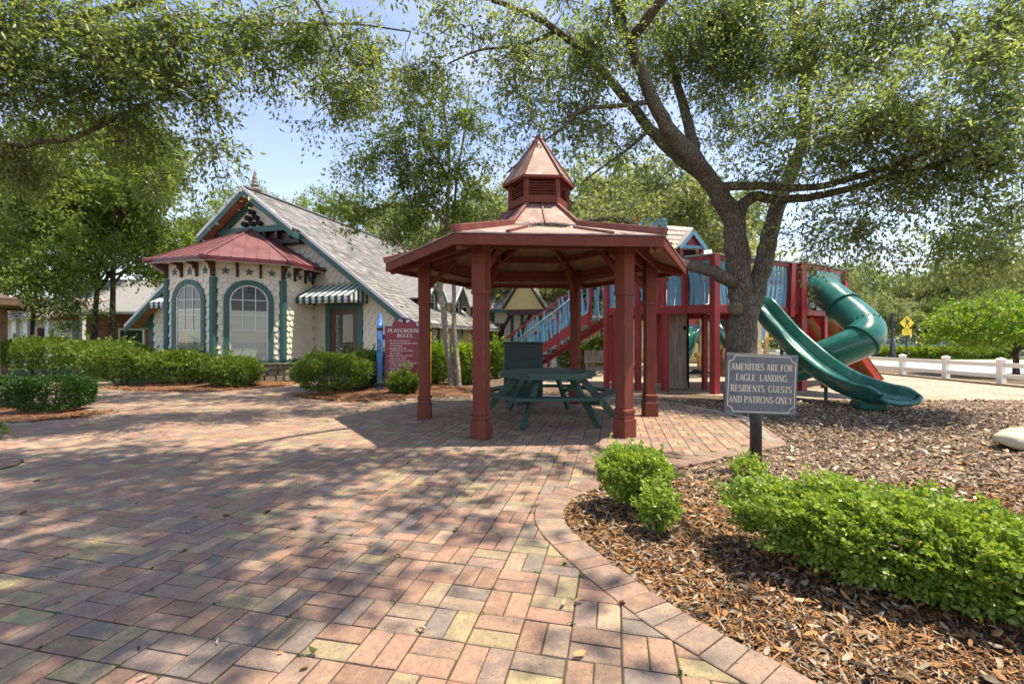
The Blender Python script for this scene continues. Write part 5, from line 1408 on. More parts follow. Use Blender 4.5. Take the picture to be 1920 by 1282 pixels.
# ------------------------------------------------------------------ frieze: stars and scroll brackets
fz = offs(bx, .012)
MB().prism([up(p, 3.075) for p in offs(bx, .008)], (0, 0, .44)).build('frieze', M_cream, hs1, local=True)
MB().prism([up(p, 3.05) for p in offs(bx, .032)], (0, 0, .025)).build('frieze_rail', M_cream, hs1, local=True)
brk = [(0, 0), (0, -.43), (.045, -.43), (.075, -.39), (.06, -.33), (.085, -.29), (.07, -.25), (.10, -.215), (.15, -.205), (.165, -.16), (.15, -.12), (.19, -.095), (.25, -.10), (.28, -.075), (.345, -.07), (.36, -.03), (.345, 0)]
def bracket(p, n, w=.07, s=1.0):
    t = V3(-n.y, n.x, 0); MB().prism([p + n * a * s + V3(0, 0, b * s) - t * w / 2 for a, b in brk], t * w).build('bracket', M_brown, hs1, local=True)
star2 = [((.135 if k % 2 == 0 else .055) * math.sin(PI * k / 5), (.135 if k % 2 == 0 else .055) * math.cos(PI * k / 5)) for k in range(10)]
for i in range(0, 5):
    a, u_, L = panel(i); n = V3(u_.y, -u_.x, 0)
    for k in ((0, 1, 2) if i > 0 else (1, 2)):
        c = a + u_ * L * ((k + .5) / 3) + V3(0, 0, 3.25); MB().prism([c + u_ * x + V3(0, 0, z) + n * .010 for x, z in star2], n * .018).build('star', M_trim, hs1, local=True)
    for k in (1, 2): bracket(a + u_ * L * k / 3 + V3(0, 0, 3.51), n)
for i in range(1, 5):
    p = bx[i]; n1 = panel(i - 1)[1]; n2 = panel(i)[1]; n = (V3(n1.y, -n1.x, 0) + V3(n2.y, -n2.x, 0)).normalized(); bracket(p + V3(0, 0, 3.51), n, .12, 1.02)
bracket(V3(2.137, -.12, 3.51), V3(1, 0, 0)); bracket(V3(-2.137, -.12, 3.51), V3(-1, 0, 0))

# ------------------------------------------------------------------ bay roof
ev = offs(bx, .44); EVZ_ = 3.56; apx = V3(0, -.46, 4.95); apb = V3(0, -.001, 4.95)
MB().prism([up(p, EVZ_ - .06) for p in offs(bx, .42)], (0, 0, .03)).build('soffit', M_cream, hs1, local=True)
for i in range(5):
    a, b = up(ev[i], EVZ_), up(ev[i + 1], EVZ_); u_ = (b - a).normalized(); n = V3(u_.y, -u_.x, 0)
    P_ = [a, b, apx] if 0 < i < 4 else ([a, b, apx, apb] if i == 0 else [a, b, apb, apx])
    pn_ = MB().prism(P_, (0, 0, .02)).build('roof_panel', M_metal, hs1, local=True)
    L = (b - a).length; c = (a + b) / 2
    for k in range(1, int(L / .32) + 1):
        x = k * .32; p = a + u_ * x
        if 0 < i < 4:
            f_ = x / L; q = a.lerp(apx, f_ / .5) if f_ < .5 else b.lerp(apx, (1 - f_) / .5)
            # seam runs square to the eave up to the hip
            q = p - n * ((q - p).dot(-n)); q.z = EVZ_ + (apx.z - EVZ_) * ((p - q).dot(n) / ((apx - a).dot(-n)))
        else:
            dn = abs(apx.x - a.x); yy = p.y
            if (yy < apx.y):
                f_ = (yy - min(a.y, b.y)) / (apx.y - min(a.y, b.y)); dd = dn * f_
            else: dd = dn
            q = p - n * dd; q.z = EVZ_ + (apx.z - EVZ_) * dd / dn
        if (q - p).length > .1: MB().bar(p + V3(0, 0, .03), q + V3(0, 0, .03), .022, .035).build('seam', M_metal, pn_, local=True)
    MB().bar(a + V3(0, 0, -.03) , b + V3(0, 0, -.03), .04, .115, ext=.01).build('fascia', M_metal2, hs1, local=True)
    MB().bar(a + V3(0, 0, -.095) - n * .03, b + V3(0, 0, -.095) - n * .03, .03, .02).build('drip_edge', M_white, hs1, local=True)
    if i > 0:
        MB().bar(a + V3(0, 0, .035), apx + V3(0, 0, .035), .07, .05).build('hip_cap', M_metal, hs1, local=True)
        MB().box(a + n * .01 + V3(0, 0, -.015), (.2, .2, .13), Matrix.Rotation(math.atan2(u_.y, u_.x) - R(22.5), 3, 'Z'), bev=.02).build('gutter_corner', M_metal2, hs1, local=True)

# ------------------------------------------------------------------ main roof
RL = 12.9
rf = None
for s in (-1, 1):
    ea, rz_ = V3(s * 5.98, -.45, roofz(5.98)), V3(0, -.45, RZ)
    o = MB().prism([ea, V3(s * 5.98, RL, roofz(5.98)), V3(0, RL, RZ), rz_], (0, 0, -.10)).build('roof', M_roofg, hs1, local=True)
    ped = MB().prism([V3(s * 1.95, -.80, roofz(1.95)), V3(s * 1.95, -.451, roofz(1.95)), V3(0, -.451, RZ), V3(0, -.80, RZ)], (0, 0, -.10)).build('gable_roof', M_roofg, hs1, local=True)
    # rake boards: white outer strip, teal board below
    d_ = V3(s, 0, -SLP).normalized()
    for y, s0, s1, dy in ((-.825, 0, 1.97, .03), (-.475, 1.97, 6.0, .03)):
        p, q = V3(s * s0, y, roofz(s0)), V3(s * s1, y, roofz(s1)); dn = V3(0, 0, 1)
        MB().prism([p + V3(0, 0, .03), q + V3(0, 0, .03), q + V3(0, 0, -.085), p + V3(0, 0, -.085)], (0, -dy, 0)).build('rake_trim', M_white, hs1, local=True)
        MB().prism([p + V3(0, 0.004, -.086), q + V3(0, 0.004, -.086), q + V3(0, 0.004, -.29), p + V3(0, 0.004, -.29)], (0, -.022, 0)).build('rake_board', M_trim, hs1, local=True)
    # soffits (boarded)
    for k in range(5):
        s0, s1 = 1.95 * k / 5 + .01, 1.95 * (k + 1) / 5 - .01; tw = (k % 2) * .02
        MB().prism([V3(s * s0, -.78, roofz(s0) - .12 - tw), V3(s * s1, -.78, roofz(s1) - .12 - tw), V3(s * s1, -.32, roofz(s1) - .12 - tw), V3(s * s0, -.32, roofz(s0) - .12 - tw)], (0, 0, -.02)).build('soffit_board', M_salmon, hs1, local=True)
    MB().prism([V3(s * 1.95, -.44, roofz(1.95) - .115), V3(s * 5.95, -.44, roofz(5.95) - .115), V3(s * 5.95, .0, roofz(5.95) - .115), V3(s * 1.95, .0, roofz(1.95) - .115)], (0, 0, -.02)).build('soffit', M_salmon if s < 0 else M_trim, hs1, local=True)
    MB().prism([V3(s * 1.97, -.82, roofz(1.97) - .13), V3(s * 1.97, -.47, roofz(1.97) - .13), V3(s * 1.97, -.47, roofz(1.97) - .30), V3(s * 1.97, -.82, roofz(1.97) - .30)], (s * .025, 0, 0)).build('return_board', M_trim, hs1, local=True)
    MB().span((s * 5.97 - .015, -.45, roofz(5.98) - .14), (s * 5.97 + .015, RL, roofz(5.98) + .0)).build('eave_board', M_white, hs1, local=True)
# pediment: cream triangle with six pigeon pipes, teal beam, brackets below
pz0 = 4.88
MB().prism([V3(-1.5, -.36, pz0), V3(1.5, -.36, pz0), V3(0, -.36, RZ - .26)], (0, .06, 0)).build('pediment', M_cream, hs1, local=True)
for s in (-1, 1):
    p, q = V3(0, -.40, RZ - .22), V3(s * 1.9, -.40, roofz(1.9) - .22); MB().prism([p, q, q + V3(0, 0, -.20), p + V3(0, 0, -.24)], (0, -.06, 0)).build('pediment_rake', M_trim, hs1, local=True)
MB().span((-1.5, -.52, pz0 - .04), (1.5, -.365, pz0 + .16)).build('pediment_beam', M_trim, hs1, local=True)
MB().span((-1.8, -.30, pz0 - .42), (1.8, -.02, pz0 - .045)).build('pediment_dark_board', M_brown, hs1, local=True)  # dark brown board below the beam
for k in range(7): MB().span((-1.5 + k * .5 - .05, -.47, pz0 - .26), (-1.5 + k * .5 + .05, -.302, pz0 - .045)).build('dentil', M_brown, hs1, local=True)
for x, z in ((-.31, .27), (0, .27), (.31, .27), (-.155, .46), (.155, .46), (0, .65)):
    tb_ = MB(); c = V3(x, -.37, pz0 + z + .01); seg = 16
    for r0, r1, y0, y1 in ((.105, .105, 0, -.20), (.085, .085, -.20, -.02)): pass
    Vv = []
    for r0, y in ((.088, 0), (.088, -.17), (.068, -.17), (.068, -.03)):
        for k in range(seg): Vv.append(c + V3(r0 * math.cos(2 * PI * k / seg), y, r0 * math.sin(2 * PI * k / seg)))
    F_ = [(j * seg + k, j * seg + (k + 1) % seg, (j + 1) * seg + (k + 1) % seg, (j + 1) * seg + k) for j in range(3) for k in range(seg)] + [tuple(range(3 * seg, 4 * seg))]
    tb_.add(Vv, F_).build('vent_pipe', M_black, hs1, True, True)
# finial
fn = MB().lathe(V3(0.0, -.35, RZ - .08), [(.16, 0), (.15, .10), (.19, .12), (.185, .15), (.12, .18), (.11, .24), (.14, .27), (.135, .30), (.08, .33), (.10, .38), (.105, .42), (.06, .46), (.08, .50), (.078, .54), (.05, .57), (.055, .62), (.035, .68), (.012, .80), (.004, .86)], 14).build('finial', mat('finial grey', (.22, .17, .15), .6, .3, 8), hs1, True, True)
MB().bar(V3(0, -.83, RZ + .02), V3(0, RL, RZ + .02), .22, .04).build('ridge_cap', M_roofg, hs1, local=True)
# shingle tabs on the slope that faces the plaza
SH = [(0.23, 0.225, 0.215), (0.19, 0.187, 0.18), (0.265, 0.255, 0.24), (0.16, 0.157, 0.15), (0.215, 0.20, 0.185)]
tabs = []
def add_tabs(y0, y1, s0, s1, top_s, O=V3(0, 0, 0), hole=None):
    rows = int((s1 - s0) / .165); 
    for r_ in range(rows):
        sa = s1 - r_ * .165; sb = sa - .165 * 1.12; y = y0 - rs_.uniform(0, .25)
        while y < y1:
            w = rs_.uniform(.24, .36); ya, yb = max(y, y0), min(y + w - .012, y1); y += w
            if yb - ya < .05 or (hole and hole((sa + sb) / 2, (ya + yb) / 2)): continue
            th = rs_.uniform(.016, .032); dz = rs_.uniform(-.012, .004)
            tabs.append((V3(sa - dz, ya, roofz(sa) + th), V3(sa - dz, yb, roofz(sa) + th), V3(sb, yb, roofz(sb) + .008), V3(sb, ya, roofz(sb) + .008)))
dorm_y = (2.24, 4.45, 6.5, 8.6)
def dhole(s, y): return any(abs(y - d) < .66 * max(0.0, min(1.0, (s - 3.75) / .95)) and s < 5.05 and s > 3.75 for d in dorm_y)
add_tabs(-.45, RL, .05, 6.02, 0, hole=dhole); add_tabs(-.81, -.47, .05, 2.0, 0)
def tab_geo(t): 
    a, b, c, d = t; return [a, b, c, d, a - V3(0, 0, .03), b - V3(0, 0, .03)], [(0, 1, 2, 3), (4, 5, 1, 0), (4, 0, 3), (5, 2, 1)]
tabs.sort(key=lambda t: (Hm @ t[0]).length)
def colored(me, c):
    a = me.attributes.new('col', 'FLOAT_COLOR', 'POINT'); n = len(me.vertices); a.data.foreach_set('color', list((*c, 1.0)) * n)
for t in tabs[:300]:
    Vv, Fv = tab_geo(t); me = MB().add(Vv, Fv).mesh('roof_shingle', M_shing); k = rs_.uniform(.8, 1.15); colored(me, tuple(x * k for x in rs_.choice(SH))); put('roof_shingle', me, hs1, True)
def tab_mass(name, tl_, parent):
    VV, FF, CC = [], [], []
    for t in tl_:
        Vv, Fv = tab_geo(t); k = len(VV); VV += Vv; FF += [tuple(i + k for i in f) for f in Fv]; kk = rs_.uniform(.8, 1.15); c = rs_.choice(SH); CC += [(c[0] * kk, c[1] * kk, c[2] * kk, 1.0)] * len(Vv)
    me = bpy.data.meshes.new(name); me.from_pydata([tuple(v) for v in VV], [], FF); a = me.attributes.new('col', 'FLOAT_COLOR', 'POINT'); a.data.foreach_set('color', np.array(CC, np.float32).ravel()); me.materials.append(M_shing); me.update()
    o_ = put(name, me, parent, True); o_['kind'] = 'stuff'; return o_
tab_mass('roof_shingles', tabs[300:], hs1)

# ------------------------------------------------------------------ door, awnings
MB().span((2.62, -.07, .0), (2.80, .01, 2.44)).span((3.84, -.07, .0), (4.02, .01, 2.44)).span((2.80, -.07, 2.26), (3.84, .01, 2.44)).build('door_casing', M_trim, hs1, local=True)
dr = MB().span((2.80, -.045, .12), (2.98, .0, 2.25)).span((3.66, -.045, .12), (3.84, .0, 2.25)).span((2.98, -.045, 2.08), (3.66, .0, 2.25)).span((2.98, -.045, .12), (3.66, .0, .38)).build('door', M_door, hs1, local=True)
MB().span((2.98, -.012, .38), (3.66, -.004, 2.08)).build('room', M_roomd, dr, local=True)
MB().span((2.98, -.022, .38), (3.32, -.016, 2.08)).build('curtain', mat('grey curtain', (.08, .085, .085), .8, .2, 6), dr, local=True)
MB().poly([V3(2.98, -.03, .38), V3(3.66, -.03, .38), V3(3.66, -.03, 2.08), V3(2.98, -.03, 2.08)]).build('pane', M_glass, dr, local=True)
MB().tube([V3(3.62, -.075, .95), V3(3.62, -.075, 1.2)], .014, 8).build('handle', mat('brass', (.45, .33, .12), .3, metal=.9), dr, True, True)
MB().span((2.55, -.55, 0), (4.1, 0, .11)).build('door_step', M_conc, hs1, local=True)
def awning(s0, s1):
    N = 17; m_ = MB(); zt_, zb_, dp = 3.06, 2.60, .90; w = (s1 - s0) / N
    for i in range(N):
        x0_, x1_ = s0 + i * w, s0 + (i + 1) * w; mi = i % 2
        m_.add([V3(x0_, -.02, zt_), V3(x1_, -.02, zt_), V3(x1_, -dp, zb_), V3(x0_, -dp, zb_)], [(0, 3, 2, 1)], mi)
        m_.add([V3(x0_, -dp, zb_), V3(x1_, -dp, zb_), V3(x1_, -dp + .01, zb_ - .19), V3((x0_ + x1_) / 2, -dp + .01, zb_ - .215), V3(x0_, -dp + .01, zb_ - .19)], [(0, 4, 3, 2, 1)], mi)
    for x_, f_ in ((s0, 1), (s1, -1)):
        k = 8
        for i in range(k):
            t0, t1 = i / k, (i + 1) / k
            m_.add([V3(x_, -.02 - (dp - .02) * t0, lerp(zt_, zb_, t0)), V3(x_, -.02 - (dp - .02) * t1, lerp(zt_, zb_, t1)), V3(x_, -.02 - (dp - .02) * t1, zb_ - .19), V3(x_, -.02 - (dp - .02) * t0, zb_ - .19)], [(0, 1, 2, 3)], i % 2)
    a_ = m_.build('awning', [M_awg, M_aww], hs1, local=True)
    MB().tube([V3(s0, -.02, 2.45), V3(s0, -dp + .01, 2.45), V3(s1, -dp + .01, 2.45), V3(s1, -.02, 2.45)], .014, 6).build('awning_frame', M_black, a_, local=True)
awning(2.2, 4.2); awning(-4.2, -2.2)

# ------------------------------------------------------------------ dormers on the plaza side and windows below the eave
for d in dorm_y:
    xw, hw_ = 5.22, .60; zb_, ze, zp = roofz(5.22) - .05, 2.86, 3.55
    dm = MB().prism([V3(xw, d - hw_, zb_), V3(xw, d + hw_, zb_), V3(xw, d + hw_, ze), V3(xw, d, zp - .06), V3(xw, d - hw_, ze)], (-.12, 0, 0)).build('dormer', M_creamy, hs1, local=True)
    arch_window(V3(xw, d, 0), V3(0, 1, 0), .62, zb_ + .05, 3.0, None, dm, muntv=(.5,), cas=.12)
    for sgn in (-1, 1):
        pe, pr = V3(xw + .32, d + sgn * (hw_ + .18), ze - .13), V3(xw + .32, d, zp)
        be, bk = V3(3.9, d + sgn * (hw_ + .18), ze - .13), V3(3.66, d, zp)
        MB().prism([pe, pr, bk, be], (0, 0, -.05)).build('dormer_roof', M_roofg, dm, local=True)
        MB().prism([pe + V3(.002, 0, .01), pr + V3(.002, 0, .01), pr + V3(.002, 0, -.09), pe + V3(.002, 0, -.09)], (.025, 0, 0)).build('barge_board', M_white, dm, local=True)
        MB().prism([pe + V3(0, 0, -.10), pr + V3(0, 0, -.10), pr + V3(0, 0, -.22), pe + V3(0, 0, -.22)], (.015, 0, 0)).build('barge_trim', M_trim, dm, local=True)
    # window below
    wz0, wz1 = .75, 1.80
    wn_ = MB()
    for lo, hi in (((HWD + .013, d - .52, wz0 - .1), (HWD + .05, d - .40, wz1 + .12)), ((HWD + .013, d + .40, wz0 - .1), (HWD + .05, d + .52, wz1 + .12)), ((HWD + .013, d - .40, wz1), (HWD + .05, d + .40, wz1 + .12)), ((HWD + .013, d - .40, wz0 - .1), (HWD + .06, d + .40, wz0))): wn_.span(lo, hi)
    wn_ = wn_.build('window', M_trim, hs1, local=True)
    MB().span((HWD + .013, d - .40, wz0), (HWD + .018, d + .40, wz1)).build('blind', M_blind, wn_, local=True)
    MB().poly([V3(HWD + .026, d - .4, wz0), V3(HWD + .026, d + .4, wz0), V3(HWD + .026, d + .4, wz1), V3(HWD + .026, d - .4, wz1)]).build('pane', M_glass, wn_, local=True)
    MB().span((HWD + .028, d - .4, (wz0 + wz1) / 2 - .02), (HWD + .04, d + .4, (wz0 + wz1) / 2 + .02)).span((HWD + .028, d - .012, wz0), (HWD + .038, d + .012, wz1)).build('muntin', M_white, wn_, local=True)

# ================================================================== COTTAGES BEHIND
def gable_house(name, label, O, rz, L, Dp, hw, zr, wallm, roofm, windows=(), trim=None, group=None):
    h = thing(name, label, 'house', O, rz, group); 
    MB().span((0, 0, 0), (L, Dp, hw)).build('wall', wallm, h, local=True)
    for s, y0, y1 in ((-1, -.45, Dp / 2), (1, Dp + .45, Dp / 2)):
        MB().prism([V3(-.4, y0, hw - .12), V3(L + .4, y0, hw - .12), V3(L + .4, y1, zr), V3(-.4, y1, zr)], (0, 0, .08)).build('roof', roofm, h, local=True)
    for x in (0, L): MB().prism([V3(x, 0, hw), V3(x, Dp, hw), V3(x, Dp / 2, zr - .05)], (.02 if x else -.02, 0, 0)).build('gable', wallm, h, local=True)
    MB().span((-.4, -.47, hw - .16), (L + .4, -.44, hw - .02)).build('fascia', trim or M_white, h, local=True)
    for x, w, z0, z1, sh in windows:
        f_ = MB()
        for lo, hi in (((x - w / 2 - .09, -.05, z0 - .09), (x - w / 2, .0, z1 + .09)), ((x + w / 2, -.05, z0 - .09), (x + w / 2 + .09, .0, z1 + .09)), ((x - w / 2, -.05, z1), (x + w / 2, .0, z1 + .09)), ((x - w / 2, -.05, z0 - .09), (x + w / 2, .0, z0))): f_.span(lo, hi)
        f_ = f_.build('window', M_white, h, local=True)
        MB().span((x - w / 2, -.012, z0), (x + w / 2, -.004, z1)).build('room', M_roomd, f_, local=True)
        MB().poly([V3(x - w / 2, -.02, z0), V3(x + w / 2, -.02, z0), V3(x + w / 2, -.02, z1), V3(x - w / 2, -.02, z1)]).build('pane', M_glass, f_, local=True)
        MB().span((x - w / 2, -.035, (z0 + z1) / 2 - .02), (x + w / 2, -.022, (z0 + z1) / 2 + .02)).span((x - .015, -.034, z0), (x + .015, -.024, z1)).build('muntin', M_white, f_, local=True)
        if sh:
            for q in (-1, 1): MB().span((x + q * (w / 2 + .1), -.045, z0 - .05), (x + q * (w / 2 + .5), -.005, z1 + .05)).build('shutter', M_shut, f_, local=True)
    return h
M_shut = mat('teal shutter', (0.10, 0.26, 0.25), 0.5, 0.1)
M_redside = mat('barn red siding', (0.27, 0.075, 0.055), 0.7, 0.12, 3, 0.5, 6, stretch=(.1, .1, 6))
M_pinkroof = mat('pinkish shingle roof', (0.32, 0.27, 0.24), 0.85, 0.2, 9, 0.4, 20)
M_greyroof = mat('grey shingle roof', (0.25, 0.245, 0.235), 0.9, 0.2, 9, 0.4, 16)
h2 = gable_house('cottage', 'small grey-roofed cottage with brown porch braces, glimpsed between gazebo posts', at(920, 641, 22.0) * V3(1, 1, 0), R(-14), 3.0, 5.0, 2.75, 4.8, M_cream, M_greyroof, ((.45, .5, .6, 2.1, False),), M_trim)
# shingles on its slope
def slope_tabs(h, L, hw, zr, Dp, rows, cols, m):
    a, b = V3(-.4, -.45, hw - .03), V3(-.4, Dp / 2, zr + .085)
    for r_ in range(rows):
        for k in range(cols):
            f0, f1 = r_ / rows, (r_ + 1.1) / rows; x0_ = -.4 + (L + .8) * (k + (r_ % 2) * .4) / cols; x1_ = min(L + .4, x0_ + (L + .8) / cols - .015)
            if x1_ <= x0_: continue
            p, q = a.lerp(b, f0), a.lerp(b, min(1, f1)); th = rs_.uniform(.02, .035)
            MB().add([V3(x0_, p.y, p.z + th), V3(x1_, p.y, p.z + th), V3(x1_, q.y, q.z + .004), V3(x0_, q.y, q.z + .004), V3(x0_, p.y, p.z), V3(x1_, p.y, p.z)], [(0, 1, 2, 3), (4, 5, 1, 0)]).build('roof_shingle', m, h, local=True)
slope_tabs(h2, 3.0, 2.75, 4.8, 5.0, 9, 10, M_greyroof)
for x in (.05, 1.0, 1.5, 2.4): MB().span((x, -.05, 0), (x + .14, .0, 2.62)).build('trim_board', M_trim, h2, local=True)
MB().span((1.1, -1.15, 2.42), (2.9, -.95, 2.66)).build('porch_beam', M_brown, h2, local=True)
for x in (1.15, 2.1): MB().bar(V3(x - .8, -.1, 1.3), V3(x + .1, -1.0, 2.45), .10, .14).build('porch_brace', M_brown, h2, local=True)
for s in (-1, 1): MB().prism([V3(1.9, -1.4, 4.2), V3(1.9 + s * 1.0, -1.4, 2.7), V3(1.9 + s * 1.0, .4, 2.7), V3(1.9, 1.6, 4.2)], (0, 0, .08)).build('porch_roof', M_greyroof, h2, local=True)
MB().prism([V3(1.0, -1.2, 2.66), V3(2.8, -1.2, 2.66), V3(1.9, -1.2, 4.1)], (0, .04, 0)).build('porch_gable', M_creamy, h2, local=True)
gable_house('cottage', 'yellow-walled cottage with pinkish roof beyond the play fort stairs', at(1000, 641, 28.0) * V3(1, 1, 0), R(-10), 10.5, 7.0, 2.7, 5.0, M_creamy, M_pinkroof, ((4.5, .9, .9, 2.0, False), (7.0, .9, .9, 2.0, False)))
h3 = gable_house('cottage', 'barn-red cottage with teal shutters behind the left hedge', at(75, 641, 27.0) * V3(1, 1, 0), R(-6), 8.5, 6.0, 2.95, 5.2, M_redside, M_greyroof, ((1.75, .75, .9, 2.35, True),))
MB().span((.62, -.06, 0), (.76, 0, 2.75)).build('corner_board', M_white, h3, local=True); MB().span((3.55, -.8, 0), (3.75, -.6, 2.7)).build('porch_post', M_white, h3, local=True)
dw = MB().span((5.2, -.06, 0), (5.32, 0, 2.0)).span((6.75, -.06, 0), (6.87, 0, 2.0)).span((5.32, -.06, 1.88), (6.75, 0, 2.0)).build('picture_window', M_white, h3, local=True); MB().span((5.32, -.02, .4), (6.75, -.005, 1.88)).build('room', M_roomd, dw, local=True)
h4 = thing('porch', 'white-columned porch at the far left edge behind the hedge', 'porch', at(-40, 641, 22) * V3(1, 1, 0), R(0))
for x in (.0, 1.6, 2.15, 3.2): MB().span((x, 0, 0), (x + .2, .2, 2.3)).build('column', M_white, h4, local=True)
MB().span((-3, .6, 0), (3.4, .7, 2.3)).build('wall', M_cream, h4, local=True)
MB().span((2.3, .52, 0), (2.75, .59, 1.9)).build('door', M_brown, h4, local=True)
MB().prism([V3(-3.2, -.4, 2.3), V3(3.8, -.4, 2.3), V3(3.8, 3, 3.5), V3(-3.2, 3, 3.5)], (0, 0, .1)).build('roof', M_pinkroof, h4, local=True)
# shelter corner at the left edge
M_stain = mat('dark brown shingles', (.10, .07, .05), .9, .3, 8, .3)
sh_ = thing('shelter', 'brown timber shelter, only its eave corner showing at the left edge', 'shelter', (-18.45, 14.4, 0), R(45))
MB().prism([V3(-2, -2, 2.42), V3(2, -2, 2.42), V3(2, 2, 2.42), V3(-2, 2, 2.42)], (0, 0, .06)).build('soffit', M_gplank, sh_, local=True)
for a_, b_ in (((-2, -2), (2, -2)), ((2, -2), (2, 2)), ((2, 2), (-2, 2)), ((-2, 2), (-2, -2))):
    MB().bar(V3(*a_, 2.44), V3(*b_, 2.44), .05, .16).build('fascia', mat('brown fascia', (.16, .09, .05), .7, .2), sh_, local=True); MB().prism([V3(*a_, 2.53), V3(*b_, 2.53), V3(0, 0, 3.3)], (0, 0, .04)).build('roof', M_stain, sh_, local=True)
for x in (-1.5, 1.5):
    for y in (-1.5, 1.5): MB().span((x - .09, y - .09, 0), (x + .09, y + .09, 2.42)).build('post', M_gplank, sh_, local=True)
# ================================================================== TREES AND SHRUBS
def bark_mat(name, c1, c2, sc=14.0, bump=1.0, stretch=(1, 1, 0.16), moss=None):
    m = bpy.data.materials.new(name); n, l = nodes_of(m); b = n['Principled BSDF']
    geo = n.new('ShaderNodeNewGeometry'); mpn = n.new('ShaderNodeMapping'); mpn.inputs['Scale'].default_value = stretch; l.new(geo.outputs['Position'], mpn.inputs['Vector'])
    nw = n.new('ShaderNodeTexNoise'); nw.inputs['Scale'].default_value = sc * .9; nw.inputs['Detail'].default_value = 4; l.new(mpn.outputs[0], nw.inputs['Vector'])
    ads = n.new('ShaderNodeMixRGB'); ads.blend_type = 'ADD'; ads.inputs[0].default_value = 0.10; l.new(mpn.outputs[0], ads.inputs[1]); l.new(nw.outputs['Color'], ads.inputs[2])
    vo = n.new('ShaderNodeTexVoronoi'); vo.feature = 'DISTANCE_TO_EDGE'; vo.inputs['Scale'].default_value = sc * 2.6; l.new(ads.outputs[0], vo.inputs['Vector'])
    n2 = n.new('ShaderNodeTexNoise'); n2.inputs['Scale'].default_value = sc * 3; n2.inputs['Detail'].default_value = 6; l.new(mpn.outputs[0], n2.inputs['Vector'])
    mr = n.new('ShaderNodeMapRange'); mr.inputs[1].default_value = 0; mr.inputs[2].default_value = 0.28; l.new(vo.outputs[0], mr.inputs[0])
    ml = n.new('ShaderNodeMath'); ml.operation = 'MULTIPLY'; l.new(mr.outputs[0], ml.inputs[0]); l.new(n2.outputs[0], ml.inputs[1])
    m2 = n.new('ShaderNodeMapRange'); m2.inputs[1].default_value = 0; m2.inputs[2].default_value = 0.62; l.new(ml.outputs[0], m2.inputs[0])
    mxn = n.new('ShaderNodeMix'); mxn.data_type = 'RGBA'; mxn.inputs[6].default_value = (*c1, 1); mxn.inputs[7].default_value = (*c2, 1); l.new(m2.outputs[0], mxn.inputs[0]); last = mxn.outputs[2]
    if moss:
        n3 = n.new('ShaderNodeTexNoise'); n3.inputs['Scale'].default_value = 1.6; n3.inputs['Detail'].default_value = 7; l.new(geo.outputs['Position'], n3.inputs['Vector'])
        r3 = n.new('ShaderNodeMapRange'); r3.inputs[1].default_value = .5; r3.inputs[2].default_value = .7; r3.inputs[4].default_value = .6; l.new(n3.outputs[0], r3.inputs[0])
        mm = n.new('ShaderNodeMix'); mm.data_type = 'RGBA'; mm.inputs[7].default_value = (*moss, 1); l.new(r3.outputs[0], mm.inputs[0]); l.new(last, mm.inputs[6]); last = mm.outputs[2]
    l.new(last, b.inputs['Base Color']); b.inputs['Roughness'].default_value = .92; b.inputs['Specular IOR Level'].default_value = .2
    bp = n.new('ShaderNodeBump'); bp.inputs['Strength'].default_value = bump; bp.inputs['Distance'].default_value = .03; l.new(ml.outputs[0], bp.inputs['Height']); l.new(bp.outputs[0], b.inputs['Normal'])
    MATS[name] = m; return m
M_bark = bark_mat('oak bark', (0.065, 0.054, 0.043), (0.31, 0.275, 0.225), moss=(0.20, 0.20, 0.15))
M_birch = bark_mat('pale bark', (0.22, 0.18, 0.13), (0.46, 0.41, 0.33), 5, .4, (1, 1, .6), moss=(.30, .27, .2))
M_bark2 = bark_mat('brown bark', (0.04, 0.03, 0.022), (0.17, 0.135, 0.10), 7, .7)
M_twig = mat('twig', (0.085, 0.068, 0.052), .9, .3, 8, 0)
ML_oak = leaf_mat('live oak leaf', (0.098, 0.128, 0.050), (0.205, 0.240, 0.100), .33, .52, .55, (2.2, 2.3, 1.2))
ML_oakd = leaf_mat('dark oak leaf', (0.088, 0.118, 0.038), (0.185, 0.220, 0.075), .36, .52, .5, (2.2, 2.3, 1.1))
ML_light = leaf_mat('light green leaf', (0.11, 0.16, 0.03), (0.23, 0.29, 0.065), .5, .52, .4, (1.6, 1.6, .8))
ML_birch = leaf_mat('fresh green leaf', (0.085, 0.135, 0.020), (0.20, 0.26, 0.045), .45, .42, .45, (1.7, 1.7, .7))
ML_grey_haze = leaf_mat('grey green leaf', (0.12, 0.15, 0.07), (0.25, 0.285, 0.15), .5, .45, .4)  # grey-green leaf, lightened so the colour carries distant haze
ML_box = leaf_mat('boxwood leaf', (0.13, 0.23, 0.034), (0.35, 0.46, 0.09), .33, .35, .55, (1.6, 1.5, .7))
ML_hol = leaf_mat('holly hedge leaf', (0.045, 0.085, 0.014), (0.17, 0.24, 0.04), .45, .3, .35)
ML_clip = leaf_mat('clipped hedge leaf', (0.020, 0.062, 0.012), (0.055, 0.13, 0.022), .4, .28, .5)
ML_bri = leaf_mat('bright shrub leaf', (0.10, 0.19, 0.014), (0.25, 0.36, 0.04), .4, .4, .5)

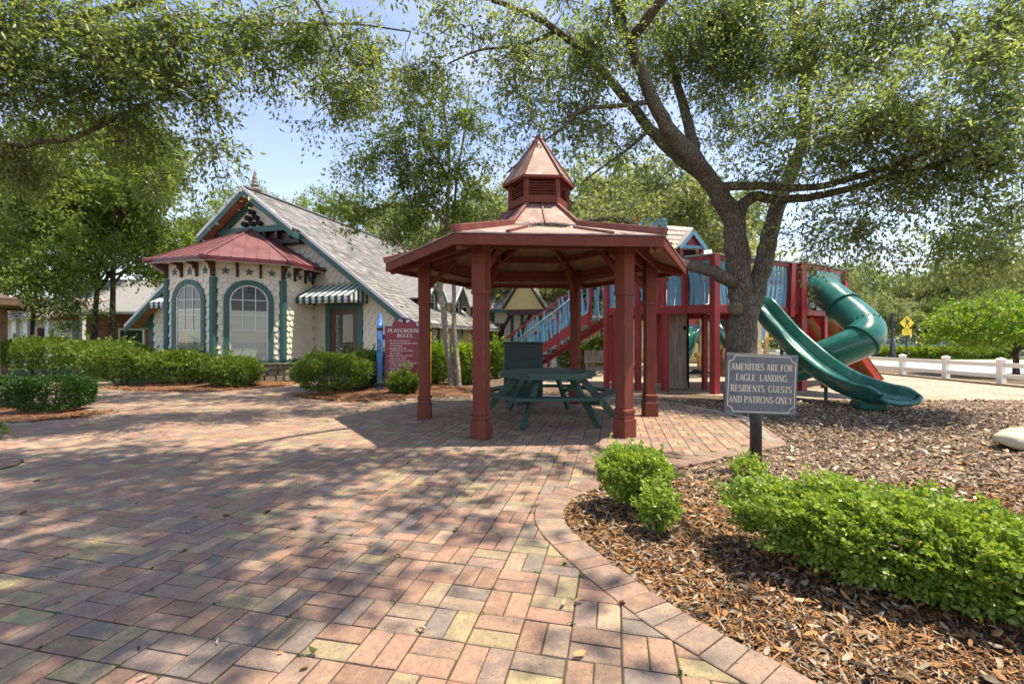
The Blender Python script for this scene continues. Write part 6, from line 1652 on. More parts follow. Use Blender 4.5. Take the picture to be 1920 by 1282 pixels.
def gate(P, f, seedv):
    """Soft 3-D noise in 0..1 that leaves open pockets between clumps."""
    a = P * f; s = seedv
    v = np.sin(a[:, 0] * 1.9 + 1.3 * np.sin(a[:, 1] * 1.3 + s) + s) + np.sin(a[:, 1] * 2.1 + 1.1 * np.sin(a[:, 2] * 1.7 + s * 2) + s * 3) + np.sin(a[:, 2] * 2.3 + 1.2 * np.sin(a[:, 0] * 1.1 + s * 5))
    return v / 6 + .5
def ell_points(ells, dens, rng, gf=1.0, thr=0.42, seedv=1.0):
    """Clump centres inside ellipsoids [(centre, radii, weight)]; dens per cubic metre."""
    outp = []
    for c, r, w in ells:
        n = max(3, int(4.19 * r[0] * r[1] * r[2] * dens * w))
        q = unit(rng.normal(size=(n, 3))) * rng.uniform(0, 1, (n, 1)) ** (1 / 2.4)
        P = np.array(c) + q * np.array(r)
        outp.append(P[gate(P, gf, seedv) > thr])
    return np.concatenate(outp)
def pxell(px, py, d, rx, ry, rd, w=1.0):
    c = at(px, py, d); return (tuple(c), (rx / FPX * d, rd * .62, ry / FPX * d), w)

def limb_mesh(m_, pts, r0, r1, seg, sub=5, wob=.05, rr=None, wig=0.03):
    P = catmull(pts, sub); n = len(P); rr = rr or random
    acc = 0
    for i in range(1, n - 1):
        P[i] = P[i] + Vector((rr.gauss(0, wig), rr.gauss(0, wig), rr.gauss(0, wig))) * lerp(r0, r1, i / n) * 2
    if hasattr(r0, '__len__'): rad = r0
    else: rad = [lerp(r0, r1, (i / (n - 1)) ** .85) for i in range(n)]
    m_.tube(P, rad, seg, wob=wob, ph=rr.uniform(0, 6))
    return P, rad

def tree(name, label, base, limbs, clumps, rng, leafmat, barkm, nleaf=45, cr=.42, leaf=.095, lw=.19, rnd=False, droop=.35, group=None, flat=.7, twigr=.016, trunk_extra=None, maxlink=3.0):
    """limbs: [(points, r0, r1, seg)], first is the trunk. clumps: centres that get joined to the nearest wood and leafed."""
    sets = clumps if isinstance(clumps, list) else [(clumps, nleaf, cr, leaf)]
    clumps = np.concatenate([q[0] for q in sets])
    t = thing(name, label, 'tree', base, 0, group)
    rr = random.Random(int(rng.integers(1 << 30)))
    m_ = MB(); nodes = []; nrad = []
    for pts, r0, r1, seg in limbs:
        P, rad = limb_mesh(m_, pts, r0, r1, seg, rr=rr)
        nodes += [tuple(p) for p in P]; nrad += list(rad)
    tr_ = m_.build('trunk', barkm, t, True)
    # link clumps
    N = np.array(nodes); keep = np.ones(len(N), bool)
    if len(clumps):
        d0 = np.array([np.min(((N - c) ** 2).sum(1)) for c in clumps]); order = np.argsort(d0)
        cap_ = len(N) + len(clumps) * 4; A = np.zeros((cap_, 3)); A[:len(N)] = N; k = len(N); tw = MB()
        for ci in order:
            c = clumps[ci]; dd = ((A[:k] - c) ** 2).sum(1); j = int(dd.argmin()); p = Vector(A[j]); q = Vector(c); L = (q - p).length
            if L < .05: continue
            mid = (p + q) / 2 + Vector((rr.gauss(0, .1), rr.gauss(0, .1), rr.gauss(.05, .1))) * L
            a_, b_ = p.lerp(mid, .55), mid.lerp(q, .55)
            r_ = twigr * min(1.6, .45 + L * .55)
            tw.tube([p, p.lerp(mid, .5) + Vector((rr.gauss(0, .03), rr.gauss(0, .03), rr.gauss(0, .03))) * L, mid, mid.lerp(q, .5) + Vector((rr.gauss(0, .04), rr.gauss(0, .04), rr.gauss(0, .04))) * L, q], [r_, r_ * .8, r_ * .65, r_ * .45, r_ * .2], 4, cap=False)
            for s_ in (a_, mid, b_, q): A[k] = s_; k += 1
        tw.build('branches', M_twig if barkm is not M_birch else barkm, t)['kind'] = 'stuff'
        VA, FA, WA, TV = [], [], [], []; k0 = 0
        for C0, nl_, cr_, lf_ in sets:
            n = len(C0); K = 8
            if n == 0: continue
            sd = unit(rng.normal(size=(n, K, 3)).reshape(-1, 3) * np.array([1, 1, flat]) + np.array([0, 0, -droop * .5])).reshape(n, K, 3)
            kk = rng.integers(0, K, (n, nl_)); S_ = np.take_along_axis(sd, kk[:, :, None], 1).reshape(-1, 3)
            tt = rng.uniform(.12, 1.0, (n * nl_, 1)) * np.repeat(rng.uniform(.65, 1.3, n), nl_)[:, None]
            P = np.repeat(C0, nl_, 0) + S_ * tt * cr_ + rng.normal(size=(n * nl_, 3)) * cr_ * .085; P[:, 2] -= (tt[:, 0] ** 2) * cr_ * droop * .6
            D = S_ * .7 + rng.normal(size=P.shape) * .62 + np.array([0, 0, -droop])
            Vv, Fv, var = leaf_arrays(P, D, rng.uniform(.6, 1.25, len(P)) * lf_, lw, rng, rnd)
            var = np.clip(var + np.repeat(np.repeat(rng.normal(0, .14, n), nl_), 6 if rnd else 4), 0, 1)
            tp_ = np.repeat(C0, K, 0) + sd.reshape(-1, 3) * cr_ * 1.05; tp_[:, 2] -= cr_ * droop * .5
            if nl_ > 40 and lf_ < .15:
                b0_ = np.repeat(C0, K, 0); dv = unit(tp_ - b0_); s1 = unit(np.cross(dv, np.array([.3, .2, .9]))); s2 = np.cross(dv, s1); rw = .0045
                TV.append(np.stack([b0_ + s1 * rw, b0_ - s1 * rw * .5 + s2 * rw * .87, b0_ - s1 * rw * .5 - s2 * rw * .87, tp_], 1).reshape(-1, 3))
            VA.append(Vv); FA.append(Fv + k0); WA.append(var); k0 += len(Vv)
        if TV:
            tv = np.concatenate(TV); ii = np.arange(len(tv) // 4)[:, None] * 4; tf = np.concatenate([ii + [0, 1, 3], ii + [1, 2, 3], ii + [2, 0, 3]], 1).reshape(-1, 3)
            put('twigs', np_mesh('twigs', tv, tf, M_twig), t)['kind'] = 'stuff'
        put('crown', np_mesh('crown', np.concatenate(VA), np.concatenate(FA), leafmat, var=np.concatenate(WA)), t)
    return t
LP = lambda *q: [at(*p) for p in q]
rt = np.random.default_rng(5)

# ------------------------------------------------------------------ the oak over the play fort
OB = Vector((4.80, 9.5, 0))
limbs = [
    ([OB + Vector((0, 0, -.15)), OB + Vector((0, 0, .12)), OB + Vector((-.02, 0, .5)), at(1390, 640, 9.5), at(1393, 585, 9.5), at(1386, 530, 9.5), at(1381, 470, 9.45), at(1374, 412, 9.4), at(1352, 372, 9.3), at(1326, 332, 9.2), at(1292, 288, 9.0), at(1257, 248, 8.85), at(1226, 190, 8.7), at(1205, 140, 8.6), at(1190, 100, 8.5), at(1165, 45, 8.3), at(1140, -30, 8.1)], .355, .06, 18),
    ([at(1398, 600, 9.5), at(1418, 540, 9.48), at(1436, 470, 9.45), at(1451, 410, 9.45), at(1464, 368, 9.5), at(1484, 320, 9.6), at(1506, 258, 9.7), at(1508, 180, 9.8), at(1500, 100, 9.9), at(1488, 45, 9.9), at(1476, -40, 10)], .21, .06, 14),
    ([at(1508, 178, 9.8), at(1524, 105, 9.6), at(1534, 45, 9.5), at(1548, -40, 9.4)], .10, .05, 9),
    ([at(1322, 330, 9.2), at(1268, 292, 9.3), at(1218, 242, 9.3), at(1176, 188, 9.0), at(1120, 125, 8.6), at(1050, 62, 8.2), at(980, 22, 7.8), at(890, -10, 7.4)], .145, .03, 12),
    ([at(1302, 280, 9.1), at(1286, 215, 9.4), at(1268, 150, 9.6), at(1245, 80, 9.8), at(1222, 15, 10), at(1200, -50, 10)], .115, .04, 10),
    ([at(1378, 412, 9.42), at(1394, 384, 9.3), at(1414, 368, 9.2), at(1442, 373, 9.1), at(1475, 374, 9.0), at(1530, 368, 8.6), at(1600, 352, 8.2), at(1690, 325, 7.7), at(1790, 305, 7.3), at(1900, 320, 7.0)], .135, .03, 10),
    ([at(1330, 353, 9.25), at(1380, 349, 9.0), at(1440, 350, 8.8), at(1500, 353, 8.6), at(1560, 345, 8.2), at(1650, 318, 7.6), at(1740, 285, 7.2), at(1850, 250, 6.9)], .10, .03, 10),
    ([at(1376, 528, 9.4), at(1335, 510, 9.25), at(1292, 496, 9.3), at(1258, 482, 9.6), at(1226, 455, 10.1), at(1190, 424, 10.5), at(1150, 410, 10.7), at(1095, 416, 10.8), at(1040, 428, 10.8)], .145, .04, 12),
    ([at(1214, 192, 8.7), at(1150, 200, 8.5), at(1090, 206, 8.3), at(1055, 240, 8.2), at(1010, 272, 8.1), at(950, 325, 8.0)], .05, .015, 7),
    ([at(1218, 244, 9.3), at(1170, 285, 9.2), at(1120, 320, 9.2), at(1090, 345, 9.2)], .04, .015, 7),
    ([at(1040, 60, 8.2), at(980, 85, 8.0), at(900, 95, 7.8), at(840, 120, 7.6)], .04, .012, 7),
    ([at(1180, 80, 8.4), (3.2, 6.5, 7.6), (4.0, 4.5, 8.6), (4.2, 2.0, 8.8)], .10, .03, 8),
    ([at(1165, 45, 8.3), (1.6, 7.0, 8.6), (0.2, 5.6, 8.8), (-1.0, 3.6, 8.4)], .10, .03, 8),
    ([at(1490, 45, 9.9), (6.4, 9.2, 9.6), (7.2, 8.0, 10.0), (8.5, 6.5, 9.5)], .09, .03, 8),
]
vis = [pxell(1640, 215, 7.4, 150, 85, 1.1, .75), pxell(1820, 200, 6.8, 150, 120, 1.1, .75), pxell(1520, 235, 8.0, 110, 80, 1.0, .8), pxell(1720, 330, 7.6, 190, 70, 1.1, .55), pxell(1870, 330, 7.0, 90, 150, .9, .5),
       pxell(1560, 420, 8.6, 80, 55, .8, .55), pxell(1690, 430, 8.4, 110, 55, .9, .45), pxell(1830, 450, 7.8, 100, 75, .8, .5), pxell(1890, 60, 7.2, 110, 90, 1.2, .8), pxell(1640, 60, 8.4, 190, 80, 1.4, .75),
       pxell(1400, 110, 9.4, 150, 120, 1.4, .55), pxell(1280, 60, 9.2, 140, 90, 1.4, .6), pxell(1100, 70, 8.4, 130, 95, 1.3, .55), pxell(960, 95, 7.8, 90, 100, 1.0, .45), pxell(1130, 220, 8.8, 120, 90, 1.0, .45), pxell(1000, 240, 8.2, 70, 80, .8, .35),
       pxell(1340, 230, 9.6, 80, 70, 1.0, .35), pxell(1440, 300, 8.6, 70, 45, .7, .4), pxell(1180, 330, 9.4, 90, 50, .8, .35), pxell(1130, 400, 10.6, 120, 26, .6, .45), pxell(860, 40, 7.6, 70, 60, .8, .4), pxell(1600, 470, 8.4, 90, 40, .7, .5), pxell(1760, 480, 8.2, 90, 45, .7, .6), pxell(1895, 500, 7.4, 50, 50, .5, .7), pxell(1480, 330, 8.8, 60, 40, .6, .5), pxell(1400, 40, 9.2, 160, 60, 1.2, .5)]
hid_shade = [((0.7, 4.3, 8.9), (2.5, 1.3, .9), 1.2), ((0.3, 2.3, 8.5), (2.0, 1.6, .9), 1.5), ((2.6, 3.0, 8.7), (1.2, 1.6, .7), .45), ((3.6, 4.6, 8.9), (1.5, .9, .8), .4), ((1.4, 10.8, 11.0), (3.0, 1.5, 1.0), .35)]  # unseen crown clumps with larger leaves, added overhead to shade the paving
cl = ell_points(vis, 38.0, rt, 2.1, .37, 2.0)
clh = ell_points(hid_shade, 8.6, rt, 2.3, .51, 4.0)
print('oak clumps', len(cl), len(clh)); oak = tree('live_oak', 'forked live oak spreading over the play fort behind the notice sign', OB, limbs, [(cl, 84, .62, .096), (clh, 84, .60, .17)], rt, ML_oak, M_bark, lw=.20, droop=.30)
# sawn limb scar on the trunk
sc_ = at(1384, 578, 9.28)
m_ = MB(); m_.tube([sc_ + Vector((0, .12, 0)), sc_ + Vector((-.01, .03, 0)), sc_ + Vector((-.01, -.03, 0)), sc_ + Vector((-.01, -.035, 0))], [.16, .14, .12, .05], 16, wob=.04); m_.build('branch_scar', mat('sawn wood', (.17, .14, .10), .95, .5, 30, 1.0, 50, spec=.1, stain=(.06, .05, .035), stain_amt=.8, stain_scale=14), oak, True)
# ------------------------------------------------------------------ oak at the left whose boughs hang over the plaza
LB = Vector((-9.4, 5.2, 0))
limbs = [
    ([LB + Vector((0, 0, -.1)), LB + Vector((0, 0, .5)), LB + Vector((.1, 0, 2)), LB + Vector((.3, 0, 3.8)), LB + Vector((1.0, -.2, 5.6)), (-7.2, 4.8, 7.2), (-5.0, 4.4, 8.2), (-2.6, 3.8, 8.8)], .42, .05, 16),
    ([LB + Vector((.25, 0, 3.5)), (-8.2, 6.0, 4.0), at(0, 272, 6.8), at(70, 266, 6.6), at(140, 258, 6.5), at(230, 215, 6.4), at(330, 170, 6.3)], .085, .012, 8),
    ([LB + Vector((.6, 0, 4.6)), at(60, 60, 6.3), at(200, 20, 6.1), at(330, -10, 6.2), at(470, -20, 6.5), at(580, -8, 6.8), at(618, 60, 6.9), at(640, 130, 6.9)], .07, .012, 8),
    ([(-7.4, 4.9, 7.0), (-6.6, 7.0, 8.2), (-5.4, 9.0, 9.4), (-3.6, 10.6, 10.4)], .12, .03, 8),
    ([LB + Vector((.6, 0, 4.4)), (-7.9, 6.6, 5.5), at(170, 60, 7.5), at(420, 50, 7.8), at(640, 45, 8.0), at(770, 60, 8.0)], .06, .012, 7),
    ([(-6.0, 4.6, 7.8), (-4.4, 2.8, 8.2), (-2.8, 1.6, 8.2)], .08, .03, 7),
]
vis = [pxell(90, 110, 6.2, 150, 130, .9, 1.1), pxell(290, 95, 6.2, 140, 95, .9, .95), pxell(210, 235, 6.6, 120, 70, .8, .75), pxell(60, 280, 7.0, 100, 70, .8, .9), pxell(390, 225, 6.2, 55, 75, .45, .9), pxell(420, 290, 6.1, 34, 38, .3, 1.0),
       pxell(450, 90, 6.6, 90, 85, .8, .7), pxell(560, 60, 7.2, 110, 70, .9, .75), pxell(640, 160, 7.0, 80, 70, .7, .6), pxell(720, 110, 7.6, 110, 80, .9, .5), pxell(600, 250, 7.4, 60, 40, .5, .55), pxell(300, 330, 7.2, 55, 45, .5, .5), pxell(60, 350, 7.4, 70, 40, .6, .4)]
hid_shade = [((-2.2, 3.9, 8.6), (2.2, 1.5, .9), 1.1), ((-1.6, 2.2, 8.3), (1.5, 1.5, .9), .7), ((-3.6, 9.7, 10.2), (3.2, 1.5, 1.0), .6), ((-6.8, 9.6, 10.4), (3.0, 1.5, 1.0), .5), ((-0.6, 8.9, 9.8), (2.2, 1.3, .8), .5)]  # unseen clumps above the view, placed to throw dapples on the plaza
cl = ell_points(vis, 60.0, rt, 2.4, .38, 1.2)
clh = ell_points(hid_shade, 8.6, rt, 2.3, .51, 6.1)
print('left clumps', len(cl), len(clh)); tree('live_oak', 'dark-leaved oak whose boughs hang in from the upper left corner', LB, limbs, [(cl, 84, .52, .086), (clh, 84, .60, .17)], rt, ML_oakd, M_bark, lw=.20, droop=.40)

# ------------------------------------------------------------------ slim pale-barked tree by the rules sign
BB = gr(850, 726) 
limbs = [
    ([BB + Vector((-.03, 0, -.05)), at(845, 690, 12.1), at(838, 640, 12.1), at(833, 590, 12.1), at(826, 545, 12.1), at(833, 480, 12.1), at(838, 400, 12.1), at(842, 300, 12.0), at(832, 200, 11.9), at(824, 120, 11.8)], .115, .02, 10),
    ([at(860, 730, 12.0), at(858, 690, 12.0), at(852, 620, 12.1), at(851, 540, 12.2), at(850, 450, 12.3), at(856, 340, 12.4), at(872, 240, 12.5), at(880, 160, 12.6)], .085, .02, 9),
    ([at(826, 548, 12.1), at(806, 530, 11.9), at(780, 500, 11.7), at(752, 460, 11.5), at(700, 410, 11.3), at(655, 380, 11.2)], .06, .012, 8),
    ([at(836, 420, 12.1), at(795, 370, 11.8), at(765, 310, 11.6), at(740, 250, 11.5)], .045, .012, 7),
    ([at(840, 330, 12), at(800, 270, 11.8), at(770, 200, 11.7)], .035, .01, 6),
]
vis = [pxell(820, 350, 12, 90, 90, 1.1, .9), pxell(720, 400, 11.5, 80, 55, .8, .9), pxell(760, 290, 11.7, 90, 70, .9, .8), pxell(830, 220, 12, 80, 80, 1.0, .75), pxell(660, 410, 11.3, 45, 40, .5, .8), pxell(870, 420, 12.2, 50, 50, .7, .7), pxell(690, 330, 11.5, 70, 50, .7, .6), pxell(780, 160, 11.8, 60, 50, .7, .55), pxell(770, 450, 11.8, 50, 26, .5, .6), pxell(640, 345, 11.5, 60, 50, .7, .55), pxell(715, 225, 11.8, 80, 65, .8, .5), pxell(905, 310, 12.3, 55, 80, .8, .45)]
tree('slim_tree', 'slim twin-stemmed pale-barked tree rising behind the front left gazebo post', BB, limbs, ell_points(vis, 25.0, rt, 1.9, .36, 3.3), rt, ML_birch, M_birch, 60, .52, .095, .27, False, .35, twigr=.012)

# ------------------------------------------------------------------ trees further off: three patterns, copied and turned
def pattern(name, h, cr_, ch, trunk_r, lean, nl, dens, leafmat, barkm, leaf, nleaf, seedv, low=.35, lw=.22):
    rg = np.random.default_rng(seedv); r_ = random.Random(seedv)
    L_ = [([Vector((0, 0, -.1)), Vector((0, 0, h * .15)), Vector((lean * .4, 0, h * .4)), Vector((lean, 0, h * .65)), Vector((lean, .1, h * .92))], trunk_r, .03, 10)]
    ells = []
    for i in range(nl):
        a_ = 2 * PI * i / nl + r_.uniform(-.4, .4); z0 = h * r_.uniform(low, .6); el = r_.uniform(.15, .75); rr_ = cr_ * r_.uniform(.65, 1.0)
        e_ = Vector((math.cos(a_) * rr_, math.sin(a_) * rr_, z0 + ch * el * .6))
        L_.append(([Vector((lean * .6, 0, z0)), Vector((e_.x * .4, e_.y * .4, lerp(z0, e_.z, .55))), e_], trunk_r * .42, .02, 7))
        ells.append((tuple(e_ * Vector((.85, .85, 1))), (cr_ * r_.uniform(.34, .5), cr_ * r_.uniform(.34, .5), ch * r_.uniform(.16, .26)), 1.0))
    ells.append(((lean, 0, h * .86), (cr_ * .5, cr_ * .5, ch * .24), 1.0)); ells.append(((lean, 0, h * .68), (cr_ * .6, cr_ * .6, ch * .28), .7))
    C = ell_points(ells, dens, rg, .9, .40, seedv * 1.0)
    return tree(name, 'x', (0, 0, 0), L_, C, rg, leafmat, barkm, nleaf, .62, leaf, lw, False, .3, twigr=.02)
pA = pattern('deciduous_tree', 11.0, 3.2, 7.5, .15, .4, 8, 5.5, ML_light, M_bark2, .17, 70, 31, .3)
pB = pattern('broad_oak', 8.6, 5.0, 6.0, .30, .5, 10, 3.6, ML_grey_haze, M_bark, .19, 80, 32, .28)
pC = pattern('young_tree', 6.5, 2.2, 4.4, .09, .2, 7, 11.0, ML_birch, M_bark2, .13, 60, 33, .3)
used_p = set()
def plant(p, x, y, rz, sc__, label, group=None):
    o_ = p if p.name not in used_p else copy_tree(p)
    used_p.add(p.name); o_.location = (x, y, -.02); o_.rotation_euler = (0, 0, rz); o_.scale = (sc__,) * 3
    o_['label'] = label
    if group: o_['group'] = group
    elif 'group' in o_: del o_['group']
    return o_
G1 = 'trees behind the cottages'
plant(pA, -17.9, 19.5, 0.3, .95, 'slim brown trunk left of its twin, leafy crown over the red cottage')
plant(pA, -16.6, 18.9, 2.1, 1.0, 'brown trunk right of its twin, leafy crown beside the striped left awning')
plant(pC, -18.6, 17.6, 1.0, 1.0, 'small tree with forked low trunk behind the left hedge')
plant(pC, -15.2, 22.5, 2.4, 1.2, 'young leafy tree between red cottage and cream cottage')
for i, (x, y, rz, s) in enumerate(((-13.5, 31, .4, 1.05), (-20, 34, 2.2, 1.2), (-27, 30, 4.0, 1.1), (-9, 38, 5.1, 1.15), (-25.5, 22, 1.2, .95), (-34, 27, .1, 1.3), (-4, 41, 3.0, 1.1))):
    plant(pA, x, y, rz, s, 'pale green leafy tree behind the cottages, ' + ('fifth', 'fourth', 'third', 'sixth', 'first', 'second', 'seventh')[i] + ' from the left', G1)
plant(pB, 5.2, 20.5, 0.5, 1.12, 'grey-green oak rising behind the gazebo cupola and play fort')
plant(pB, -0.6, 27.5, 2.5, 1.25, 'grey-green oak behind the cottages, left of the gazebo cupola')
G2 = 'oaks beyond the road'; ORD = ('first', 'second', 'third', 'fourth', 'fifth', 'sixth', 'seventh', 'eighth', 'ninth', 'tenth', 'eleventh'); OX = [19.5 / 38, 26.5 / 41, 34 / 44, 42 / 43, 50 / 47, 14 / 46, 9.5 / 52, 57 / 40, 24 / 55, 38 / 60, 62 / 62]
for i, (x, y, rz, s) in enumerate(((19.5, 38, .2, .92), (26.5, 41, 1.7, 1.0), (34, 44, 2.9, 1.05), (42, 43, 4.2, 1.05), (50, 47, 5.0, 1.2), (14, 46, 3.4, .95), (9.5, 52, 1.1, .9), (57, 40, 3.0, 1.2), (24, 55, .9, 1.05), (38, 60, 2.2, 1.2), (62, 62, 2.8, 1.4))):
    plant(pB, x, y, rz, s, 'hazy grey-green oak beyond the road, ' + ORD[sorted(range(11), key=lambda j: OX[j])[::1].index(i)] + ' from the left in its row', G2)
for i, (x, y, rz, s) in enumerate(((23.0, 39.5, .6, .75), (36.0, 38.5, 2.6, .75), (29.5, 47, 4.4, .9))):
    plant(pC, x, y, rz, s, ('small bright green tree left of the parked cars', 'small bright green tree to the right of the silver car', 'small bright green tree behind the parked cars')[i], 'small trees by the parked cars')
# far wood
n = 26000; X = rt.uniform(-150, 150, n); base_h = 7.5 + 2.5 * np.sin(X * .11) + 1.6 * np.sin(X * .31 + 1); Z = rt.uniform(0, 1, n) ** .8 * base_h; Y = 78 + 10 * rt.normal(size=n) * .5 - Z * .15
P = np.stack([X, Y, Z], 1); Vv, Fv, var = leaf_arrays(P, rt.normal(size=P.shape) + np.array([0, -.4, 0]), rt.uniform(.7, 1.5, n), .42, rt)
o = put('distant_woods', np_mesh('distant_woods', Vv, Fv, ML_grey_haze, var=var)); o['kind'] = 'stuff'; tag(o, 'far grey-green wood closing the view', 'woods')

# ------------------------------------------------------------------ shrubs
def shrub(name, label, c, r, h, n, leaf, lm, boxy=1.0, z0=.08, group=None, stems=7, lw=.30, rnd=False, lump=.17, cat='shrub', rz=0.0, seedv=None, thick=.18, shoots=50, taper=1.0):
    """Leafy shell over a (super-)ellipsoid of half-width r=(rx, ry), from z0 to h, with stems inside."""
    rg = np.random.default_rng(seedv or int(rt.integers(1 << 30))); t = thing(name, label, cat, c, rz, group); c = Vector(c)
    q = unit(rg.normal(size=(n, 3))); q[:, 2] = np.abs(q[:, 2]) * np.where(rg.uniform(size=n) < .36, -1, 1)
    s_ = (np.abs(q) ** (2 * boxy)).sum(1, keepdims=True) ** (-1 / (2 * boxy)); q = q * s_
    qq = q * np.array([r[0], r[1], h]); sd_ = float(rg.uniform(0, 9)); g_ = .6 * (gate(qq / min(r[1], h) * 2.0, 1.0, sd_) - .5) + .55 * (gate(qq / min(r[1], h) * 5.5, 1.0, sd_ + 3) - .5)
    rad = 1 - np.abs(rg.normal(0, thick, n)) + lump * 2 * g_
    hz_ = (h - z0) / 2; P = q * rad[:, None] * np.array([r[0], r[1], hz_]) + np.array([0, 0, z0 + hz_])
    pk = gate(qq / min(r[1], h) * 4.2, 1.0, sd_ + 7)
    keep = (P[:, 2] > .02) & ((pk > .30) | (rg.uniform(size=n) < .25)); P = P[keep]; q = q[keep]
    if shoots:
        ns, kl = shoots, 16; qi = rg.integers(0, len(P), ns); o0 = P[qi]; dv = unit(q[qi] * np.array([1, 1, .6]) + rg.normal(size=(ns, 3)) * .35 + np.array([0, 0, .9]))
        ln = rg.uniform(2.0, 5.5, (ns, 1, 1)) * leaf; tt = np.linspace(.05, 1, kl)[None, :, None]
        PS = (o0[:, None, :] + dv[:, None, :] * tt * ln + rg.normal(size=(ns, kl, 3)) * leaf * .12).reshape(-1, 3); QS = (dv[:, None, :] * .6 + rg.normal(size=(ns, kl, 3)) * .7).reshape(-1, 3)
        P = np.concatenate([P, PS]); q = np.concatenate([q, QS])
    P[:, 2] *= lerp(1.0, taper, np.clip(P[:, 0] / r[0] * .5 + .5, 0, 1)) if taper != 1.0 else 1.0
    D = q * np.array([1, 1, .8]) + rg.normal(size=P.shape) * .55 + np.array([0, 0, .45])
    Vv, Fv, var = leaf_arrays(P, D, rg.uniform(.65, 1.25, len(P)) * leaf, lw, rg, rnd)
    top_sun = np.clip((P[:, 2] / h - .55) * .35, -.2, .25); var = np.clip(var + np.repeat(top_sun, 6 if rnd else 4), 0, 1)  # leaves lighten with height: sunlit tops put into the colour
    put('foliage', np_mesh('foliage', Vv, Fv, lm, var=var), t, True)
    m_ = MB(); rr = random.Random(int(rg.integers(1 << 30)))
    for i in range(stems):
        a_ = 2 * PI * i / stems + rr.uniform(-.3, .3); k = rr.uniform(.35, .85); e_ = Vector((r[0] * k * math.cos(a_), r[1] * k * math.sin(a_), h * rr.uniform(.6, .9))); b_ = Vector((r[0] * .12 * math.cos(a_), r[1] * .12 * math.sin(a_), -.02))
        w_ = min(.018, .03 * h + .003); m_.tube([b_, b_.lerp(e_, .4) + Vector((rr.gauss(0, .03), rr.gauss(0, .03), 0)), e_], [w_, w_ * .75, w_ * .3], 5)
        for j in range(3):
            p_ = b_.lerp(e_, rr.uniform(.35, .8)); m_.tube([p_, p_ + Vector((rr.gauss(0, .3) * r[0], rr.gauss(0, .3) * r[1], rr.uniform(.05, .25) * h))], [w_ * .5, w_ * .2], 4)
    m_.build('stem', M_twig, t, local=True)
    return t
def shrub_px(px, d, wpx, top, n, leaf, lm, label, ry=None, **kw):
    x = (px - 960) / FPX * d; rx = wpx / 2 / FPX * d * .95; h = (EYE - (top - 641) / FPX * d) * .92
    return shrub(kw.pop('name', 'shrub'), label, (x, d, 0), (rx, ry or rx * .85), h, n, leaf, lm, **kw)
shrub_px(88, 16.4, 150, 629, 11000, .085, ML_hol, 'rounded holly shrub at the far left end of the house hedge', boxy=1.25, z0=.28)
shrub_px(196, 14.8, 150, 633, 10000, .08, ML_hol, 'tall pale-topped holly shrub left of the cottage, bare stems below', boxy=1.25, z0=.38)
shrub_px(228, 12.7, 122, 645, 10000, .07, ML_hol, 'holly shrub at the left end of the bed in front of the bay', boxy=1.3, z0=.22)
shrub_px(338, 12.6, 130, 652, 10000, .07, ML_hol, 'holly shrub in the middle of the bed below the bay windows', boxy=1.3, z0=.12)
shrub_px(440, 12.1, 104, 664, 8500, .065, ML_hol, 'loose holly shrub at the right end of the bay bed beside the stone base', boxy=1.1, z0=.03, lump=.2)
shrub_px(622, 10.75, 142, 656, 12000, .06, ML_hol, 'big holly shrub at the plaza corner in front of the cottage door', boxy=1.2, z0=.06, lump=.16)
shrub_px(690, 11.7, 86, 650, 7500, .06, ML_hol, 'holly shrub tucked behind the corner shrub, against the blue crayon post', boxy=1.2, z0=.12, ry=.4)
shrub_px(757, 10.35, 62, 696, 4500, .055, ML_hol, 'low sprawling shrub at the foot of the rules sign', boxy=1.0, z0=.02, lump=.25)
shrub_px(790, 13.3, 40, 676, 2500, .06, ML_hol, 'small shrub behind the left gazebo post', boxy=1.0, z0=.02)
shrub_px(815, 13.1, 70, 640, 7000, .07, ML_bri, 'bright green shrub left of the slim twin-stemmed tree', boxy=1.2, z0=.05)
shrub_px(875, 13.4, 75, 637, 8000, .07, ML_bri, 'bright green shrub right of the slim twin-stemmed tree', boxy=1.2, z0=.05)
shrub_px(930, 15.5, 46, 636, 4500, .075, ML_bri, 'sunlit yellow-green shrub beside the foot of the fort stairs', boxy=1.1, z0=.05)
shrub_px(1078, 19.5, 70, 640, 4500, .09, ML_hol, 'dark shrub behind the gazebo back post near the fort stairs', boxy=1.1, z0=.02)
shrub_px(1128, 23.5, 70, 632, 4500, .10, ML_hol, 'dark foundation shrub against the yellow cottage', boxy=1.1, z0=.02)
shrub_px(100, 7.95, 108, 701, 16000, .04, ML_clip, 'box-shaped clipped hedge block with square right end at the plaza edge', ry=.42, boxy=2.6, z0=.05, lump=.05, thick=.10)
shrub_px(-14, 8.55, 128, 702, 12000, .04, ML_clip, 'clipped hedge block running out of the left edge of the picture', ry=.42, boxy=2.4, z0=.05, lump=.06, thick=.10)
shrub('plant', 'small tuft of green leaves at the left edge of the paving', (-6.5, 5.62, 0), (.2, .18), .18, 500, .045, ML_birch, 1.0, .01, cat='plant', stems=3, shoots=8)
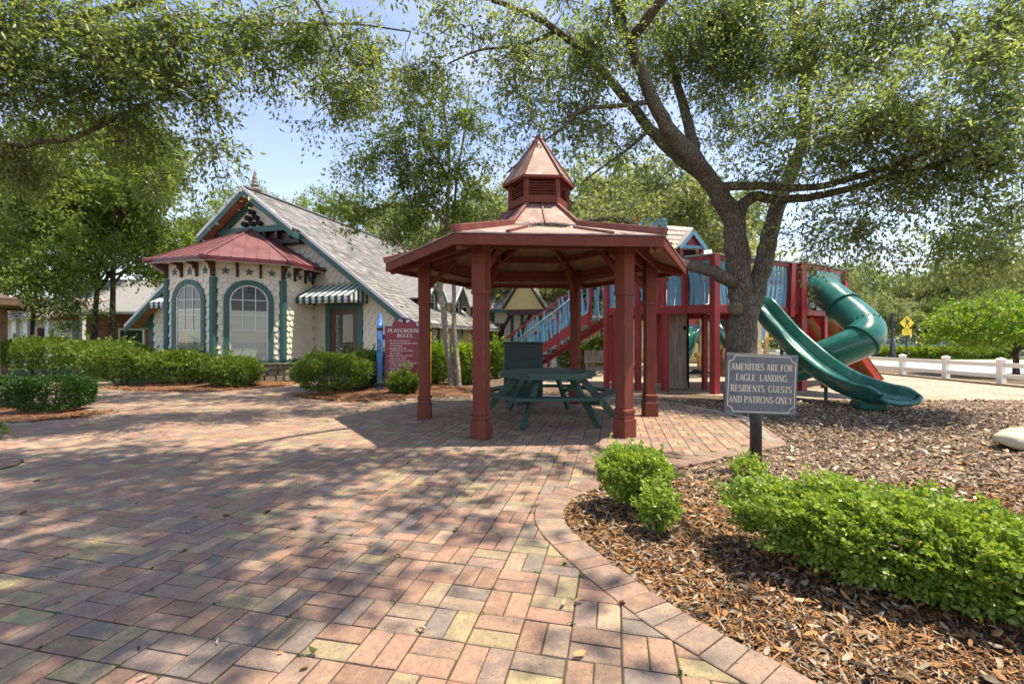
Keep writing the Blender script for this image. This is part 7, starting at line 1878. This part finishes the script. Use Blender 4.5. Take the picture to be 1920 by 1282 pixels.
# foreground
shrub('boxwood_hedge', 'long bright green boxwood hedge in the mulch bed at lower right', (2.17, 2.09, 0), (1.0, .30), .48, 62000, .0225, ML_box, boxy=1.6, z0=.05, lump=.26, lw=.40, rnd=True, cat='hedge', rz=R(-33), stems=30, thick=.14, shoots=380, taper=.62)
shrub('boxwood_shrub', 'round bright green boxwood at the tip of the curved brick edge', (.88, 3.28, 0), (.25, .22), .43, 12000, .022, ML_box, boxy=1.1, z0=.07, lump=.24, lw=.38, rnd=True, stems=12, thick=.13)
shrub('boxwood_shrub', 'small straggly boxwood shoot in front of the round boxwood', (.925, 2.88, 0), (.12, .11), .27, 2600, .019, ML_box, boxy=1.0, z0=.02, lump=.3, lw=.38, rnd=True, stems=8, thick=.2)
shrub('boxwood_shrub', 'small boxwood sprig at the foot of the notice sign post', (2.02, 3.9, 0), (.13, .1), .2, 1800, .019, ML_box, boxy=1.0, z0=.02, lump=.3, lw=.38, rnd=True, stems=6, thick=.2)
# ================================================================== RIGHT SIDE: fence, rock, clipped tree, road furniture, cars
M_wfence = mat('white fence paint', (0.78, 0.77, 0.74), 0.55, 0.05, 4, 0.05)
fn_ = thing('post_and_rail_fence', 'white post-and-rail fence along the far side of the playground', 'fence', (14.08, 13.1, 0))
fp = [Vector((14.08 + .16 * k, 13.1 + 1.84 * k, 0)) for k in range(-2, 9)]
fp2 = [Vector((15.36 - 2.0 * k, 27.9, 0)) for k in range(1, 9)]
fall = fp + fp2
for p in fall:
    po = MB().box(p + Vector((0, 0, .32)), (.155, .155, .72), None, bev=.01).build('post', M_wfence, fn_)
    MB().lathe(p + Vector((0, 0, .66)), [(.13, 0), (.165, .03), (.155, .05), (.02, .095)], 4).build('post_cap', M_wfence, po)
for a_, b_ in zip(fall[:-1], fall[1:]):
    for z in (.22, .54): MB().bar(up(a_, z), up(b_, z), .06, .13, bev=.006, ext=-.1).build('rail', M_wfence, fn_)
o = strip('kerb', [(14.08 + .16 * k - .35, 13.1 + 1.84 * k) for k in range(-4, 9)], .12, -.05, .03, mat('edging timber', (.16, .11, .07), .9, .3, 6)); o['kind'] = 'structure'

# boulder at the right edge
rk = Vector((6.02, 5.12, 0)); m_ = MB(); nlat, nlon = 12, 22; Vv = []
rr = random.Random(2)
for i in range(nlat + 1):
    th = PI * i / nlat
    for k in range(nlon):
        ph = 2 * PI * k / nlon; x, y, z = math.sin(th) * math.cos(ph), math.sin(th) * math.sin(ph), math.cos(th)
        b_ = 1 + .07 * math.sin(3 * x + 2 * y) + .06 * math.sin(5 * y + 4 * z) + .03 * math.sin(9 * x + 7 * z)
        sx_ = abs(x) ** .8 * (1 if x > 0 else -1); Vv.append((rk.x + sx_ * .56 * b_, rk.y + y * .30 * b_, .10 + z * .135 * b_))
m_.add(Vv, [(i * nlon + k, i * nlon + (k + 1) % nlon, (i + 1) * nlon + (k + 1) % nlon, (i + 1) * nlon + k) for i in range(nlat) for k in range(nlon)])
o = m_.build('boulder', mat('pale sandstone', (.52, .48, .36), .85, .14, 3, .5, 30, stain=(.36, .31, .15), stain_amt=.7, stain_scale=2), None, True); tag(o, 'smooth pale boulder half out of the picture at the right edge', 'boulder')
# grey stone beside the clipped hedge
m_ = MB(); m_.lathe((-9.62, 8.0, 0), [(.34, -.03), (.36, .03), (.30, .09), (.16, .12), (.02, .125)], 14); o = m_.build('stone', M_stone, None, True); tag(o, 'flat grey stone beside the clipped hedge at the left edge', 'stone')
# round brick-filled cover in the paving at the left edge
c = Vector((-5.16, 4.34, 0)); seg = 40; cv = thing('manhole_cover', 'round brick-filled inspection cover set in the paving at the left edge', 'manhole cover', c)
MB().lathe(c + Vector((0, 0, -.02)), [(.345, 0), (.345, .026)], seg).build('rim', mat('cover rim', (.03, .028, .025), .7), cv); MB().lathe(c + Vector((0, 0, -.01)), [(.325, 0), (.325, .0185)], seg).build('cover_plate', mat('cover brick', (.20, .12, .09), .8, .35, 9, .4, 50, stain=(.30, .25, .10), stain_amt=.6, stain_scale=4), cv)

# clipped round-headed tree behind the fence
TB = Vector((18.15, 16.4, 0)); rg = np.random.default_rng(17)
limbs = [([TB + Vector((0, 0, -.1)), TB + Vector((.02, 0, .4)), TB + Vector((.0, 0, .9)), TB + Vector((-.1, 0, 1.5)), TB + Vector((0, 0, 2.1))], .11, .04, 9)] + [([TB + Vector((0, 0, z)), TB + Vector((math.cos(a_) * .5, math.sin(a_) * .5, z + .35)), TB + Vector((math.cos(a_) * 1.4, math.sin(a_) * 1.4, z + .8))], .05, .02, 6) for z, a_ in ((.7, 2.6), (.8, .4), (.75, 4.3), (.9, 1.5), (.85, 5.5))]
n = 480; q = unit(rg.normal(size=(n, 3))) * rg.uniform(.45, 1, (n, 1)) ** .5; q[:, 2] = np.where(q[:, 2] < -.45, -.45 + .2 * rg.uniform(size=n), q[:, 2]); C = np.array(TB) + np.array([0, 0, 1.75]) + q * np.array([2.65, 2.2, 1.15])
tree('clipped_tree', 'low round-headed bright green tree on a short trunk behind the white fence', TB, limbs, C, rg, ML_bri, M_bark2, 42, .42, .12, .30, False, .1)
# clipped hedge beyond the road
shrub('clipped_hedge', 'long low clipped hedge beyond the road in front of parked cars', (30.6, 33.5, 0), (6.4, .9), .78, 16000, .17, ML_bri if False else ML_birch, boxy=2.2, z0=.02, lump=.10, cat='hedge', stems=10, lw=.35)
shrub('clipped_hedge', 'dark hedge piece beyond the road left of the lamp post', (22.3, 32.8, 0), (3.0, .8), .8, 6000, .17, ML_birch, boxy=1.8, z0=.02, lump=.12, cat='hedge', stems=6, lw=.35)
# lamp post
lp = at(1673, 641, 31.5) * Vector((1, 1, 0)); l_ = thing('lamp_post', 'slim black lamp post with two small boxes left of the pedestrian sign', 'lamp post', lp)
MB().lathe(lp, [(.22, 0), (.22, .35), (.16, .42), (.15, 1.0), (.10, 1.05), (.075, 3.2), (.06, 3.25)], 14).build('pole', M_pole, l_, True)
for z in (2.55, 2.25): MB().box(lp + Vector((.15, -.02, z)), (.16, .16, .2), None, bev=.02).build('signal_box', M_pole, l_)
# pedestrian warning sign
pp = at(1700.5, 641, 31.0) * Vector((1, 1, 0)); p_ = thing('pedestrian_sign', 'yellow diamond sign with walking figure above a yellow plate', 'sign', pp)
M_sy = mat('sign yellow', (.72, .52, .02), .5, .05); 
MB().tube([pp + Vector((0, .04, -.05)), pp + Vector((0, .04, 2.75))], .04, 8).build('post', M_pole, p_)
dz, dr_ = EYE + (641 - 605.5) / FPX * 31, .50
dm_ = MB().prism([pp + Vector((a_, 0, dz + b_)) for a_, b_ in ((0, -dr_), (dr_ * 1.0, 0), (0, dr_), (-dr_ * 1.0, 0))], (0, .015, 0)).build('diamond_panel', M_sy, p_)
man = [[(-.035 + .05 * math.cos(2 * PI * k / 10) - .02, .25 + .05 * math.sin(2 * PI * k / 10)) for k in range(10)], [(-.08, .18), (.04, .19), (.09, .13), (.06, -.02), (-.05, -.02), (-.04, .10)], [(-.08, .18), (-.05, .12), (-.12, .06), (-.20, .04), (-.19, .075), (-.13, .10)], [(.04, .19), (.10, .17), (.145, .09), (.12, .0), (.095, .01), (.11, .08), (.07, .13)], [(-.05, -.02), (.015, -.02), (-.06, -.16), (-.10, -.28), (-.145, -.27), (-.10, -.13)], [(.0, -.02), (.06, -.02), (.10, -.14), (.16, -.27), (.115, -.28), (.05, -.15)]]
letters('pedestrian_figure', [[(a_ * 1.1, b_ * 1.1 + dz) for a_, b_ in q_] for q_ in man], M_black, dm_, pp, Vector((1, 0, 0)), Vector((0, 0, 1)), .004)
pl_ = MB().prism([pp + Vector((a_, 0, b_)) for a_, b_ in ((-.33, 1.68), (.31, 1.68), (.31, 2.08), (-.33, 2.08))], (0, .015, 0)).build('lower_plate', M_sy, p_)
arr = [[(-.20, 1.95), (-.12, 1.99), (-.12, 1.91)], [(-.13, 1.94), (.16, 1.94), (.16, 1.96), (-.13, 1.96)], [(-.20, 1.82), (.16, 1.82), (.16, 1.845), (-.20, 1.845)], [(.06, 1.79), (.16, 1.83), (.06, 1.88)]]
letters('plate_marking', arr, mat('brown sign ink', (.22, .12, .02), .6), pl_, pp, Vector((1, 0, 0)), Vector((0, 0, 1)), .004)

# ------------------------------------------------------------------ parked cars
def car(label, c, rz, paint):
    t = thing('parked_car', label, 'car', c, rz, 'cars parked beyond the hedge')
    sil = [(-2.25, .35), (-2.28, .62), (-2.2, .86), (-1.75, .96), (-1.25, 1.38), (-.75, 1.47), (.45, 1.46), (.95, 1.30), (1.45, .98), (2.05, .88), (2.27, .70), (2.28, .38)]
    m_ = MB(); n = len(sil); Vv = []
    for y, k in ((-.88, 0), (-.80, 1), (.80, 1), (.88, 0)):
        for x, z in sil:
            tumble = .14 * max(0, (z - .95) / .5); Vv.append((x * (1.0 if k else .985), (abs(y) - tumble) * (1 if y > 0 else -1), z + (.0 if k else -.015)))
    F_ = [(j * n + i, j * n + (i + 1) % n, (j + 1) * n + (i + 1) % n, (j + 1) * n + i) for j in range(3) for i in range(n)] + [tuple(range(n))[::-1], tuple(range(3 * n, 4 * n))]
    m_.add(Vv, F_); m_.build('body', paint, t, True, True)
    Mg = mat('car glass', (.06, .07, .075), .08, 0, 1, 0, spec=.8)
    for s_ in (-1, 1):
        y = lambda z: s_ * (.886 - .14 * max(0, (z - .95) / .5))
        for P_ in ([(-1.55, 1.0), (-1.18, 1.34), (-.78, 1.40), (-.55, 1.41), (-.55, 1.0)], [(-.48, 1.0), (-.48, 1.41), (.42, 1.39), (.83, 1.24), (1.15, 1.0)]):
            MB().poly([(x, y(z) + s_ * .006, z) for x, z in (P_ if s_ > 0 else P_[::-1])]).build('side_window', Mg, t, local=True)
        for x in (-1.4, 1.38):
            w_ = MB(); 
            for r_, y0, y1 in ((.33, .66, .86),): w_.tube([(x, s_ * y0, .33), (x, s_ * y1, .33)], r_, 20)
            wo = w_.build('wheel', mat('tyre', (.02, .02, .02), .8), t, local=True); MB().tube([(x, s_ * .861, .33), (x, s_ * .872, .33)], .21, 16).build('rim', mat('alloy', (.45, .45, .46), .3, metal=.9), wo, local=True)
        MB().box((2.2, s_ * .62, .72), (.12, .34, .12), None, bev=.03).build('headlight', mat('lamp lens', (.7, .7, .68), .1), t, local=True); MB().box((-2.22, s_ * .65, .78), (.08, .26, .12), None, bev=.02).build('tail_light', mat('tail lens', (.35, .02, .02), .2), t, local=True)
    MB().poly([(.98, -.66, 1.29), (1.47, -.74, .985), (1.47, .74, .985), (.98, .66, 1.29)]).build('windscreen', Mg, t, local=True); MB().poly([(-1.28, -.64, 1.37), (-1.74, -.72, .98), (-1.74, .72, .98), (-1.28, .64, 1.37)][::-1]).build('rear_window', Mg, t, local=True)
    return t
M_silver = mat('silver car paint', (.62, .64, .68), .3, .03, 1, 0, metal=.3, coat=.6); M_cw = mat('white car paint', (.72, .74, .74), .3, .03, 1, 0, coat=.6)
car('silver car parked beyond the hedge behind the pedestrian sign', (33.6, 40.2, 0), R(4), M_silver)
car('white car parked beyond the hedge to the right of the silver one', (38.2, 40.0, 0), R(176), M_cw)
# weathered plank bench by the fort
bp0 = at(1120, 641, 18.3) * Vector((1, 1, 0)); bb = thing('bench', 'weathered grey plank bench seen between fort posts', 'bench', bp0, R(-8))
for i in range(5): MB().span((-.52, -.02, .42 + i * .09), (.5, .02, .505 + i * .09)).build('back_slat', M_weath, bb, local=True)
for i in range(3): MB().span((-.52, -.45 + i * .14, .38), (.5, -.33 + i * .14, .42)).build('seat_slat', M_weath, bb, local=True)
for x in (-.42, .40):
    for y in (-.40, .0): MB().span((x - .05, y - .04, 0), (x + .05, y + .035, .38)).build('leg', M_weath, bb, local=True)
# moss tufts in the brick joints
X, Y = [], []
for i in range(420):
    a_, b_ = rb.randint(-14, 12), rb.randint(-4, 22); p = G0 + e1 * a_ * MOD + e2 * b_ * MOD + e1 * rb.gauss(0, .012) + e2 * rb.gauss(0, .012)
    if in_poly(p.x, p.y, pz) and p.y > 1.4:
        for k in range(rb.randint(4, 14)): X.append(p.x + rb.gauss(0, .008)); Y.append(p.y + rb.gauss(0, .008))
P = np.stack([np.array(X), np.array(Y), np.full(len(X), -.008)], 1); Vv, Fv, var = leaf_arrays(P, rt.normal(size=P.shape) * .6 + np.array([0, 0, 1]), rt.uniform(.008, .018, len(P)), .35, rt)
o = put('moss', np_mesh('moss', Vv, Fv, ML_clip, var=var)); o['kind'] = 'stuff'; tag(o, 'green moss tufts in the brick joints', 'moss')
for o in list(bpy.data.objects):
    if o.parent is None and o.get('kind') == 'structure' and not o.get('label'):
        pass
